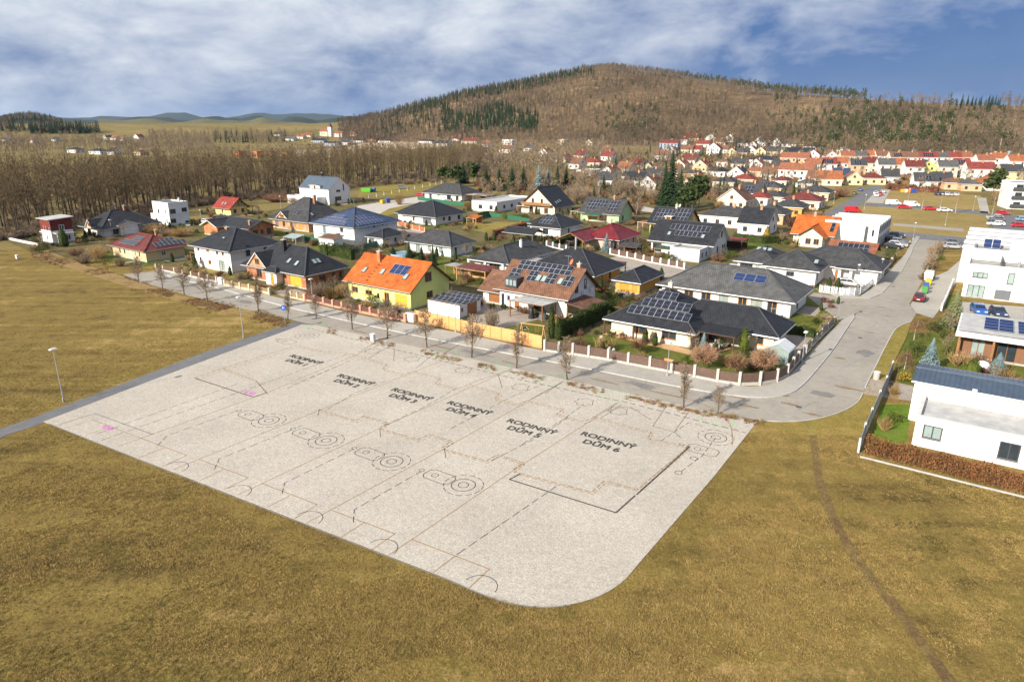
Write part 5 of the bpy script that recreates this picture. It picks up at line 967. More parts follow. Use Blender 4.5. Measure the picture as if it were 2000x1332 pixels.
# --- scattering of what nobody could count
def scatter(name, label, pts, protos, cat=None):
    """pts: (x, y, z, scale, rot, index); protos: meshes; one object, instanced in geometry nodes"""
    col = bpy.data.collections.new(name + '_kinds')
    for i, me in enumerate(protos): o = bpy.data.objects.new('%s_kind_%02d' % (name, i), me); col.objects.link(o)
    me = bpy.data.meshes.new(name); me.from_pydata([p[:3] for p in pts], [], [])
    for an, ty, ix in (('scl', 'FLOAT', 3), ('rot', 'FLOAT', 4)): at = me.attributes.new(an, ty, 'POINT'); at.data.foreach_set('value', [p[ix] for p in pts])
    at = me.attributes.new('idx', 'INT', 'POINT'); at.data.foreach_set('value', [int(p[5]) for p in pts])
    o = put(name, me, label=label, kind='stuff')
    if cat: o['category'] = cat
    ng = bpy.data.node_groups.new(name, 'GeometryNodeTree'); ng.interface.new_socket('Geometry', in_out='INPUT', socket_type='NodeSocketGeometry'); ng.interface.new_socket('Geometry', in_out='OUTPUT', socket_type='NodeSocketGeometry')
    N = ng.nodes.new; L = ng.links.new; gi, go = N('NodeGroupInput'), N('NodeGroupOutput'); ip = N('GeometryNodeInstanceOnPoints'); ci = N('GeometryNodeCollectionInfo'); ci.inputs['Collection'].default_value = col; ci.inputs['Separate Children'].default_value = True; ci.inputs['Reset Children'].default_value = True; ip.inputs['Pick Instance'].default_value = True
    def attr(n, t): a = N('GeometryNodeInputNamedAttribute'); a.data_type = t; a.inputs[0].default_value = n; return a.outputs[0]
    cx = N('ShaderNodeCombineXYZ'); L(attr('rot', 'FLOAT'), cx.inputs[2]); sx = N('ShaderNodeCombineXYZ'); s_ = attr('scl', 'FLOAT')
    for k in range(3): L(s_, sx.inputs[k])
    mp = N('GeometryNodeMeshToPoints'); L(gi.outputs[0], mp.inputs[0]); L(mp.outputs[0], ip.inputs['Points']); L(ci.outputs[0], ip.inputs['Instance']); L(attr('idx', 'INT'), ip.inputs['Instance Index']); L(cx.outputs[0], ip.inputs['Rotation']); L(sx.outputs[0], ip.inputs['Scale']); L(ip.outputs[0], go.inputs[0])
    md = o.modifiers.new('scatter', 'NODES'); md.node_group = ng; return o
def joined(T, C, tm, cm, name='kind'):
    m = MB()
    for q, i in ((T, 0), (C, 1)):
        b = len(m.v); m.v += q.v; m.f += [[k + b for k in f] for f in q.f]; m.mi += [i] * len(q.f); m.uv += q.uv
    return m.mesh(name, [tm, cm])
# ---- the wooded hill
def hill_kind(u, v, rd):
    """which trees stand where, as seen: 0 bare, 1 conifer, 2 none, 3 pine"""
    if 862 < u < 1052 and 214 + 10 * math.sin(u * .05) < v < 262: return 1 if rd.random() < .93 else 0
    if 740 < u < 870 and 225 < v < 265: return 1 if rd.random() < .35 else 0
    if u < 1160 and v < interp(CREST_PX, u) + 16 and u > 740: return 1 if rd.random() < .6 else 0
    if 1600 < u < 1865 and 212 < v < 300: return 3 if rd.random() < (.5 if v > 240 else .22) else (0 if rd.random() < .75 else 2)
    if 1330 < u < 1690 and v < interp(CREST_PX, u) + 8: return 3 if rd.random() < .42 else (0 if rd.random() < .5 else 2)
    if 1420 < u < 1510 and 186 < v < 214: return 2 if rd.random() < .9 else 0
    if 1555 < u < 1790 and 190 < v < 220: return 2 if rd.random() < .93 else 0
    if u > 1690 and v < 222: return 2 if rd.random() < .86 else (1 if 1870 < u < 1950 else 0)
    if 1880 < u and 225 < v < 300: return 3 if rd.random() < .16 else (0 if rd.random() < .8 else 2)
    if 1500 < u < 1600: return 3 if rd.random() < .22 else 0
    if 1180 < u < 1290 and 225 < v < 265: return 3 if rd.random() < .3 else 0
    return 3 if rd.random() < .035 else 0
def hill_wood():
    rd = random.Random(11); ks = []
    for i in range(5): T, C = bare(100 + i, 15, .22, .3, .30, 9, 5, 5, .30, up=1.3, twl=1.4); ks.append(joined(T, C, BARKL if i == 2 else BARK, TWIGH))
    for i in range(3): T, C = spruce(200 + i, 15, 3.4, 10, 6); ks.append(joined(T, C, BARKD, L_SPRUCE))
    for i in range(3): T, C = pine(300 + i, 16, 3.6, 12, 9); ks.append(joined(T, C, BARKL if i == 0 else BARK, L_PINE))
    pts = []; a0, a1 = az_of(665), az_of(2060) + 1.5
    az = a0
    while az < a1:
        rb, rc = interp(RB, az), interp(RC, az); r = rb - 15
        while r < rc + 70:
            rr = r + rd.uniform(-3, 3); aa = az + rd.uniform(-.2, .2); x, y = rr * math.sin(R(aa)), rr * math.cos(R(aa)); z = zt(x, y); u, v = proj(x, y, z); k = hill_kind(u, v, rd)
            if k != 2 and rd.random() < .9 and mnoise.noise((x * .02, y * .02, 7.0)) > -.62:
                idx = {0: rd.randrange(5), 1: 5 + rd.randrange(3), 3: 8 + rd.randrange(3)}[k]; pts.append((x, y, z - .3, rd.uniform(.5, 1.05) * ((.82 + .3 * mnoise.noise((x * .01, y * .01, 2.0))) if k == 0 else rd.uniform(.7, 1.05)), rd.uniform(0, 6.28), idx))
            r += 5.6
        az += .33
    scatter('hill_forest', 'brown leafless wood with dark conifer patches covering the hill', pts, ks)
hill_wood()
# ---- belt of tall bare trees behind the village, left
def belt():
    rd = random.Random(5); keys = []
    for i in range(7): keys.append(proto(('belt', i), lambda i=i: bare(500 + i, 18, .26, .28, .30, 15, 5, 5, .10, up=1.35, twl=1.25), BARKD, TWIGD))
    front = [(-60, 478), (60, 462), (140, 448), (250, 430), (330, 412), (400, 402), (470, 392), (560, 384), (640, 370), (720, 362), (800, 358), (880, 352), (960, 340)]
    back = [(-60, 372), (200, 352), (400, 345), (600, 335), (800, 325), (960, 318)]
    pts = []
    for _ in range(5200):
        u = rd.uniform(-60, 950); v0 = interp(back, u); v1 = interp(front, u); t = rd.random(); a = P(u, v1); b = P(u, v0); p = a.lerp(b, t ** 1.2)
        if all((p.x - q.x) ** 2 + (p.y - q.y) ** 2 > 9 for q, _ in pts[-700:]): pts.append((p, t))
        if len(pts) > 900: break
    pts.sort(key=lambda q: q[1]); near, far = pts[:300], pts[300:]
    for p, t in near:
        a, b = keys[rd.randrange(7)]; s = rd.uniform(.72, 1.08); o = thing('bare_tree', 'tall slender leafless tree in the dense belt behind the houses on the left', 'tree', (p.x, p.y, 0), rd.uniform(0, 6.28), 'leafless trees of the belt behind the village'); o.scale = (s * rd.uniform(.85, 1.1), s * rd.uniform(.85, 1.1), s); put('trunk', a, o); put('crown', b, o)
    protos = []
    for i in range(4): T, C = bare(520 + i, 18, .24, .3, .28, 12, 4, 4, .14, up=1.4, twl=1.25); protos.append(joined(T, C, BARKD, TWIGD))
    fp = [(p.x, p.y, 0, rd.uniform(.7, 1.05), rd.uniform(0, 6.28), rd.randrange(4)) for p, t in far]
    scatter('tree_belt', 'far depth of the leafless tree belt behind the village', fp, protos)
    # undergrowth at its foot
    ug = []
    for i in range(3): T, C = twigbush(530 + i, 2.2, 2.6, 70, .08); ug.append(joined(T, C, TWIGR, TWIG))
    fp = []
    for _ in range(900):
        u = rd.uniform(-60, 960); v1 = interp(front, u); v0 = interp(back, u); p = P(u, v1 + (v0 - v1) * rd.random() ** 1.6 + rd.uniform(-2, 4)); fp.append((p.x, p.y, 0, rd.uniform(.5, 1.1), rd.uniform(0, 6.28), rd.randrange(3)))
    scatter('undergrowth', 'brown brushwood at the foot of the leafless tree belt', fp, ug)
belt()
# ---- far woods and tree lines of the valley
def far_woods():
    rd = random.Random(9); ks = []
    for i in range(4): T, C = bare(600 + i, 14, .22, .25, .34, 9, 3, 3, .5, up=1.2, twl=1.3); ks.append(joined(T, C, BARK, TWIG))
    for i in range(2): T, C = spruce(640 + i, 16, 3.0, 9, 6); ks.append(joined(T, C, BARKD, L_SPRUCE))
    pts = []
    def band(u0, u1, va, vb, n, sc=1.0, con=0.0, s0=.7, s1=1.1):
        for _ in range(n):
            u = rd.uniform(u0, u1); v = rd.uniform(va, vb); p = PT(u, v); pts.append((p.x, p.y, p.z - .3, rd.uniform(s0, s1) * sc, rd.uniform(0, 6.28), 4 + rd.randrange(2) if rd.random() < con else rd.randrange(4)))
    band(0, 420, 284, 298, 330); band(0, 700, 300, 316, 130); band(290, 560, 264, 282, 240); band(0, 200, 268, 280, 60); band(700, 1180, 285, 312, 300, .8); band(900, 1100, 318, 345, 220, .9); band(1080, 1320, 268, 318, 330, .6); band(1180, 1330, 318, 352, 110, .6, .15); band(950, 1120, 272, 290, 120, .6)
    band(560, 700, 262, 272, 60, .8); band(420, 560, 268, 280, 110, .9, .5); band(0, 160, 250, 258, 160, 1.0, .5); band(60, 195, 256, 262, 160, 1.0, .85); band(700, 760, 262, 280, 60, .8, .2); band(1290, 1580, 285, 345, 170, .5, .25); band(1600, 2000, 300, 330, 150, .45, .15)
    for _ in range(900):                 # dark wood on the far left knoll
        a = rd.uniform(az_of(-60), az_of(122)); r = rd.uniform(2350, 2850); x, y = r * math.sin(R(a)), r * math.cos(R(a)); z = zt(x, y) + knoll(x, y); pts.append((x, y, z - 1, rd.uniform(.9, 1.3), rd.uniform(0, 6.28), 4 + rd.randrange(2) if rd.random() < .45 else rd.randrange(4)))
    scatter('valley_woods', 'far tree lines and copses across the valley', pts, ks)
def knoll(x, y):
    a = math.degrees(math.atan2(x, y)); r = math.hypot(x, y); c = az_of(58); return 34 * math.exp(-((a - c) / 2.2) ** 2) * math.exp(-((r - 2650) / 330) ** 2)
def ridge(name, az0, az1, r, hfun, m_, depth=700, n=90):
    v, f = [], []
    for i in range(n + 1):
        a = az0 + (az1 - az0) * i / n; hh = hfun(a)
        for k, (dr, q) in enumerate(((-depth, -.25), (-depth * .5, .55), (-depth * .15, .93), (0, 1.0), (depth * .6, .6), (depth * 1.4, -.3))):
            rr = r + dr; x, y = rr * math.sin(R(a)), rr * math.cos(R(a)); v.append((x, y, zt(x, y) + hh * q if q > 0 else zt(x, y) - 14))
    for i in range(n):
        for k in range(5): f.append([i * 6 + k, i * 6 + k + 1, (i + 1) * 6 + k + 1, (i + 1) * 6 + k][::-1])
    me = bpy.data.meshes.new(name); me.from_pydata(v, [], f); me.materials.append(m_); me.polygons.foreach_set('use_smooth', [True] * len(f)); put(name, me, kind='structure')
G_FOREST = ground_mat('far_forest', [(.018, .028, .016), (.035, .045, .024), (.055, .052, .03)], .004, .03, .6, .12, dist=6.0)
G_FARF = ground_mat('far_farmland', [(.09, .085, .04), (.15, .125, .06), (.11, .12, .05)], .001, .006, .2, .05, dist=3.0)
def kn():
    v, f = [], []; n, k = 40, 18
    for i in range(n + 1):
        for j in range(k + 1):
            a = az_of(-160) + (az_of(200) - az_of(-160)) * i / n; r = 1750 + 1900 * j / k; x, y = r * math.sin(R(a)), r * math.cos(R(a)); v.append((x, y, zt(x, y) + knoll(x, y) - 1.5))
    for i in range(n):
        for j in range(k): f.append([i * (k + 1) + j, i * (k + 1) + j + 1, (i + 1) * (k + 1) + j + 1, (i + 1) * (k + 1) + j][::-1])
    me = bpy.data.meshes.new('knoll'); me.from_pydata(v, [], f); me.materials.append(G_FOREST); me.polygons.foreach_set('use_smooth', [True] * len(f)); put('knoll', me, kind='structure')
kn(); far_woods()
nzf = lambda a, s, o: mnoise.noise((a * s, o, .5))
ridge('distant_hills', -52, 2, 14000, lambda a: 150 + 90 * nzf(a, .35, 1) + 35 * nzf(a, 1.1, 2), G_FOREST, 2500)
ridge('distant_hills', -50, -6, 7500, lambda a: 62 + 50 * nzf(a, .5, 7) + 14 * nzf(a, 1.7, 3), G_FOREST, 1200)
ridge('distant_hills', -30, -3, 4300, lambda a: max(4, 30 + 24 * nzf(a, .6, 11)), G_FARF, 900)
ridge('distant_hills', -17, -7, 5600, lambda a: 45 + 30 * nzf(a, .9, 21), G_FOREST, 700)
ofl = [(-31, 3000), (-20, 3100), (-19, 3500), (-32, 3500)]
# ------------------------------------------------------------------ houses of the farther village, one by one
def simple_house(p, w, d, hh, kind, pitch, wm, rm, ang, label, group, solar=0, floors=1, name='village_house', chim=True):
    t = House(); t.root = thing(name, label, 'house', p, ang, group); t.W, t.D, t.h, t.o, t.p = w, d, hh, .5, R(pitch)
    wins = []
    for fl in range(floors):
        z = .9 + 2.8 * fl
        wins += [('F', (k + .5) / max(1, int(w / 3.4)), z, 1.2, 1.3, 'b' if (k + fl) % 3 else 'g') for k in range(max(1, int(w / 3.4)))] + [('R', (k + .5) / max(1, int(d / 3.8)), z, 1.1, 1.3, 'g') for k in range(max(1, int(d / 3.8)))]
    if kind == 'gb': wins.append(('F', .5, hh + .25, 1.1, 1.1, 'b'))
    if kind == 'ga': wins.append(('R', .5, hh + .25, 1.1, 1.1, 'b'))
    wall_block(t, -w, 0, 0, d, 0, hh, wm, wins, kind, t.p, base=False); t.roof, t.zr = add_roof(t, kind, -w, 0, 0, d, hh, .5, t.p, rm, None, TRIM, gutter=False)
    if chim and kind != 'flat': b = MB(); x, y = -w * .4, d * .45; b.box(x - .35, x + .35, y - .35, y + .35, hh, t.zr + .8); b.build('chimney', BRICK3, t.root)
    if solar and kind != 'flat': panels(t, 'F', w * .2, 1.0, int(w * .6 / 1.3), 2, 1.25, 1.7)
    return t
R_FORANGE = rt('weathered_orange', (.40, .14, .06), rough=.8); W_FYELLOW = stucco('pale_yellow', (.66, .57, .34))
WN = {'w': (W_WHITE, 'white'), 'c': (W_CREAM, 'cream'), 'y': (W_FYELLOW, 'yellow'), 'o': (W_ORANGE, 'orange-walled'), 'g': (W_LIME, 'pale green'), 't': (W_TAN, 'tan'), 'p': (W_PEACH, 'peach'), 'b': (W_BLUE, 'blue-grey'), 'k': (BRICK2, 'raw orange brick')}
RN = {'b': (R_BLACK, 'black'), 'g': (R_GREY, 'grey'), 'l': (R_LGREY, 'light grey'), 'o': (R_FORANGE, 'orange'), 'r': (rt('weathered_red', (.27, .06, .045), rough=.8), 'red'), 'm': (R_DRED, 'dark red'), 'n': (R_BROWN, 'brown'), 'v': (R_GREEN, 'green'), 'u': (R_BLUE, 'blue'), 'f': (R_PALE, 'pale'), 't': (R_RUST, 'rust-red')}
KN = {'h': 'hip', 'a': 'ga', 'b': 'gb', 'f': 'flat'}; KW = {'h': 'hip', 'a': 'gable', 'b': 'front-gabled', 'f': 'flat'}
# u, v of the foot's middle, width on the picture, wall, roof, kind, floors, solar
ROWS = {
 'in upper row below pine wood': (-12, '1622 322 24 w n b 2|1655 322 26 c t a 2|1680 322 18 c l a 2|1703 321 26 c o a 2|1723 322 16 w n a 2|1752 325 27 w n a 2 s|1779 325 20 w n a 2|1812 325 34 w r a 2 s|1838 325 14 w l a 2|1860 325 30 w r a 2|1884 325 24 w t a 2|1924 332 30 w t a 2|1952 328 26 w o a 2|1986 334 30 w o a 2'),
 'in middle row below pine wood': (-14, '1617 340 30 w r a 2 s|1643 338 24 w o a 2|1675 343 28 p g a 2 s|1698 338 24 c m a 2|1730 342 30 w l a 2|1754 342 26 c o a 2|1785 347 34 w m a 2|1810 345 20 g g b 2|1850 347 34 c l a 2|1878 343 20 w r a 2 s|1914 352 48 w r a 2|1975 358 38 y g a 2'),
 'in row behind the green': (-18, '1618 363 48 c o a 1|1642 356 28 w u a 1 s|1667 362 24 y n b 1|1706 361 44 y m h 1|1738 358 24 w g a 1|1808 368 42 w g a 1 s|1840 366 16 t g a 1|1862 371 18 p n h 1|1896 374 38 p l h 1|1946 373 52 w o b 1'),
 'in row at the forest edge': (-30, '1305 292 34 b m a 2|1333 284 18 w r h 2|1354 276 30 y m a 1|1387 278 24 w o b 1|1372 288 24 w r a 1|1425 278 22 w r b 1|1450 286 20 w g a 1|1469 289 17 w m b 1|1484 286 20 w l b 2|1516 286 22 w l b 1|1541 288 26 w l a 1|1561 285 18 y f f 1|1342 272 16 w r a 1|1405 284 20 c n a 1|1500 280 16 w m a 1|1590 294 34 w g h 1'),
 'in second hillside row': (-30, '1392 304 26 w r b 2|1428 306 22 y g b 1|1448 306 22 y g a 1 s|1484 304 22 y n b 1|1526 302 16 w f f 1|1559 306 50 w b a 1|1586 319 24 w r b 2|1310 302 20 w m b 1|1340 300 22 c n a 1|1358 300 20 w r a 1|1410 300 20 w n a 1|1465 300 20 w m b 1|1508 304 22 y g a 1|1540 300 20 w t b 1|1366 336 32 y r b 1|1290 312 26 w n a 1|1325 318 22 t n h 1'),
 'in middle hillside row': (-33, '1495 322 60 w b h 1|1549 326 48 p t a 2|1551 354 58 w t a 2|1396 346 38 w b h 1|1436 351 34 w g b 1 s|1471 346 42 p t h 1|1447 363 44 p r h 1|1346 351 28 o g h 1|1351 369 32 c o b 1|1411 369 42 t g h 1|1520 336 30 w g a 1|1310 345 26 w n a 1|1325 332 22 c t b 1|1345 322 24 w m a 1|1410 326 26 w n h 1|1440 330 28 c g a 1|1475 331 26 w t b 1|1500 352 30 w n a 1|1520 366 34 c m h 1|1585 340 28 w t a 2|1590 362 34 y n a 1|1570 372 30 w g h 1'),
 'in nearest hillside row': (-34, '1443 386 36 w g h 1|1490 381 62 y g h 1 s|1427 408 56 c n b 1 s|1476 403 27 w r h 1|1461 393 22 t g a 1 s|1505 401 24 c g h 1|1561 409 68 c m h 1|1586 391 56 y g h 1|1533 423 60 o g h 1|1494 437 66 p g h 1|1412 444 92 w g h 1|1468 459 54 w b a 1'),
 'among the valley orchards': (-34, '1235 366 38 w b a 1|1205 356 30 w g h 1|1264 373 28 w n b 1|1226 329 26 y v h 1|1150 327 44 y r h 1|1183 322 22 w r a 2|1140 344 34 w f f 1|990 284 22 w f f 2|985 299 26 w n a 1|916 281 36 c m a 1|830 281 38 w b h 1|862 286 26 w b a 1|1095 284 13 t f f 2|1150 285 15 c n b 1|1180 303 16 w n a 1|1060 305 14 w n b 1|1130 312 20 w m a 1|1160 340 26 c g h 1|1185 348 24 w n b 1|1215 340 24 w t a 1|1245 350 26 c n h 1|1270 356 24 w g a 1|1120 330 20 w n a 1|1095 318 16 c t b 1|1240 332 22 w m a 1|1265 340 22 y g b 1|1285 352 22 w n h 1|1180 365 26 w g a 1|1030 296 18 w g a 1|945 288 20 w n a 1|890 276 16 w r a 1'),
 'in settlement left of hill': (-20, '620 279 28 b b a 1|646 285 34 b b h 1|673 283 20 w g a 1|700 279 26 w b h 1|726 277 20 p t a 1|750 280 26 w g h 1|565 275 20 w l a 1|600 268 18 c o a 1|585 271 16 w t a 1|660 268 18 w t a 2|690 266 20 c o a 1|540 266 14 w g a 1|140 299 24 w b h 1|185 302 30 w b h 1|216 303 18 w b a 1|268 304 16 t n h 1|205 273 11 w g b 1|222 274 16 w t a 1|238 276 14 w t a 1|266 272 14 w r b 1|8 277 12 w g a 1|60 279 10 w n a 1|105 277 10 w g a 1'),
}
def far_village():
    ordw = ['first', 'second', 'third', 'fourth', 'fifth', 'sixth', 'seventh', 'eighth', 'ninth', 'tenth', 'eleventh', 'twelfth', 'thirteenth', 'fourteenth', 'fifteenth', 'sixteenth', 'seventeenth', 'eighteenth', 'nineteenth', 'twentieth', 'twenty-first', 'twenty-second', 'twenty-third', 'twenty-fourth', 'twenty-fifth', 'twenty-sixth', 'twenty-seventh', 'twenty-eighth', 'twenty-ninth', 'thirtieth', 'thirty-first', 'thirty-second', 'thirty-third']
    for place, (ang, tab) in ROWS.items():
        es = [e.split() for e in tab.split('|')]; es.sort(key=lambda e: int(e[0]))
        for i, e in enumerate(es):
            u, v, wpx = int(e[0]), int(e[1]), int(e[2]); p = PT(u, v); dep = p.y * CP - (p.z - H) * SP; fw = wpx * dep / F
            kind = KN[e[5]]; fl = int(e[6]); sol = len(e) > 7; wm, wn = WN[e[3]]; rm, rn = RN[e[4]]
            d = 10.0 if fl > 1 else 11.0; g = R(ang); rel = abs(math.cos(g)); w = max(8.0, (fw - d * abs(math.sin(g)) * .3) / rel); w = min(w, 24)
            a = Vector((math.cos(g), math.sin(g), 0)); b = Vector((-a.y, a.x, 0)); n = p + a * w / 2 - b * 0
            hh = 6.0 if fl > 1 else 3.4
            n.z = min(zt(n.x, n.y), p.z)
            simple_house(n, w, d, hh, kind, {'hip': 24, 'ga': 34, 'gb': 38, 'flat': 0}[kind], wm, rm, g, '%s house with %s %s roof, %s from left %s' % (wn, rn, KW[e[5]], ordw[i], place), 'houses of the farther village', sol, fl)
far_village()
for i, (u, w, hh) in enumerate(((468, 14, 5.5), (503, 15, 6.0), (530, 16, 5.8), (562, 14, 5.2))):
    p = PT(u, 309); s = (p.y) / F; t = House(); t.root = thing('unfinished_house', 'roofless raw orange brick shell, %s of four on the valley building site' % ['first', 'second', 'third', 'fourth'][i], 'building shell', p, R(-20), 'brick shells on the valley building site'); wall_block(t, -w * s, 0, 0, 9, 0, hh, BRICK2, [('F', .3, 1, 1.6, 1.6, 'g'), ('F', .7, 1, 1.6, 1.6, 'g')], None)
p = PT(640, 267); t = House(); t.root = thing('church', 'small white church with pointed tower among the far houses left of the hill', 'church', p, R(-20)); wall_block(t, -16, 0, 0, 9, 0, 8, W_CREAM, [('F', .3, 3, 1.2, 3, 'g'), ('F', .6, 3, 1.2, 3, 'g')], 'ga', R(45), base=False); add_roof(t, 'ga', -16, 0, 0, 9, 8, .4, R(45), R_RUST, None, TRIM, gutter=False)
wall_block(t, 0.1, 6, 1.5, 7.5, 0, 16, W_WHITE, [('F', .5, 12, 1, 2, 'g')], None, base=False, name='tower'); add_roof(t, 'hip', .1, 6, 1.5, 7.5, 16, .3, R(66), R_DRED, None, TRIM, gutter=False, name='spire')
p = PT(2010, 410); t = House(); t.root = thing('apartment_block', 'white apartment block with dark balconies cut off by the right edge', 'apartment block', p, R(-20)); wall_block(t, -7, 16, 0, 12, 0, 9.5, W_WHITE, row('F', 5, 1, 2.2, 1.6, 'g') + row('F', 5, 4.4, 2.2, 1.6, 'g') + row('F', 5, 7.2, 2.2, 1.6, 'g'), 'flat', base=False); add_roof(t, 'flat', -7, 16, 0, 12, 9.5, 0, 0, R_DFELT)
for k in range(3):
    b = MB(); b.box(-6.5, 6, -1.2, -.02, .9 + 3.0 * k, 1.1 + 3.0 * k); b.box(-6.5, 6, -1.2, -1.1, 1.1 + 3.0 * k, 1.9 + 3.0 * k); b.build('balcony', F_GREY, t.root)
# allotment huts under the pine wood
huts = [(1640, 296), (1660, 297), (1700, 297), (1742, 298), (1765, 299), (1792, 299), (1822, 300), (1875, 302), (1945, 303), (1978, 303)]
for i, (u, v) in enumerate(huts):
    p = PT(u, v); t = House(); m_, w_ = [(W_WHITE, 'white'), (W_BLUE, 'blue-grey'), (W_BROWN, 'brown'), (W_GREEN, 'green')][i % 4]; t.root = thing('garden_hut', '%s allotment hut, %s from left at the foot of the pine wood' % (w_, ['first', 'second', 'third', 'fourth', 'fifth', 'sixth', 'seventh', 'eighth', 'ninth', 'tenth'][i]), 'hut', p, R(-15 + 9 * i), 'allotment huts')
    wall_block(t, -2.2, 2.2, 0, 3.4, 0, 2.4, m_, [('F', .5, .9, 1.0, .9, 'g')], 'ga', R(24), base=False); add_roof(t, 'ga', -2.2, 2.2, 0, 3.4, 2.4, .3, R(24), [R_PALE, R_GREY, R_RUST][i % 3], None, TRIM, gutter=False)
for u, v, m_, nm in ((770, 286, SANDY, 'bare_earth'), (640, 300, SANDY, 'bare_earth')):
    pts = [PT(u + a, v + b) for a, b in ((-110, 6), (-60, -6), (20, -9), (80, -4), (95, 2), (30, 7), (-40, 12))]; b = MB(); b.face([(q.x, q.y, q.z + .35) for q in pts][::1]); b.build(nm, m_, kind='structure')
pts = [PT(u, v) for u, v in ((170, 250), (260, 243.5), (330, 245.5), (300, 250), (230, 252))]
# ------------------------------------------------------------------ right foreground house: tall block with seamed roof
h = FH
X0, X1, Y0, Y1, EZ, PZ = -10.6, 4.0, 6.52, 12.6, 4.5, 8.0
wall_block(h, X0, X1, Y0, Y1, 0, EZ, W_WHITE, [('L', .5, 1.2, .9, 1.3, 'g')], 'ga', R(PZ), base=False)
add_roof(h, 'ga', X0, X1, Y0, Y1, EZ, .3, R(PZ), R_METAL, R_METAL, TRIM, name='seamed_roof')
tt = math.tan(R(PZ)); ym = (Y0 + Y1) / 2
for k in range(34):
    x = X0 - .2 + k * .45
    if x < X1 + .3:
        for y0, y1 in ((Y0 - .28, ym), (ym, Y1 + .28)): sm = MB(); zz = lambda y: EZ + (min(y, 2 * ym - y) - Y0) * tt + .02; sm.bar((x, y0, zz(y0)), (x, y1, zz(y1)), .04, .06); sm.build('standing_seam', R_METAL, h.root)
b = MB(); b.box(-5.6, -5.2, 6.15, 6.4, 4.3, 4.7); b.build('wall_lamp', TRIM, h.root); antenna(h, -.8, 7.6, 4.6, 5.9)
for k in range(4): b = MB(); x = -8 + k * 2.1; b.box(x - .012, x + .012, .4, 6.2, 2.752, 2.76); b.build('membrane_seam', CONC, h.root)
# ------------------------------------------------------------------ fences
def fence(name, label, pts, ph, hgt, pm, panm, plinth=.3, plm=CONCW, pw=.42, cap=None, gap=(), sub=1, slats=0, thin=.06, cat='fence', posts=True):
    w = [P(u, v) for u, v in pts]; t = thing(name, label, cat, w[0]); o = w[0]; loc = [q - o for q in w]
    if sub > 1: loc = [loc[i].lerp(loc[i + 1], k / sub) for i in range(len(loc) - 1) for k in range(sub)] + [loc[-1]]
    for i, q in enumerate(loc):
        if posts: b = MB(); b.box(-pw / 2, pw / 2, -pw / 2, pw / 2, 0, ph); a = b.build('pillar', pm, t, loc=(q.x, q.y, 0)); a.rotation_euler = (0, 0, GA)
        if cap: c = MB(); c.box(-pw / 2 - .05, pw / 2 + .05, -pw / 2 - .05, pw / 2 + .05, ph, ph + .06); c.build('pillar_cap', cap, a)
    for i, (a, c) in enumerate(zip(loc, loc[1:])):
        d = c - a; ln = d.length; g = math.atan2(d.y, d.x)
        if i in gap: continue
        if plinth: b = MB(); b.box(pw / 2, ln - pw / 2, -.11, .11, 0, plinth); b.build('plinth', plm, t, loc=a, rz=g)
        if slats:
            b = MB(); n = max(2, int(ln / slats)); b.box(pw / 2, ln - pw / 2, -.03, .03, plinth + .15, plinth + .22); b.box(pw / 2, ln - pw / 2, -.03, .03, hgt - .25, hgt - .18)
            for k in range(n): x = pw / 2 + (ln - pw) * (k + .5) / n; b.box(x - slats * .34, x + slats * .34, -.05, -.032, plinth + .06, hgt + .03 * math.sin(math.pi * (k + .5) / n))
            b.build('slat_panel', panm, t, loc=a, rz=g)
        else:
            b = MB(); b.box(pw / 2 + .02, ln - pw / 2 - .02, -thin / 2, thin / 2, plinth + .05, hgt); b.build('panel', panm, t, loc=a, rz=g)
    return t
P_BROWN = mat('fence_brown', (.125, .075, .055), .7, .2, 2); P_ORANGE = mat('fence_peach', (.68, .36, .14), .75, .12, 1.2); P_PINK = mat('pink_brick_pillar', (.60, .30, .22), .85, .15, 3); P_STONE = mat('stone_pillar', (.50, .47, .42), .9, .25, 4, .3, 12); P_DARK = mat('fence_dark', (.06, .062, .07), .6); P_GREEN = mat('green_mesh', (.02, .13, .075), .6, .2); P_RED = mat('fence_red_plank', (.42, .13, .06), .7, .2, 3)
fence('pillar_fence', 'brown panel fence with pale stone pillars curving round the corner garden', [(1064, 687), (1092, 691), (1119, 694), (1150, 699), (1188, 705), (1227, 713), (1269, 721), (1311, 729), (1356, 738), (1401, 747), (1444, 753), (1484, 752), (1517, 746), (1537, 736), (1548, 722), (1558, 710), (1569, 697)], 1.75, 1.55, P_STONE, P_BROWN, .38, P_STONE, pw=.32)
fence('plank_fence', 'peach-orange panel fence in front of the solar house drive', [(812, 628), (832, 632), (855, 637), (877, 642), (902, 648), (920, 652), (942, 657), (958, 660), (979, 664), (1005, 669), (1032, 675), (1058, 681)], 1.95, 1.85, mat('ochre_post', (.55, .30, .07), .7), P_ORANGE, .12, P_ORANGE, pw=.14, thin=.08)
fence('brick_pillar_fence', 'low pink pillar fence with dark slats before the orange-roofed house', [(597, 588), (615, 591), (633, 595), (651, 600), (669, 604), (687, 608), (705, 611), (724, 615), (741, 619), (758, 622), (775, 625), (792, 629)], 1.35, 1.2, P_PINK, mat('slat_brown', (.14, .06, .04), .7), .35, P_PINK, pw=.4, slats=.22)
fence('garden_wall_fence', 'beige wall and slat fence in front of the brick house', [(440, 559), (455, 562), (470, 565), (488, 568), (505, 571), (527, 576)], 1.35, 1.15, mat('sand_pillar', (.58, .47, .33), .9), mat('slat_tan', (.32, .21, .10), .8), .5, mat('sand_pillar'  , (.5, .4, .3)), pw=.4, slats=.25)
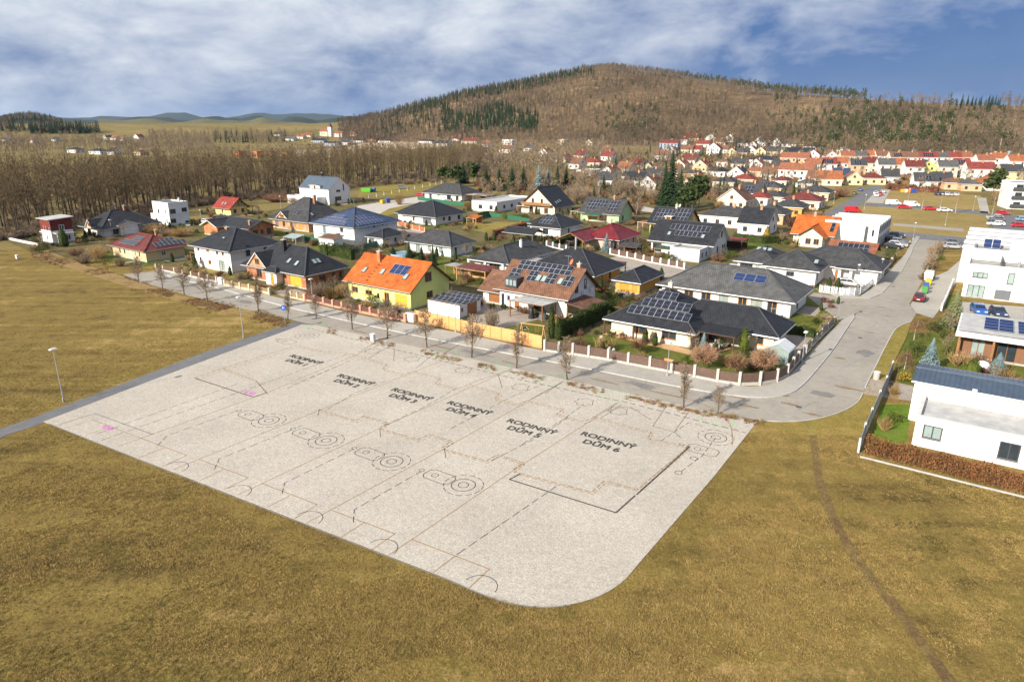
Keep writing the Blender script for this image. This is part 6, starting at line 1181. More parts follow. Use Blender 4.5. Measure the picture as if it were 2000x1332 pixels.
fence('garden_wall_fence', 'brown slat fence with beige pillars before the grey and white house', [(306, 527), (320, 530), (342, 535), (358, 538), (375, 542), (391, 545), (408, 549), (424, 552)], 1.3, 1.15, MATS['sand_pillar'], mat('slat_dark', (.15, .08, .05), .8), .35, CONCW, pw=.36, slats=.25)
fence('gate_fence', 'short slatted fence beside the yellow garage drive', [(569, 582), (582, 585), (595, 588)], 1.3, 1.1, MATS['sand_pillar'], MATS['slat_tan'], .3, MATS['sand_pillar'], pw=.35, slats=.28)
fence('metal_fence', 'white metal bar fence curving round the forecourt of the sprawling bungalow', [(1600, 571), (1614, 573), (1628, 575), (1644, 577), (1657, 578), (1668, 578), (1679, 576), (1688, 571), (1696, 564), (1703, 557)], 1.5, 1.4, mat('white_post', (.66, .67, .68), .5), mat('white_bars', (.45, .47, .5), .5), .2, CONC, pw=.14, slats=.62)
fence('boulder_fence', 'tan panel fence with pillars along the pavement beyond the forecourt', [(1706, 554), (1715, 544), (1724, 534), (1733, 524), (1741, 515), (1748, 506)], 1.4, 1.2, MATS['sand_pillar'], MATS['slat_tan'], .35, CONC, pw=.4)
fence('mesh_fence', 'green mesh fence round the white bungalow by the paddock', [(816, 391), (838, 394), (862, 398), (888, 401), (906, 403)], 1.5, 1.4, P_GREEN, P_GREEN, 0, pw=.08, thin=.03)
fence('mesh_fence', 'green mesh fence behind the wide yellow lawn', [(906, 436), (930, 431), (955, 424), (985, 427), (1010, 431), (1034, 436)], 1.5, 1.4, P_GREEN, P_GREEN, 0, pw=.08, thin=.03)
fence('mesh_fence', 'dark green screen fence below the tall white solar house', [(690, 496), (712, 489), (735, 482), (760, 475), (782, 469)], 1.6, 1.5, P_GREEN, P_GREEN, 0, pw=.08, thin=.03)
fence('mesh_fence', 'dark green screen fence between brick houses', [(558, 470), (580, 471), (600, 472), (622, 477)], 1.6, 1.5, P_GREEN, P_GREEN, 0, pw=.08, thin=.03)
fence('plank_fence', 'red-brown plank fence with pale posts by the angular bungalow', [(750, 433), (764, 437), (778, 441), (792, 445), (806, 449), (820, 452), (830, 455)], 1.6, 1.5, MATS['sand_pillar'], P_RED, .2, CONC, pw=.25)
fence('pillar_fence', 'dark panel fence with white pillars behind the orange garden house', [(1192, 497), (1209, 501), (1225, 504), (1241, 507), (1257, 511), (1274, 514), (1290, 517), (1306, 520), (1322, 523), (1336, 526)], 1.5, 1.35, TRIM, P_BROWN, .25, CONCW, pw=.35)
fence('pillar_fence', 'dark grey panel fence with white pillars by the maroon-roofed house', [(1068, 481), (1080, 484), (1093, 487), (1106, 490), (1120, 494)], 1.4, 1.25, TRIM, P_DARK, .25, CONCW, pw=.35)
fence('post_fence', 'long wire fence of white posts along the mown paddock', [(690, 396), (720, 389), (750, 382), (780, 376), (810, 370), (840, 364), (862, 359)], 1.6, 1.5, TRIM, METALG, 0, pw=.14, sub=2, thin=.02)
for c in [o for o in COL.objects if o.get('label', '') == 'long wire fence of white posts along the mown paddock']:
    for k in c.children:
        if k.name.startswith('panel'): k.scale = (1, 1, .1); k.location.z = 1.2
fence('wire_fence', 'dark wire fence with concrete posts beside the mown corner lawn', [(1574, 692), (1584, 681), (1594, 669), (1604, 659), (1616, 647), (1628, 635)], 1.4, 1.3, CONC, mat('wire_mesh', (.09, .09, .085), .6), .18, CONC, pw=.14, slats=.45)
fence('low_wall', 'low white wall at the left end of the street', [(0, 466), (25, 470), (48, 475), (74, 480)], .7, .62, W_WHITE, W_WHITE, 0, pw=.3, thin=.25, cat='wall')
fence('metal_fence', 'grey metal fence with square pillars beside the driveway of the foreground house', [(1741, 727), (1729, 757), (1716, 786), (1700, 822), (1687, 852), (1676, 884)], 1.55, 1.4, mat('grey_pillar', (.50, .51, .52), .7), METALG, .15, CONC, pw=.2, thin=.05)
fence('side_wall', 'low white wall with posts before the two-storey flat house', [(1838, 607), (1846, 590), (1853, 573), (1860, 556)], 1.2, 1.1, W_WHITE, W_WHITE, 0, pw=.25, thin=.2, cat='wall')
b = thing('edging_wall', 'pale concrete edging below the beech hedge', 'wall', P(1680, 893)); o = b.location
m_ = MB()
for a, c in zip([(1680, 893), (1750, 910), (1830, 930), (1910, 950), (2010, 974), (2080, 992)], [(1750, 910), (1830, 930), (1910, 950), (2010, 974), (2080, 992)]): A, C_ = P(*a) - o, P(*c) - o; m_.bar((A.x, A.y, .06), (C_.x, C_.y, .06), .15, .16)
m_.build('edging', CONC, b)
# ------------------------------------------------------------------ hedges
def hedge(label, pts, wid, hh, cm, n, s, name='hedge', stems=None):
    rd = random.Random(len(label)); w = [P(u, v) for u, v in pts]; o = w[0]; t = thing(name, label, 'hedge', o); T, C = MB(), MB(); seg = [(a - o, c - o) for a, c in zip(w, w[1:])]; tot = sum((c - a).length for a, c in seg)
    for a, c in seg:
        d = c - a; ln = d.length; g = d.normalized(); s_ = Vector((-g.y, g.x, 0))
        if not stems: k = .72; q = [a - s_ * wid / 2 * k, c - s_ * wid / 2 * k, c + s_ * wid / 2 * k, a + s_ * wid / 2 * k]; C.v; [C.face([p0, p1, p1 + Vector((0, 0, hh * .85)), p0 + Vector((0, 0, hh * .85))]) for p0, p1 in zip(q, q[1:] + q[:1])]; C.face([p + Vector((0, 0, hh * .85)) for p in q])
        def w_():
            x, y, z = rd.random() * ln, rd.uniform(-.5, .5), rd.random() ** .8
            if rd.random() < .7 and not stems: y, z = rd.choice(((-.5, z), (.5, z), (y, 1.0)))
            p = a + g * x + s_ * (y * wid * (1 + .12 * math.sin(x * 2.1))); return (p.x, p.y, max(.05, z * hh * (1 + .07 * math.sin(x * 1.7 + 1) + rd.gauss(0, .03))))
        cards(C, rd, int(n * ln / tot), w_, s)
        for k in range(int(ln / (stems or .8))): p = a + g * (k + .5) * (stems or .8); e = p + s_ * rd.uniform(-.2, .2) + Vector((rd.uniform(-.12, .12), 0, hh * rd.uniform(.8, 1.12))); T.tube(p, e, .035, .012, 4)
    T.build('stems', BARK if stems is None else mat('hedge_stem', (.30, .20, .11), .9), t); C.build('foliage', cm, t); return t
hedge('russet beech hedge in front of the white foreground house', [(1688, 884), (1750, 899), (1830, 919), (1910, 939), (2060, 978)], 1.0, 1.75, L_BEECH, 9000, .16, stems=.32)
hedge('tall dark thuja hedge beside the solar house garden', [(1093, 662), (1112, 652), (1135, 641), (1160, 629), (1184, 618)], 1.1, 2.6, L_THUJA, 3200, .22)
hedge('clipped dark hedge below the grey long bungalow', [(1532, 650), (1560, 654), (1590, 659)], 1.0, 1.3, L_THUJA, 1300, .18)
hedge('clipped green hedge by the white house with blue-black roof', [(1076, 482), (1095, 476), (1115, 470), (1132, 463)], 1.2, 1.5, L_THUJA, 1300, .22)
hedge('brown hedge at the edge of the wide yellow lawn', [(962, 462), (985, 456), (1010, 448), (1038, 442)], 1.2, 1.6, L_RUSSET, 1300, .22)
hedge('row of clipped green shrubs before the flat white house', [(932, 424), (955, 419), (985, 428), (1030, 426)], .9, 1.4, L_BRIGHT, 1000, .22)
hedge('thuja hedge between orange-roofed house and grey roofs', [(1432, 470), (1460, 473), (1490, 476), (1518, 474)], 1.2, 2.0, L_THUJA, 1400, .24)
hedge('brown planted strip beside the side street', [(1808, 536), (1816, 516), (1826, 494), (1836, 482)], 2.2, 1.5, TWIG, 1500, .22, stems=.5)
hedge('green thuja row behind the brick house', [(628, 498), (642, 500), (656, 500), (674, 505), (690, 508)], 1.4, 2.8, L_THUJA, 1800, .26)
hedge('dark hedge behind the far green', [(1742, 371), (1790, 374), (1832, 377)], 2.0, 2.2, L_RUSSET, 900, .5)
hedge('straggly bare hedge along the corner lawn fence', [(1602, 652), (1614, 641), (1626, 629)], .7, 1.4, TWIG, 500, .2, stems=.4)
# ------------------------------------------------------------------ street trees and garden plants
ST = [(270, 552, 4.2), (318, 565, 4.0), (360, 576, 4.6), (405, 588, 4.6), (505, 609, 4.8), (562, 624, 4.2), (618, 622, 3.2), (688, 643, 4.6), (757, 661, 4.9), (834, 679, 4.6), (921, 698, 5.0), (1009, 719, 4.6), (1108, 742, 4.6), (1335, 796, 4.4), (1402, 808, 2.6)]
onm = ['first', 'second', 'third', 'fourth', 'fifth', 'sixth', 'seventh', 'eighth', 'ninth', 'tenth', 'eleventh', 'twelfth', 'thirteenth', 'fourteenth', 'fifteenth', 'sixteenth', 'seventeenth', 'eighteenth', 'nineteenth', 'twentieth']
for i, (u, v, hh) in enumerate(ST):
    k = i % 5; narrow = i in (4, 5, 11, 12, 13); key = ('street', k, narrow)
    plant('street_tree', key, (lambda k=k: bare(700 + k, 4.6, .08, .10, .32, 34, 7, 5, .045, up=2.4)) if narrow else (lambda k=k: bare(720 + k, 4.6, .09, .15, .44, 34, 7, 5, .045, up=1.25)), BARKD, TWIG, P(u, v), 'young leafless street tree, %s from left along the kerb' % onm[i], 'tree', 'young trees along the street', hh / 4.6 * 1.18, crown='crown')
for i, (u, v, r, tr) in enumerate(((1373, 722, 1.75, 1.0), (1437, 733, 1.55, .85), (1490, 735, 1.8, 1.2), (1246, 690, 1.2, .6))):
    plant('globe_tree', ('ball', i), lambda i=i, r=r, tr=tr: ball(800 + i, tr, r, 420, .05), BARK, mat('twig_globe', (.34, .20, .12), .95, .2, .5, spec=.05), P(u, v), 'leafless globe-headed tree, %s from left in the corner garden' % onm[(1, 2, 3, 0)[i]], 'tree', 'globe trees in the corner garden')
plant('weeping_tree', 'weep', lambda: bare(830, 3.0, .09, .55, .75, 22, 7, 5, .035, up=.25, droop=.45), BARKL, TWIGR, P(1766, 722), 'weeping reddish bare tree beside the driveway pillar', 'tree')
plant('weeping_tree', 'weep2', lambda: bare(831, 3.4, .08, .5, .6, 20, 6, 5, .035, up=.6, droop=.3), BARKL, TWIGR, P(1785, 664), 'bare drooping garden tree at the street corner', 'tree')
def conif(label, u, v, hh, r, m_, seed, name='spruce_tree', rows=18, per=10): return plant(name, ('spr', seed, hh), lambda: spruce(seed, hh, r, rows, per), BARK, m_, P(u, v), label, 'tree', crown='crown')
conif('bluish silver spruce on the lawn behind the seamed roof', 1812, 727, 4.6, 1.5, L_BLUE, 1); conif('pale blue spruce right of the garden terrace', 1945, 735, 3.2, 1.5, L_BLUE, 2); conif('tall pale green spruce before the two-storey flat house', 1858, 640, 6.0, 2.0, mat('needle_pale', (.20, .21, .09), .8, 0, 1, col2=(.12, .14, .06)), 3)
conif('small blue spruce beside the corner bungalow terrace', 1373, 684, 2.6, .8, L_BLUE, 4); conif('silver spruce next to the maroon carport', 1184, 492, 4.6, 1.6, L_BLUE, 5); conif('dark slim spruce by the lane with black trunk', 1178, 386, 9.5, 2.4, L_SPRUCE, 6); conif('small silver spruce by the flat grey garage', 1414, 500, 3.4, 1.1, L_BLUE, 7)
for i, (u, v, hh) in enumerate(((800, 508, 4.4), (824, 512, 3.8), (846, 518, 4.6), (768, 503, 2.8))): conif('dark young spruce, %s from left behind the orange roof' % onm[(1, 2, 3, 0)[i]], u, v, hh, 1.2, L_SPRUCE, 20 + i)
for i, (u, v, hh, r) in enumerate(((1308, 412, 21, 5.5), (1326, 416, 15, 4.0), (1296, 408, 17, 4.0))): conif(['huge dark spruce towering in the middle of the village', 'shorter dark spruce right of the huge village spruce', 'dark spruce left of the huge village spruce'][i], u, v, hh, r, L_SPRUCE, 30 + i, rows=22, per=11)
for i, (u, v, hh, r) in enumerate(((1350, 424, 12, 4.2), (1338, 432, 10, 3.6), (1365, 404, 11, 4.4), (1935, 398, 13, 4.2))): plant('pine_tree', ('gpine', i), lambda i=i, hh=hh, r=r: pine(900 + i, hh, r, 26, 34), BARK, L_PINE, P(u, v), ['round olive pine right of the huge village spruce', 'low olive pine in front of the huge village spruce', 'olive pine behind the dark hip roof', 'dark pine at the right end of the green'][i], 'tree')
for i, (u, v, hh, r, m_) in enumerate(((868, 362, 9, 4, L_PINE), (890, 366, 10, 4.5, L_PINE), (905, 358, 11, 4.5, L_SPRUCE), (925, 366, 11, 4, L_PINE), (975, 372, 10, 4, L_SPRUCE), (1000, 374, 11, 4.5, L_SPRUCE), (1022, 372, 11, 4, L_SPRUCE), (1052, 378, 13, 3.6, L_BLUE), (1070, 376, 11, 3.4, L_BLUE), (1088, 378, 12, 3.6, L_SPRUCE), (1105, 376, 12, 3.6, L_SPRUCE), (950, 366, 9, 4, L_SPRUCE))):
    big = m_ is not L_PINE; plant('conifer', ('cl', i), (lambda i=i, hh=hh, r=r: spruce(940 + i, hh, r, 16, 9)) if big else (lambda i=i, hh=hh, r=r: pine(940 + i, hh, r, 24, 30)), BARKD, m_, P(u, v), '%s conifer, %s from left in the evergreen clump behind the flat white house' % ('silvery' if m_ is L_BLUE else ('olive' if m_ is L_PINE else 'dark'), onm[sorted([868, 890, 905, 925, 950, 975, 1000, 1022, 1052, 1070, 1088, 1105]).index(u)]), 'tree', 'evergreen clump')
for i, (u, v, hh, r, lb) in enumerate(((1077, 661, 5.2, .55, 'slim tall thuja column in front of the solar house'), (1091, 664, 3.4, .6, 'thuja column at the end of the dark hedge'), (1452, 688, 3.6, .75, 'bright green thuja beside the corner bungalow'), (1872, 762, 2.6, .6, 'golden-green thuja on the lawn behind the seamed roof'), (1896, 742, 2.8, 1.0, 'green clipped cone by the timber-framed house'), (126, 482, 4.6, 1.4, 'dark conical thuja by the red-brown house'), (1496, 470, 3.6, 1.0, 'golden conical shrub before the orange-roofed house'), (1884, 738, 1.8, 1.2, 'rounded green shrub by the glazed front'))):
    plant('thuja', ('thu', i), lambda hh=hh, r=r, i=i: column(960 + i, hh, r, 700 if i < 6 else 500, .17), BARK, L_GOLD if i == 6 else (L_BRIGHT if i in (2, 3, 4, 7) else L_THUJA), P(u, v), lb, 'shrub')
BS = [(90, 494, 3.2, 1.7, L_THUJA, 'large dark clipped shrub at the left end of the street'), (207, 522, 2.0, 1.6, L_THUJA, 'evergreen shrub between bare bushes by the yellow bungalow'), (728, 594, 1.1, 1.2, L_THUJA, 'dark cloud-pruned shrub before the orange-roofed house'), (702, 592, .8, .5, L_BRIGHT, 'low green shrub at the pink pillar fence'), (742, 598, .8, .5, L_BLUE, 'blue-green cushion shrub by the yellow door'), (498, 562, 1.2, .6, L_BRIGHT, 'low green shrubs in the brick house front garden'), (515, 566, .9, .6, L_RUSSET, 'purple-red shrub in the brick house front garden'), (486, 548, 1.0, 1.2, L_SPRUCE, 'dark shrub between grey house and brick house'), (1215, 590, 1.6, 1.5, L_THUJA, 'round dark evergreen by the orange garden house'), (872, 548, 1.2, .9, L_GOLD, 'yellow-green round shrub by the red garden shelter'), (1430, 502, 1.6, 1.0, L_BRIGHT, 'bright green shrub beside the silver spruce'), (1735, 508, 2.2, 2.0, L_PINE, 'olive shrub by the tan panel fence'), (1790, 690, 1.2, 1.0, L_THUJA, 'dark evergreen shrub on the corner lawn'), (1776, 700, 1.0, .9, L_BRIGHT, 'green shrub under the weeping tree'), (1828, 648, 1.6, 1.1, L_THUJA, 'dark round shrub by the pale spruce'), (1750, 822, 1.1, .55, L_BRIGHT, 'small round shrub on the green lawn strip'), (1900, 728, 1.4, .7, L_BRIGHT, 'low green cushion before the timber front'), (1268, 442, 1.5, 1.0, L_RUSSET, 'russet shrub by the light green house'), (1064, 470, 1.0, .8, L_GOLD, 'yellow shrub by the clipped hedge'), (1460, 698, 1.0, .5, L_THUJA, 'low shrub beside the bright thuja'), (1765, 744, .9, .8, L_GOLD, 'straw-coloured grass tuft by the driveway pillar'), (1915, 735, 1.2, .8, L_RUSSET, 'russet shrub on the terrace lawn'), (935, 600, .9, .9, L_RUSSET, 'round russet bush beside the white garage')]
for i, (u, v, r, z, m_, lb) in enumerate(BS): plant('shrub', ('bs', i), lambda i=i, r=r, z=z: bush(1000 + i, r, z, int(420 * r), .16), BARK, m_, P(u, v), lb, 'shrub', crown='foliage', trunk='stem')
TB = [(165, 515, 2.6, 2.4, TWIG, 'bare bush on the straw verge by the yellow bungalow'), (192, 505, 3.0, 3.2, TWIGG, 'golden-brown bush left of the yellow bungalow'), (236, 520, 1.6, 2.0, TWIG, 'pale bare bush below the yellow bungalow'), (150, 500, 2.4, 2.0, TWIGR, 'reddish bush by the dark thuja'), (300, 455, 4, 2.6, TWIGG, 'golden thicket behind the maroon roof, left part'), (350, 462, 4, 2.4, TWIGG, 'golden thicket behind the maroon roof, right part'), (348, 500, 2.0, 2.6, TWIGG, 'bare shrub at the end of the yellow bungalow'), (625, 580, 2.2, 3.0, TWIG, 'bare garden tree beside the brick house side wall'), (645, 585, 1.8, 2.4, TWIGG, 'pale bushy shrub left of the orange-roofed house'), (665, 582, 1.4, 2.6, TWIGG, 'straw-coloured tall shrub at the lime wall'), (755, 598, 1.0, 1.0, TWIG, 'thin bare shrub by the yellow garage door'), (960, 642, 1.5, 3.2, TWIG, 'columnar bare tree by the solar house drive'), (540, 395, 6, 3.5, TWIGR, 'reddish thicket left of the tall white modern house'), (580, 398, 5, 3.0, TWIGR, 'reddish thicket behind the hip-roofed brick house'), (1400, 520, 2.2, 1.0, TWIGG, 'straw-coloured ground shrub by the long bungalow'), (1243, 420, 3, 5, TWIGR, 'bare orchard tree right of the light green house'), (1180, 480, 2, 2, TWIGR, 'reddish shrub behind the maroon roof'), (1590, 430, 4, 3, TWIGG, 'pale bare tree by the avenue'), (1640, 385, 5, 4.5, TWIGR, 'pinkish bare tree at the top of the avenue'), (1120, 384, 5, 5, TWIG, 'brown orchard thicket behind the balcony house'), (1260, 384, 5, 4, TWIG, 'bare orchard trees above the light green house'), (1000, 352, 6, 6, TWIG, 'bare thicket behind the evergreen clump'), (950, 345, 6, 7, TWIG, 'taller bare thicket left of the orchard'), (1060, 352, 6, 6, TWIG, 'brown thicket right of the evergreen clump'), (780, 400, 2.5, 4, TWIGG, 'single golden bare tree at the gravel lane'), (1745, 770, .8, .9, TWIGG, 'dry grass clump beside the grey fence'), (1727, 840, .8, 1.4, TWIGG, 'thin bare shrub on the green lawn strip'), (915, 408, 2, 2.2, TWIGG, 'orange-brown shrub by the timber carport'), (1390, 690, .9, .6, TWIGR, 'small bare shrub by the terrace posts')]
for i, (u, v, r, z, m_, lb) in enumerate(TB): plant('bare_shrub', ('tb', i), lambda i=i, r=r, z=z: twigbush(1100 + i, r, z, int(70 + 25 * r), .035 + .006 * r), TWIGD if i % 2 else BARK, m_, P(u, v), lb, 'shrub', crown='twigs', trunk='stems')
for i, (u, v, hh, m_, lb) in enumerate(((1242, 432, 9.5, BARKL, 'pale birch standing alone right of the light green house'), (1800, 409, 9, BARKL, 'pale bare tree at the near edge of the green, left one'), (1866, 417, 9, BARKL, 'pale bare tree at the near edge of the green, right one'), (1937, 422, 10, BARKL, 'pale bare tree by the car park'))): plant('birch_tree', ('bir', i), lambda i=i, hh=hh: bare(1200 + i, hh, .13, .25, .34, 16, 6, 5, .06, up=1.0), m_, TWIG if i == 0 else TWIGG, P(u, v), lb, 'tree')
# ------------------------------------------------------------------ street lamps
LM = {}
def lamp(u, v, hh, label, flat=True):
    k = round(hh, 1)
    if k not in LM:
        b = MB(); b.tube((0, 0, -.05), (0, 0, hh * .35), .075, .065, 8); b.tube((0, 0, hh * .35), (0, 0, hh), .055, .04, 8); c = MB(); c.box(-.35, .35, -.22, .22, hh, hh + .1); c.box(-.2, .2, -.13, .13, hh + .1, hh + .16); g = MB(); g.box(-.3, .3, -.18, .18, hh - .03, hh - .004); f = MB(); f.box(-.1, .1, -.1, .1, 0, .45)
        LM[k] = (b.mesh('pole', METALG), c.mesh('lamp_head', TRIM), g.mesh('lens', mat('lamp_lens', (.7, .7, .68), .3)), f.mesh('pole_foot', METALG))
    t = thing('street_lamp', label, 'street lamp', P(u, v), R(55), 'street lamps'); a, c, g, f = LM[k]; put('pole', a, t); put('pole_foot', f, t); q = put('lamp_head', c, t); put('lens', g, q); return t
for u, v, hh, lb in ((125, 785, 6.2, 'grey lamp post beside the asphalt path, nearest on the left field'), (476, 660, 6.1, 'grey lamp post at the far end of the asphalt path'), (611, 593, 4.3, 'lamp post at the brick house drive'), (890, 650, 4.2, 'post against the peach-orange fence'), (1303, 735, 4.3, 'lamp post with small orange sign at the corner garden fence'), (1566, 709, 4.2, 'lamp post at the inner kerb of the bend'), (1636, 627, 4.3, 'lamp post at the side lane corner'), (1672, 560, 4.2, 'lamp post in the white bar fence forecourt'), (1718, 547, 4.2, 'lamp post beside the tan panel fence'), (1783, 468, 4.4, 'lamp post where the side street meets the cross street'), (1846, 441, 5.0, 'lamp post alone on the dry meadow'), (220, 462, 4.5, 'lamp post left of the maroon roof'), (395, 440, 4.5, 'lamp post beside the white cube house'), (549, 408, 4.5, 'lamp post in front of the reddish thicket'), (1688, 408, 5, 'lamp post at the bend of the avenue'), (1836, 406, 5, 'lamp post on the far green, middle one'), (1900, 412, 5, 'lamp post on the far green, right one'), (1773, 394, 5, 'lamp post on the far green, left one'), (1405, 468, 4.5, 'lamp post behind the solar field house'), (1628, 398, 4.5, 'lamp post at the left kerb of the avenue')): lamp(u, v, hh, lb)
t = [o for o in COL.objects if o.get('label', '').startswith('lamp post with small orange')][0]; b = MB(); b.box(-.5, .5, -.03, .03, 2.0, 2.3); q = b.build('sign_plate', mat('sign_orange', (.7, .25, .08), .5), t); q.rotation_euler = (0, 0, R(-90)); 
t = thing('road_sign', 'round blue sign on a thin post at the end of the asphalt path', 'sign', P(557, 634), R(-8)); b = MB(); b.tube((0, 0, 0), (0, 0, 3.0), .035, .035, 6); b.build('post', METALG, t); b = MB(); b.tube((0, -.05, 2.7), (0, -.08, 2.7), .42, .42, 20, cap=True); q = b.build('sign_disc', mat('sign_blue', (.02, .10, .55), .4), t)
b = MB()
for x, z, r in ((-.1, 2.86, .05), (.1, 2.8, .04)): b.tube((x, -.084, z), (x, -.088, z), r, r, 10, cap=True)
b.box(-.15, -.05, -.088, -.084, 2.58, 2.8); b.box(.06, .14, -.088, -.084, 2.58, 2.75); b.build('sign_symbol', TRIM, q)
# ------------------------------------------------------------------ cars
RUB = mat('tyre', (.02, .02, .02), .8); RIM = mat('rim', (.5, .5, .52), .35, metal=.8); CGL = mat('car_glass', (.02, .025, .03), .08, spec=.8); TAIL = mat('tail_light', (.45, .01, .01), .3); HEAD = mat('headlight', (.75, .75, .75), .2); PLATE = mat('number_plate', (.75, .75, .72), .5)
PAINTS = {'blue': (.03, .12, .42), 'dark blue': (.03, .05, .10), 'red': (.50, .02, .03), 'white': (.75, .75, .74), 'black': (.02, .02, .022), 'silver': (.45, .46, .48), 'grey': (.16, .17, .18), 'dark red': (.13, .015, .02), 'green': (.05, .16, .07), 'light blue': (.25, .4, .6)}
CARM = {}
def car_mesh(kind, paint):
    k = (kind, paint)
    if k in CARM: return CARM[k]
    pm = mat('paint_' + paint.replace(' ', '_'), PAINTS[paint], .28, .04, coat=.6, metal=.2 if paint not in ('white', 'red') else 0)
    L, W, hh = {'hatch': (4.1, 1.75, 1.48), 'estate': (4.6, 1.8, 1.5), 'van': (5.2, 1.95, 2.1), 'mini': (4.6, 1.85, 1.75)}[kind]
    if kind == 'van': prof = [(0, .35), (0, .9), (.03, 1.15), (.28, 1.95), (.34, hh), (.9, hh), (.985, 1.9), (1, .95), (1, .35)]; roof = [(.15, 1.15), (.29, 1.9), (.36, 1.98), (.93, 1.98), (.98, 1.1)]; prof = [(0, .3), (0, .95), (.02, 1.95), (.05, hh), (.68, hh), (.84, 1.25), (.98, 1.05), (1, .75), (1, .3)]; gl = [(.69, 1.98), (.83, 1.28)]
    elif kind == 'hatch': prof = [(0, .32), (0, .85), (.04, .98), (.11, 1.40), (.2, hh), (.5, hh), (.70, .98), (.95, .82), (1, .65), (1, .3)]
    elif kind == 'mini': prof = [(0, .32), (0, 1.0), (.06, 1.6), (.12, hh), (.55, hh), (.74, 1.08), (.96, .9), (1, .7), (1, .3)]
    else: prof = [(0, .32), (0, .88), (.04, 1.0), (.12, 1.42), (.2, hh), (.52, hh), (.70, .98), (.95, .82), (1, .65), (1, .3)]
    belt = {'van': 1.2, 'mini': 1.05}.get(kind, .95)
    B = MB(); pts = [((x - .5) * L, z) for x, z in prof]
    def half(z): return W / 2 * (1 - .03 * (z < .5) - (.20 * max(0, (z - belt) / (hh - belt)) if kind != 'van' else .05 * max(0, (z - belt) / (hh - belt))))
    n = len(pts)
    for i in range(n):
        (x0, z0), (x1, z1) = pts[i], pts[(i + 1) % n]; y0, y1 = half(z0), half(z1); B.face([(x0, -y0, z0), (x0, y0, z0), (x1, y1, z1), (x1, -y1, z1)])
    B.face([(x, half(z), z) for x, z in pts][::-1]); B.face([(x, -half(z), z) for x, z in pts])
    G = MB(); top = [(x, z) for x, z in pts if z > belt - .02]; e = .012
    zt_, zb = hh - .13, belt + .04
    def xa(z, front):
        seq = pts if not front else pts[::-1]
        for (xA, zA), (xB, zB) in zip(seq, seq[1:]):
            if zA <= z <= zB and zB > zA: return xA + (xB - xA) * (z - zA) / (zB - zA)
        return 0
    for s in (-1, 1):
        q = [(xa(zb, 0) + .22, zb), (xa(zb, 1) - .25, zb), (xa(zt_, 1) - .16, zt_), (xa(zt_, 0) + .14, zt_)]
        if kind == 'van': q = [(L * .08, zb + .1), (xa(zb + .1, 1) - .2, zb + .1), (xa(zt_ - .1, 1) - .15, zt_ - .15), (L * .08, zt_ - .15)]
        xm = (q[0][0] + q[1][0]) / 2
        quads = [q] if kind == 'van' else [[q[0], (xm - .04, zb), (xm - .04, zt_), q[3]], [(xm + .04, zb), q[1], q[2], (xm + .04, zt_)]]
        for qq in quads:
            f = [(x, s * (half(z) + e), z) for x, z in qq]; G.face(f if s < 0 else f[::-1])
    for front in (0, 1):
        if kind == 'van' and not front: continue
        za, zb2 = belt + .06, hh - .09; x0, x1 = xa(za, front), xa(zb2, front); sg = 1 if front else -1; f = [(x0 + sg * .02, -half(za) + .12, za + .01), (x0 + sg * .02, half(za) - .12, za + .01), (x1 + sg * .02, half(zb2) - .1, zb2 + .01), (x1 + sg * .02, -half(zb2) + .1, zb2 + .01)]; G.face(f if front else f[::-1])
    Wt, Wr = MB(), MB(); r = .33
    Wt.tube((0, -.11, r), (0, .11, r), r, r, 16, cap=True); Wr.tube((0, -.118, r), (0, .118, r), r * .62, r * .62, 10, cap=True)
    Hd, Tl, Pl = MB(), MB(), MB(); Hd.box(L / 2 - .12, L / 2 + .012, -.2, .2, .66, .8); Tl.box(-L / 2 - .015, -L / 2 + .05, -.16, .16, .75, .97); Pl.box(-L / 2 - .02, -L / 2, -.26, .26, .5, .62)
    CARM[k] = (L, W, B.mesh('body', pm), G.mesh('windows', CGL), Wt.mesh('tyre', RUB), Wr.mesh('rim', RIM), Hd.mesh('headlight', HEAD), Tl.mesh('tail_light', TAIL), Pl.mesh('number_plate', PLATE)); return CARM[k]
def car(kind, paint, u, v, ang, label, group='parked cars', loc=None):
    L, W, B, G, Wt, Wr, Hd, Tl, Pl = car_mesh(kind, paint); t = thing('van' if kind == 'van' else 'car', label, 'van' if kind == 'van' else 'car', loc or P(u, v), R(ang), group); t.location.z = .04 if loc is None else t.location.z
    put('body', B, t); put('windows', G, t)
    for x in (-L * .31, L * .31):
        for y in (-W / 2 + .1, W / 2 - .1): w = put('wheel', Wt, t, (x, y, 0)); put('rim', Wr, w)
    for y in (-W / 2 + .32, W / 2 - .32): put('headlight', Hd, t, (0, y, 0)); put('tail_light', Tl, t, (0, y, 0))
    put('number_plate', Pl, t); return t
car('hatch', 'dark red', 1795, 587, 55, 'dark red hatchback with black rear window parked in front of the bins')
car('hatch', 'blue', 1910, 612, 250, 'bright blue car on the drive of the two-storey flat house'); car('hatch', 'dark blue', 1948, 617, 250, 'dark car parked right of the bright blue one')
car('estate', 'silver', 1660, 559, -30, 'silver-white estate car in the bar-fenced forecourt'); car('mini', 'white', 1440, 534, -35, 'white people carrier behind the long bungalow')
for i, (k, p_, u, v, a) in enumerate((('hatch', 'black', 1743, 486, -30), ('estate', 'silver', 1752, 482, -30), ('hatch', 'black', 1745, 472, -30), ('estate', 'grey', 1757, 476, -30), ('hatch', 'dark blue', 1750, 464, -30))): car(k, p_, u, v, a, '%s car, %s from front in the shade of the left terraced row' % (p_, onm[i]))
for i, (p_, u, v) in enumerate((('grey', 1862, 478), ('silver', 1862, 486))): car('estate', p_, u, v, -20, '%s car before the right terraced row, %s one' % (p_, ('farther', 'nearer')[i]))
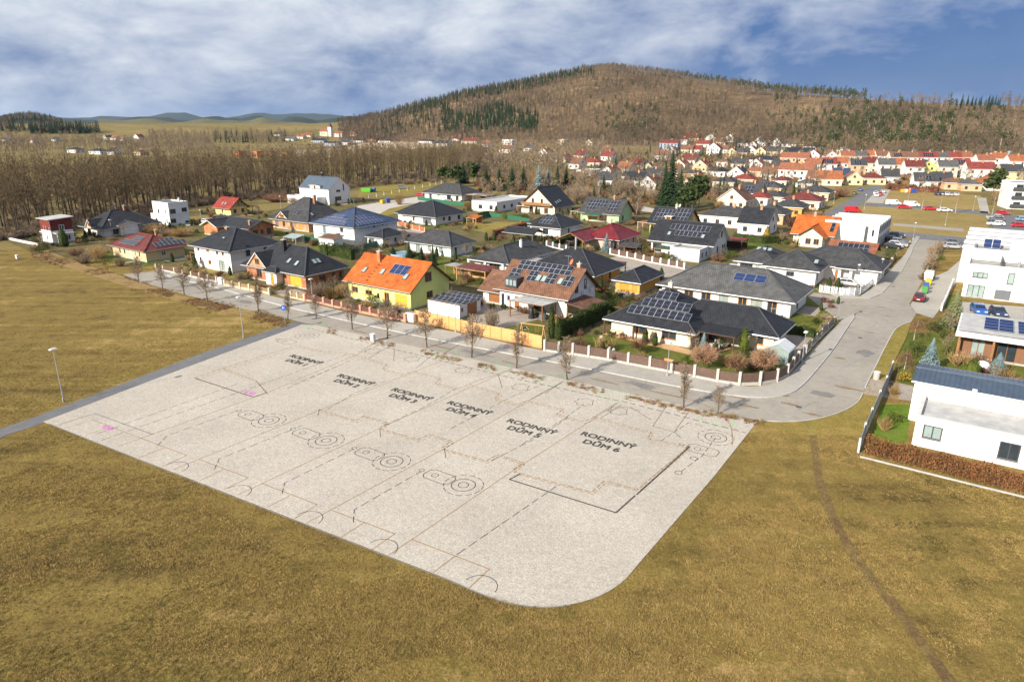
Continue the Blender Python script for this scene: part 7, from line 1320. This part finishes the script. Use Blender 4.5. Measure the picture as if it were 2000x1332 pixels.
car('van', 'red', 1665, 415, -8, 'red van parked at the avenue bend', 'vehicles by the green'); car('estate', 'red', 1766, 408, -8, 'red car beside the white lorry box', 'vehicles by the green'); car('van', 'white', 1780, 404, -8, 'long white van behind the red car', 'vehicles by the green'); car('van', 'white', 1744, 401, -8, 'white box van left of the red car', 'vehicles by the green'); car('hatch', 'red', 1816, 411, -8, 'small red hatchback between two pale trees', 'vehicles by the green'); car('estate', 'white', 1844, 414, -8, 'white car right of the small red hatchback', 'vehicles by the green'); car('hatch', 'red', 1958, 420, -10, 'red car at the top of the car park', 'vehicles by the green')
for i, (p_, u, v) in enumerate((('white', 1944, 441), ('grey', 1944, 432), ('silver', 1942, 428))): car('estate', p_, u, v, 160, '%s car, %s from front on the left side of the car park' % (p_, onm[i]), 'vehicles in the car park')
car('hatch', 'red', 1990, 444, -10, 'red car in the middle of the car park', 'vehicles in the car park'); car('hatch', 'light blue', 1998, 432, -10, 'pale blue car cut by the right picture edge', 'vehicles in the car park')
for i, (p_, u, v) in enumerate((('white', 1712, 384), ('red', 1719, 382), ('silver', 1716, 378), ('white', 1724, 377), ('white', 1710, 380))): car('estate' if i % 2 else 'van' if i == 3 else 'hatch', p_, u, v, 60, '%s vehicle in the avenue parking strip, %s of five' % (p_, onm[i]), 'vehicles in the avenue parking strip')
car('hatch', 'blue', 1680, 373, 60, 'blue car on the left kerb of the avenue', 'vehicles on the avenue'); car('hatch', 'green', 1668, 380, 60, 'green car below the blue one on the avenue', 'vehicles on the avenue')
for i, (p_, u) in enumerate((('dark blue', 1830), ('grey', 1840), ('white', 1848), ('silver', 1856), ('white', 1866))): car('hatch', p_, u, 381.5 + i * .3, 70, '%s car, %s from left behind the green' % (p_, onm[i]), 'cars lined up behind the green')
car('hatch', 'red', 822, 384, -10, 'red car beside the white bungalow by the paddock'); car('mini', 'grey', 786, 369, -10, 'grey car behind the white post fence'); car('hatch', 'dark blue', 48, 462, -35, 'dark car at the far left house'); car('hatch', 'white', 405, 437, -35, 'white car behind the white cube house'); car('hatch', 'dark red', 788, 462, -35, 'dark red car by the red-brown plank fence')
# ------------------------------------------------------------------ bins, containers, small things
def container(u, v, m_, label, w=1.2, d=1.0, hh=1.3, lidm=None, ang=55, name='recycling_bin', cat='bin', group='recycling bins'):
    t = thing(name, label, cat, P(u, v) + Vector((0, 0, .04)), R(ang), group); b = MB(); A = [(-w * .42, -d * .42), (w * .42, -d * .42), (w * .42, d * .42), (-w * .42, d * .42)]; B = [(-w / 2, -d / 2), (w / 2, -d / 2), (w / 2, d / 2), (-w / 2, d / 2)]
    for i in range(4): j = (i + 1) % 4; b.face([(*A[i], .12), (*A[j], .12), (*B[j], hh * .8), (*B[i], hh * .8)])
    b.face([(*q, .12) for q in A[::-1]]); b.build('body', m_, t); c = MB(); c.box(-w / 2 - .04, w / 2 + .04, -d / 2 - .04, d / 2 + .04, hh * .8, hh * .87); c.box(-w / 2 + .08, w / 2 - .08, -d / 2 + .08, d / 2 - .08, hh * .87, hh); c.build('lid', lidm or m_, t)
    f = MB()
    for x, y in A: f.tube((x, y, 0), (x, y, .14), .07, .07, 6, cap=True)
    f.build('castors', RUB, t); return t
BY = mat('bin_yellow', (.62, .42, .02), .5); BB = mat('bin_blue', (.03, .09, .38), .5); BG = mat('bin_green', (.08, .28, .06), .5); BO = mat('bin_orange', (.60, .20, .03), .5); BW = mat('bin_white', (.70, .70, .68), .5)
container(1812, 558, BY, 'yellow recycling bin at the side street'); container(1807, 566, BB, 'blue recycling bin beside the yellow one'); container(1805, 573, BG, 'green recycling bin behind the dark red hatchback')
container(1813, 548, BW, 'white shelter box behind the yellow recycling bin', 2.4, 1.6, 1.9, name='shelter_box', cat='box', group=None)
for i, (u, m_, n_) in enumerate(((1762, BY, 'yellow'), (1768, BW, 'white'), (1774, BO, 'orange'), (1780, BB, 'blue'), (1786, BB, 'blue'))): container(u, 377, m_, '%s bin, %s from left behind the far green' % (n_, onm[i]), 1.5, 1.2, 1.6, ang=-8)
container(716, 376, mat('skip_green', (.10, .42, .03), .5), 'bright green waste skip on the paddock', 4.6, 2.0, 1.8, ang=-12, name='skip', cat='skip', group='skips'); container(728, 375, mat('skip_blue', (.06, .20, .48), .5), 'blue waste skip beside the green one', 2.6, 2.0, 1.7, ang=-12, name='skip', cat='skip', group='skips'); container(748, 398, BY, 'yellow bin at the gravel lane', 2.0, 1.4, 1.4); container(757, 396, BB, 'dark blue bin at the gravel lane', 2.0, 1.4, 1.5)
t = thing('litter_bin', 'grey concrete litter bin on the verge', 'bin', P(1711, 741)); b = MB(); b.tube((0, 0, 0), (0, 0, .95), .34, .38, 14, cap=True); b.build('body', CONC, t); b = MB(); b.tube((0, 0, .952), (0, 0, 1.02), .40, .40, 14, cap=True); b.tube((0, 0, 1.02), (0, 0, 1.06), .25, .2, 14, cap=True); b.build('rim', CONCW, t)
def cabinet(u, v, w, d, hh, label, m_=TRIM, ang=-35): t = thing('utility_cabinet', label, 'cabinet', P(u, v), R(ang)); b = MB(); b.box(-w / 2, w / 2, -d / 2, d / 2, .15, hh); b.box(-w / 2 - .04, w / 2 + .04, -d / 2 - .04, d / 2 + .04, hh, hh + .06); b.build('body', m_, t); c = MB(); c.box(-w / 2 + .02, -.01, -d / 2 - .02, -d / 2, .25, hh - .08); c.box(.01, w / 2 - .02, -d / 2 - .02, -d / 2, .25, hh - .08); c.build('door', m_, t); c = MB(); c.box(-w / 2 + .05, w / 2 - .05, -d / 2 + .05, d / 2 - .05, -.02, .15); c.build('base', CONC, t)
cabinet(802, 629, 1.7, .5, 1.35, 'white utility cabinets where pink fence meets orange fence'); cabinet(432, 556, 1.3, .5, 1.35, 'white meter cabinet in the street fence of the grey and white house'); cabinet(34, 506, .7, .4, .9, 'small white box on the left field edge'); cabinet(729, 667, .6, .5, 1.1, 'white box at the back edge of the plot')
t = thing('greenhouse', 'small greenhouse with ribbed pale roof at the corner garden fence', 'greenhouse', P(1522, 712), R(-35)); tk = House(); tk.root = t; wall_block(tk, -1.8, 1.0, 0, 3.2, 0, 1.9, PANEL_G, (), 'gb', R(30), base=False); add_roof(tk, 'gb', -1.8, 1.0, 0, 3.2, 1.9, .1, R(30), mat('ribbed_pale', (.50, .55, .60), .35), None, ALU, gutter=False, t=.05)
b = MB()
for k in range(6):
    for s in (-1, 1): y = .1 + k * .6; b.bar((-.4 + s * 1.45, y, 1.92), (-.4, y, 2.74), .05, .06)
b.build('glazing_bar', ALU, t)
t = thing('swing_frame', 'wooden play frame with swings behind the orange fence', 'swing', P(1040, 662), R(-25)); b = MB()
for x in (-1.8, 1.8):
    for y in (-.8, .8): b.bar((x, y, 0), (x * .95, 0, 2.2), .1, .1)
b.bar((-1.9, 0, 2.2), (1.9, 0, 2.2), .1, .12); b.build('frame', WOODP, t)
for x in (-.8, .7):
    b = MB(); b.tube((x - .2, 0, 2.2), (x - .2, 0, .5), .012, .012, 4); b.tube((x + .2, 0, 2.2), (x + .2, 0, .5), .012, .012, 4); b.box(x - .25, x + .25, -.1, .1, .45, .5); b.build('swing_seat', BO, t)
for i, (u, v, m_, r, hh, lb) in enumerate(((1038, 622, BLACKM, .5, 1.9, 'barbecue wrapped in black cover under the pergola'), (1060, 624, mat('cover_grey', (.10, .10, .11), .6), .8, 1.1, 'covered garden furniture under the pergola'), (1918, 722, mat('tarp', (.72, .73, .74), .5), .9, 1.2, 'white covered object on the timber-house terrace'))):
    t = thing('covered_object', lb, 'cover', P(u, v)); b = MB(); rd = random.Random(i); prev = None
    for k, (z, s) in enumerate(((0, 1), (.3, .96), (.65, .85), (.9, .55), (1, .05))):
        ring_ = [Vector((math.cos(a * .63) * r * s * rd.uniform(.85, 1.1), math.sin(a * .63) * r * s * rd.uniform(.85, 1.1), z * hh)) for a in range(10)]
        if prev: [b.face([prev[a], prev[(a + 1) % 10], ring_[(a + 1) % 10], ring_[a]]) for a in range(10)]
        prev = ring_
    b.build('cover', m_, t, merge=True, smooth=True); b = MB(); b.tube((0, 0, .02), (0, 0, .12), r * .9, r * .9, 10); b.build('hem', m_, t)
def shelter(label, u, v, w, d, h0, h1, rm, pm, ang=-35, name='garden_shelter', back=None): t = House(); t.root = thing(name, label, 'shelter', P(u, v), R(ang)); canopy(t, -w, 0, 0, d, h0, h1, rm, [(-w + .2, .2), (-.2, .2), (-w + .2, d - .2), (-.2, d - .2)], pm, name='roof'); b = MB(); b.box(-w + .25, -.25, d - .28, d - .2, 0, 1.6); b.build('back_wall', back or pm, t.root); return t
shelter('dark red roofed garden shelter behind the solar garage', 948, 556, 7.5, 4.0, 2.5, 2.9, R_DRED, WOODP); shelter('flat grey shelter beside the red garden shelter', 905, 545, 5, 3, 2.3, 2.3, R_FELT, WOOD); shelter('red flat roofed shed right of the solar field house', 1448, 492, 7, 5, 2.6, 2.6, R_RED, WOODD, back=WOODD); shelter('small dark garden hut roof near the maroon house', 1243, 501, 5, 3.2, 2.0, 2.6, R_GREY, WOODD, back=W_BROWN); shelter('orange roofed wooden play hut by the yellow lawn', 930, 440, 4, 3.5, 2.0, 2.6, R_ORANGE, WOODP, back=WOOD); shelter('rust-red lean-to behind the balcony house', 1152, 425, 5, 3, 2.3, 2.6, R_RUST, WOOD); shelter('pale canopy left of the balcony house', 1034, 418, 5.5, 3.5, 2.5, 2.6, R_PALE, WOODP); shelter('glass-roofed frame behind the brick house', 578, 478, 5, 3, 1.6, 2.2, PANEL_G, ALU)
t = thing('swimming_pool', 'round blue garden pool behind the orange roof', 'pool', P(784, 502)); b = MB(); b.tube((0, 0, 0), (0, 0, .95), 2.6, 2.6, 24); b.build('pool_wall', mat('pool_wall', (.30, .42, .52), .5), t); b = MB(); b.face([(2.55 * math.cos(k * .2618), 2.55 * math.sin(k * .2618), .8) for k in range(24)]); b.build('water', mat('pool_water', (.12, .28, .36), .05, spec=.8), t)
for i, (u, v, s, lb) in enumerate(((1198, 700, .9, 'tall standing stone, left one in the corner garden'), (1190, 690, .6, 'standing stone behind the tall one in the corner garden'), (1338, 735, 1.0, 'flat pale boulder in the corner garden'), (1456, 712, .6, 'small boulder by the bright thuja'), (1175, 660, .7, 'grey boulder near the corner terrace'))):
    rd = random.Random(40 + i); t = thing('boulder', lb, 'boulder', P(u, v)); b = MB(); rings = []
    for z, q in ((-.1, .9), (.3, 1), (.75, .75), (1.0, .3)): rings.append([Vector((math.cos(a * .785) * q * s * .5 * rd.uniform(.75, 1.15), math.sin(a * .785) * q * s * .4 * rd.uniform(.75, 1.15), z * s * (1.6 if i < 2 else .55))) for a in range(8)])
    for A, B in zip(rings, rings[1:]):
        for a in range(8): b.face([A[a], A[(a + 1) % 8], B[(a + 1) % 8], B[a]])
    b.face(rings[-1]); b.build('stone', mat('boulder_stone', (.42, .39, .34), .9, .3, 3, .4, 8), t); b = MB(); b.face([(math.cos(a * .785) * s * .62, math.sin(a * .785) * s * .5, .03) for a in range(8)]); b.build('gravel_ring', GRAVEL, t)
def furniture(label, u, v, ang=-35, m_=None, chairs=4):
    m_ = m_ or mat('pale_wood_furniture', (.52, .42, .30), .7); t = thing('garden_table', label, 'table', P(u, v), R(ang)); b = MB(); b.box(-.9, .9, -.45, .45, .68, .74); b.build('tabletop', m_, t)
    for x in (-.8, .8):
        for y in (-.36, .36): b = MB(); b.box(x - .04, x + .04, y - .04, y + .04, 0, .68); b.build('leg', m_, t)
    for k in range(chairs):
        x = -.5 + (k % 2) * 1.0; s = -1 if k < 2 else 1; c = thing('garden_chair', '%s chair at the %s' % (onm[k], label[:60]), 'chair', P(u, v) + Matrix.Rotation(R(ang), 3, 'Z') @ Vector((x, s * .95, 0)), R(ang) + (0 if s > 0 else math.pi), 'garden chairs'); b = MB(); b.box(-.26, .26, -.26, .26, .40, .46); b.build('seat', m_, c); b = MB(); b.box(-.26, .26, .22, .28, .46, .95); b.build('backrest', m_, c); b = MB()
        for xx in (-.22, .22):
            for yy in (-.22, .24): q = MB(); q.box(xx - .03, xx + .03, yy - .03, yy + .03, 0, .4); q.build('leg', m_, c)
furniture('pale garden table on the corner terrace left end', 1208, 653); furniture('grey garden table under the corner terrace roof', 1400, 680, m_=mat('grey_furniture', (.35, .34, .33), .7)); furniture('white garden table on the long bungalow terrace', 1502, 622, m_=D_WHITE, chairs=2); furniture('white table on the lawn by the columned terrace', 915, 524, m_=D_WHITE, chairs=2)
t = thing('chimney_grill', 'white brick garden fireplace behind the corner bungalow', 'fireplace', P(1291, 596)); b = MB(); b.box(-.5, .5, -.4, .4, 0, 1.4); b.build('hearth', W_CREAM, t); b = MB(); b.box(-.28, .28, -.25, .25, 1.4, 2.6); b.box(-.4, .4, -.36, .36, 2.6, 2.75); b.build('flue', TRIM, t)
t = thing('dog', 'black and white dog lying on the solar house lawn', 'dog', P(1026, 643), R(20)); b = MB()
seg = [(-.42, .12, .05), (-.35, .17, .13), (-.1, .19, .16), (.15, .19, .16), (.32, .24, .11), (.42, .30, .10), (.55, .26, .05)]
for (x0, z0, r0), (x1, z1, r1) in zip(seg, seg[1:]): b.tube((x0, 0, z0), (x1, 0, z1), r0, r1, 8, mi=0 if x0 < -.05 or x0 > .2 else 1)
for x, y in ((.3, .12), (.3, -.12), (-.25, .16), (-.25, -.16)): b.tube((x, y, .06), (x + .28, y * 1.2, .04), .05, .035, 5, mi=1)
b.tube((-.42, 0, .12), (-.72, .1, .05), .04, .015, 5); b.build('body', [BLACKM, TRIM], t, merge=True, smooth=True); b = MB()
for y in (-.07, .07): b.face([(.38, y - .03, .37), (.38, y + .03, .37), (.36, y, .46)])
b.build('ears', BLACKM, t)
# ------------------------------------------------------------------ more garden growth, named after the place it stands in
GB = [('the far left house', [(60, 474), (80, 486), (168, 476), (178, 470)]), ('the complex anthracite roof', [(176, 462), (226, 472), (260, 470), (296, 466), (322, 462)]), ('the red gable house', [(412, 424), (506, 428), (520, 422), (440, 432)]), ('the unplastered brick house', [(404, 452), (560, 478), (575, 468), (420, 462)]), ('the grey and white house', [(372, 530), (392, 540), (412, 543), (470, 546), (535, 528), (545, 518)]), ('the brick house', [(540, 566), (612, 580), (640, 574), (676, 566), (690, 556)]), ('the orange-roofed house', [(690, 600), (716, 604), (770, 612), (870, 604), (884, 596), (866, 566)]), ('the columned terrace', [(912, 548), (938, 552), (905, 560), (1080, 530), (1092, 524)]), ('the tall white solar house', [(618, 480), (650, 492), (706, 500), (722, 494), (758, 484), (790, 478)]), ('the pyramid-roofed bungalow', [(805, 500), (840, 508), (925, 504), (940, 500), (950, 488)]), ('the angular bungalow', [(770, 440), (786, 448), (916, 446), (930, 448), (925, 426)]), ('the maroon-roofed house', [(1140, 486), (1150, 492), (1230, 496), (1262, 486), (1270, 478), (1130, 478)]), ('the light green house', [(1140, 440), (1160, 446), (1180, 448), (1232, 440), (1124, 432), (1130, 444)]), ('the solar field house', [(1262, 500), (1280, 506), (1296, 500), (1312, 506), (1400, 512), (1420, 506), (1270, 492)]), ('the yellow dormer house', [(1250, 470), (1266, 476), (1280, 470), (1244, 462)]), ('the orange garden house', [(1190, 582), (1215, 600), (1262, 590), (1300, 574), (1180, 568)]), ('the sprawling bungalow', [(1470, 525), (1490, 540), (1462, 512), (1700, 545), (1712, 530), (1455, 500)]), ('the orange-roofed cream house', [(1535, 478), (1548, 484), (1670, 478), (1684, 500), (1520, 470)]), ('the balcony house', [(1030, 428), (1046, 432), (1112, 428), (1128, 420), (1020, 436)]), ('the timber-framed house', [(1850, 690), (1872, 715), (1905, 712), (1935, 752), (1960, 742), (1985, 752), (1840, 660)]), ('the side street kerb', [(1812, 528), (1820, 510), (1828, 498), (1806, 545)]), ('the corner bungalow terrace', [(1250, 705), (1290, 716), (1340, 712), (1420, 716), (1470, 722), (1505, 728), (1180, 684), (1130, 680)])]
kinds = [('bare brown shrub', 'tw', TWIG), ('reddish bare shrub', 'tw', TWIGR), ('dark evergreen shrub', 'bu', L_THUJA), ('golden dry shrub', 'tw', TWIGG), ('small bare fruit tree', 'tr', TWIG), ('green rounded shrub', 'bu', L_BRIGHT)]
rd = random.Random(77)
for where, pts in GB:
    pts = [(u, v, (j * 5 + len(where)) % 6) for j, (u, v) in enumerate([q for u, v in pts for q in ((u, v), (u + rd.uniform(-16, 16), v + rd.uniform(-4, 5)))])]; pts.sort()
    for j, (u, v, k) in enumerate(pts):
        nm, ty, m_ = kinds[k]; s = rd.uniform(.7, 1.25); vv = rd.randrange(3); same = [q for q in pts if q[2] == k]; c = same.index((u, v, k))
        place = 'in the garden of %s' % where if 'kerb' not in where else 'in the strip along %s' % where
        lb = '%s %s' % (nm, place) if len(same) == 1 else '%s %s, %s from left' % (nm, place, onm[c])
        if ty == 'tw': plant('garden_shrub', ('gtw', vv, k), lambda vv=vv: twigbush(1300 + vv, 1.3, 1.6, 90, .04), BARK, m_, P(u, v), lb, 'shrub', 'garden shrubs', s, crown='twigs', trunk='stems')
        elif ty == 'bu': plant('garden_shrub', ('gbu', vv, k), lambda vv=vv: bush(1320 + vv, 1.0, .9, 420, .16), BARK, m_, P(u, v), lb, 'shrub', 'garden shrubs', s, crown='foliage', trunk='stem')
        else: plant('fruit_tree', ('gtr', vv), lambda vv=vv: bare(1340 + vv, 3.6, .08, .25, .45, 18, 6, 4, .04, up=.9), BARK, m_, P(u, v), lb, 'tree', 'garden fruit trees', s)

# ------------------------------------------------------------------ lawns and paths of the gardens, each its own sheet
def gardens():
    rects = []; rd = random.Random(12); ms = [G_LAWN, G_DRYLAWN, G_LAWN, G_YARD]
    lv = [.0072 + .0009 * k for k in range(5)]
    for i, (n, g, W, D, lb) in enumerate(HOBJ):
        if 'foreground' in lb or 'timber' in lb or 'two-storey flat' in lb or 'corner bungalow' in lb or 'garage' in lb or 'pavilion' in lb or 'far left' in lb: continue
        c = Vector((math.cos(g), math.sin(g))); e = Vector((-c.y, c.x)); m = Vector((n.x, n.y)) + c * (-W / 2) + e * (D / 2 + .5); hw, hd = W / 2 + 4.0, D / 2 + 4.5
        used = {r[4] for r in rects if abs((m - r[0]).dot(c)) < hw + r[2] and abs((m - r[0]).dot(e)) < hd + r[3]}
        free = [k for k in range(5) if k not in used]
        if not free: continue
        k = free[0]; rects.append((m, g, hw, hd, k)); cut = [rd.uniform(.3, 2.2) for _ in range(4)]
        q = [(-hw + cut[0], -hd), (hw, -hd + cut[1] * .5), (hw - cut[2] * .6, hd), (-hw, hd - cut[3])]; b = MB(); b.face([(*(m + c * x + e * y), lv[k]) for x, y in q]); b.build('garden_lawn', ms[i % 4], kind='structure')
        b = MB(); x0 = rd.uniform(-.3, .3) * W; b.face([(*(m + c * x + e * y), .0145) for x, y in ((x0, -hd + .8), (x0 + 1.3, -hd + .9), (x0 + 1.3, -D / 2 - .6), (x0, -D / 2 - .6))]); b.build('garden_path', PAVED, kind='structure')
        b = MB(); w_ = rd.uniform(2.5, 4); b.face([(*(m + c * x + e * y), .0165) for x, y in ((W / 2 + .2, -D * .2), (W / 2 + w_, -D * .2), (W / 2 + w_, D * .35), (W / 2 + .2, D * .35))]); b.build('patio', (TERR, PAVED, GRAVEL)[i % 3], kind='structure')
gardens()
# ------------------------------------------------------------------ grass, weeds and village greenery that nobody could count
def tuft(seed, n, hh, w, spread, m_):
    rd = random.Random(seed); C = MB()
    for _ in range(n):
        a = rd.uniform(0, 6.28); q = rd.random() * spread; b = Vector((math.cos(a) * q, math.sin(a) * q, -.01)); l = rd.uniform(.5, 1.1) * hh; t = b + Vector((rd.gauss(0, .55) * l, rd.gauss(0, .55) * l, l)); s = Vector((rd.gauss(0, 1), rd.gauss(0, 1), 0)).normalized() * w; C.face([b - s, b + s, t])
    return C.mesh('tuft', m_)
def inpoly(p, q):
    c = False; j = len(q) - 1
    for i in range(len(q)):
        if (q[i][1] > p[1]) != (q[j][1] > p[1]) and p[0] < (q[j][0] - q[i][0]) * (p[1] - q[i][1]) / (q[j][1] - q[i][1]) + q[i][0]: c = not c
        j = i
    return c
plot_poly = [(p.x, p.y) for p in (P(u, v) for u, v in ((85, 824), (600, 628), (1486, 824), (1395, 935), (1250, 1102), (1170, 1168), (1060, 1190), (930, 1160), (560, 1012)))]
path_poly = [(p.x, p.y) for p in (P(u, v) for u, v in ((-80, 868), (0, 834), (250, 742), (500, 650), (590, 622), (640, 640), (85, 834), (-80, 915)))]
right_poly = [(p.x, p.y) for p in (P(u, v) for u, v in ((1470, 812), (1640, 795), (1690, 745), (1745, 715), (1676, 884), (2100, 985), (2100, 600), (1470, 700)))]
street_poly = [(p.x, p.y) for p in (P(u, v) for u, v in ((-200, 440), (60, 490), (318, 562), (560, 625), (600, 628), (1486, 824), (1486, 600), (600, 380)))]
worn_poly = [(p.x, p.y) for p in (P(u, v) for u, v in ((1576, 822), (1590, 940), (1640, 1058), (1750, 1204), (1848, 1345), (1880, 1345), (1765, 1190), (1655, 1045), (1608, 935), (1590, 822)))]
road_poly = [(p.x, p.y) for p in (P(u, v) for u, v in KERB_IN + [(1700, 592), (1790, 612)] + ROAD_OUT[::-1])]
def field_grass():
    rd = random.Random(21); pts = []; ks = [tuft(i, 9, .13, .022, .2, L_GRASS if i % 3 else L_GRASSG) for i in range(5)] + [tuft(9, 12, .2, .02, .22, L_STRAW)]
    tries = 0
    while len(pts) < 130000 and tries < 420000:
        tries += 1; r = 26 + 120 * rd.random() ** 1.1; a = rd.uniform(-46, 46); x, y = r * math.sin(R(a)), r * math.cos(R(a))
        if inpoly((x, y), plot_poly) or inpoly((x, y), path_poly) or inpoly((x, y), right_poly) or inpoly((x, y), street_poly) or inpoly((x, y), road_poly): continue
        if r > 60 and rd.random() < (r - 60) / 80: continue
        if inpoly((x, y), worn_poly) and rd.random() < .88: continue
        if mnoise.noise((x * .09, y * .13, 8.0)) < -.12 and rd.random() < .75: continue
        g = mnoise.noise((x * .07, y * .07, 3.0)) + .6 * mnoise.noise((x * .4, y * .4, 1.0)); k = 5 if rd.random() < .05 else (rd.choice((1, 2, 4)) if g > -.1 or rd.random() < .3 else rd.choice((0, 3)))
        pts.append((x, y, 0, rd.uniform(.5, 1.05) * (1 + .35 * g), rd.uniform(0, 6.28), k))
    scatter('field_grass', 'short dry grass of the pasture around the plot', pts, ks)
field_grass()
def verge_weeds():
    rd = random.Random(31); pts = []; ks = [tuft(50 + i, 26, .42, .02, .34, L_STRAW if i < 2 else TWIGR) for i in range(3)]
    for _ in range(2300):
        u = rd.uniform(60, 560); t = (u - 60) / 500; v = interp([(60, 494), (150, 517), (240, 545), (318, 570), (400, 592), (514, 617), (560, 630)], u) + rd.gauss(2, 5); p = P(u, v)
        if mnoise.noise((p.x * .12, p.y * .12, 5.0)) < -.12: continue
        pts.append((p.x, p.y, 0, rd.uniform(.3, 1.15), rd.uniform(0, 6.28), rd.randrange(3)))
    for _ in range(2400):
        u = rd.uniform(640, 1490)
        if mnoise.noise((u * .017, 2.0, 0)) + .35 * (u > 1190) < -.05 or rd.random() < .72: continue
        v = interp([(640, 644), (900, 703), (1060, 739), (1200, 768), (1350, 801), (1490, 824)], u) + rd.gauss(2.5, 2.6); p = P(u, v); pts.append((p.x, p.y, .02, rd.uniform(.3, 1.0), rd.uniform(0, 6.28), rd.randrange(3)))
    for _ in range(160): p = P(1745 + rd.uniform(-8, 8), 755 + rd.uniform(-30, 30)); pts.append((p.x, p.y, 0, rd.uniform(.3, .8), 0, 0))
    scatter('verge_weeds', 'straw and dry weeds along the street verge', pts, ks)
verge_weeds()
def greenery():
    rd = random.Random(41); ks = []
    for i in range(3): T, C = twigbush(60 + i, 2.0, 2.6, 60, .12); ks.append(joined(T, C, BARK, (TWIG, TWIGR, TWIGG)[i]))
    for i in range(2): T, C = bush(70 + i, 1.4, 1.2, 120, .5); ks.append(joined(T, C, BARK, (L_THUJA, L_PINE)[i]))
    T, C = bare(80, 6, .12, .25, .42, 12, 5, 4, .12, up=1.0); ks.append(joined(T, C, BARK, TWIG)); T, C = spruce(81, 6, 1.5, 9, 7); ks.append(joined(T, C, BARK, L_SPRUCE))
    boxes = []
    for o in COL.objects:
        if o.parent is None and o.get('category') in ('house', 'terrace', 'church', 'apartment block'): boxes.append((o.location.x, o.location.y, o.rotation_euler.z))
    pts = []; tries = 0
    zones = [((1120, 1620), (300, 395), 1700, (0, 1, 2, 3, 4, 5, 5, 6)), ((1600, 1990), (312, 372), 700, (0, 1, 2, 3, 4, 5)), ((1260, 1600), (268, 312), 360, (0, 1, 3, 4, 5, 6)), ((560, 1130), (268, 300), 260, (0, 1, 2, 5)), ((930, 1300), (340, 400), 520, (0, 1, 2, 3, 5, 5)), ((1390, 1620), (390, 450), 140, (0, 1, 2, 3))]
    for (u0, u1), (v0, v1), n, kk in zones:
        for _ in range(n):
            u, v = rd.uniform(u0, u1), rd.uniform(v0, v1); p = PT(u, v); bad = False
            for bx, by, bz in boxes:
                dx, dy = p.x - bx, p.y - by
                if abs(dx) < 30 and abs(dy) < 30:
                    lx = dx * math.cos(bz) + dy * math.sin(bz); ly = -dx * math.sin(bz) + dy * math.cos(bz)
                    if -17 < lx < 2 and -1.5 < ly < 12.5: bad = True; break
            if bad or (1600 < u < 1735 and 360 < v < 425): continue
            pts.append((p.x, p.y, p.z - .1, rd.uniform(.6, 1.35), rd.uniform(0, 6.28), rd.choice(kk)))
    scatter('village_greenery', 'bare hedges, bushes and fruit trees filling the far village gardens', pts, ks)
greenery()

def garden_growth():
    rd = random.Random(55); ks = []
    for i in range(2): T, C = bush(90 + i, .8, .6, 160, .2); ks.append(joined(T, C, BARK, (L_THUJA, L_RUSSET)[i]))
    for i in range(2): T, C = twigbush(95 + i, 1.0, 1.1, 70, .045); ks.append(joined(T, C, BARK, (TWIG, TWIGR)[i]))
    T, C = bush(98, .7, .5, 140, .2); ks.append(joined(T, C, BARK, L_BRIGHT)); T, C = column(99, 2.4, .55, 260, .2); ks.append(joined(T, C, BARK, L_THUJA))
    pts = []; inner = [(n.x, n.y, g, W, D) for n, g, W, D, lb in HOBJ]
    for n, g, W, D, lb in HOBJ:
        if 'foreground' in lb or 'two-storey flat' in lb or 'timber' in lb or 'garage' in lb: continue
        c = Vector((math.cos(g), math.sin(g))); e = Vector((-c.y, c.x)); far = 'far left' in lb
        for _ in range(30):
            side = rd.randrange(4); x = rd.uniform(-W - 4.5, 4.5); y = rd.uniform(-4.0, D + 4.5)
            if side == 0: y = D + rd.uniform(2.5, 4.5)
            elif side == 1: x = rd.uniform(3.0, 4.8)
            elif side == 2: x = -W - rd.uniform(2.5, 4.5)
            else: y = -rd.uniform(1.2, 2.4)
            if -W - 1.6 < x < 1.6 and -1.0 < y < D + 1.6: continue
            p = Vector((n.x, n.y)) + c * x + e * y; bad = inpoly((p.x, p.y), road_poly)
            for bx, by, bg, bw, bd in inner:
                dx, dy = p.x - bx, p.y - by; lx = dx * math.cos(bg) + dy * math.sin(bg); ly = -dx * math.sin(bg) + dy * math.cos(bg)
                if -bw - .8 < lx < .8 and -.8 < ly < bd + .8: bad = True; break
            u, v = proj(p.x, p.y, 0)
            if bad or v > interp([(0, 480), (300, 515), (600, 584), (800, 626), (1060, 680), (1440, 745), (1520, 740), (1640, 622), (1760, 500)], u) - 3: continue
            if inpoly((p.x, p.y), lane_poly): continue
            pts.append((p.x, p.y, 0, rd.uniform(.5, 1.15), rd.uniform(0, 6.28), rd.randrange(6)))
    scatter('garden_growth', 'low shrubs and perennials filling the beds of the near gardens', pts, ks)
lane_poly = [(p.x, p.y) for p in (P(u, v) for u, v in ((1120, 518), (1210, 498), (1345, 518), (1425, 538), (1415, 556), (1330, 548), (1200, 533), (1130, 538)))]
garden_growth()
def haze():
    b = MB(); b.box(-21000, 21000, -400, 21000, -60, 420); m = bpy.data.materials.new('haze_air'); m.use_nodes = True; nt = m.node_tree; nt.nodes.clear(); o = nt.nodes.new('ShaderNodeOutputMaterial'); v = nt.nodes.new('ShaderNodeVolumePrincipled')
    v.inputs['Color'].default_value = (.50, .70, 1.0, 1); v.inputs['Density'].default_value = HAZE; v.inputs['Anisotropy'].default_value = 0.0; nt.links.new(v.outputs[0], o.inputs['Volume']); b.build('haze', m, kind='stuff', label='thin blue haze of the distant air')
HAZE = .000022
haze()
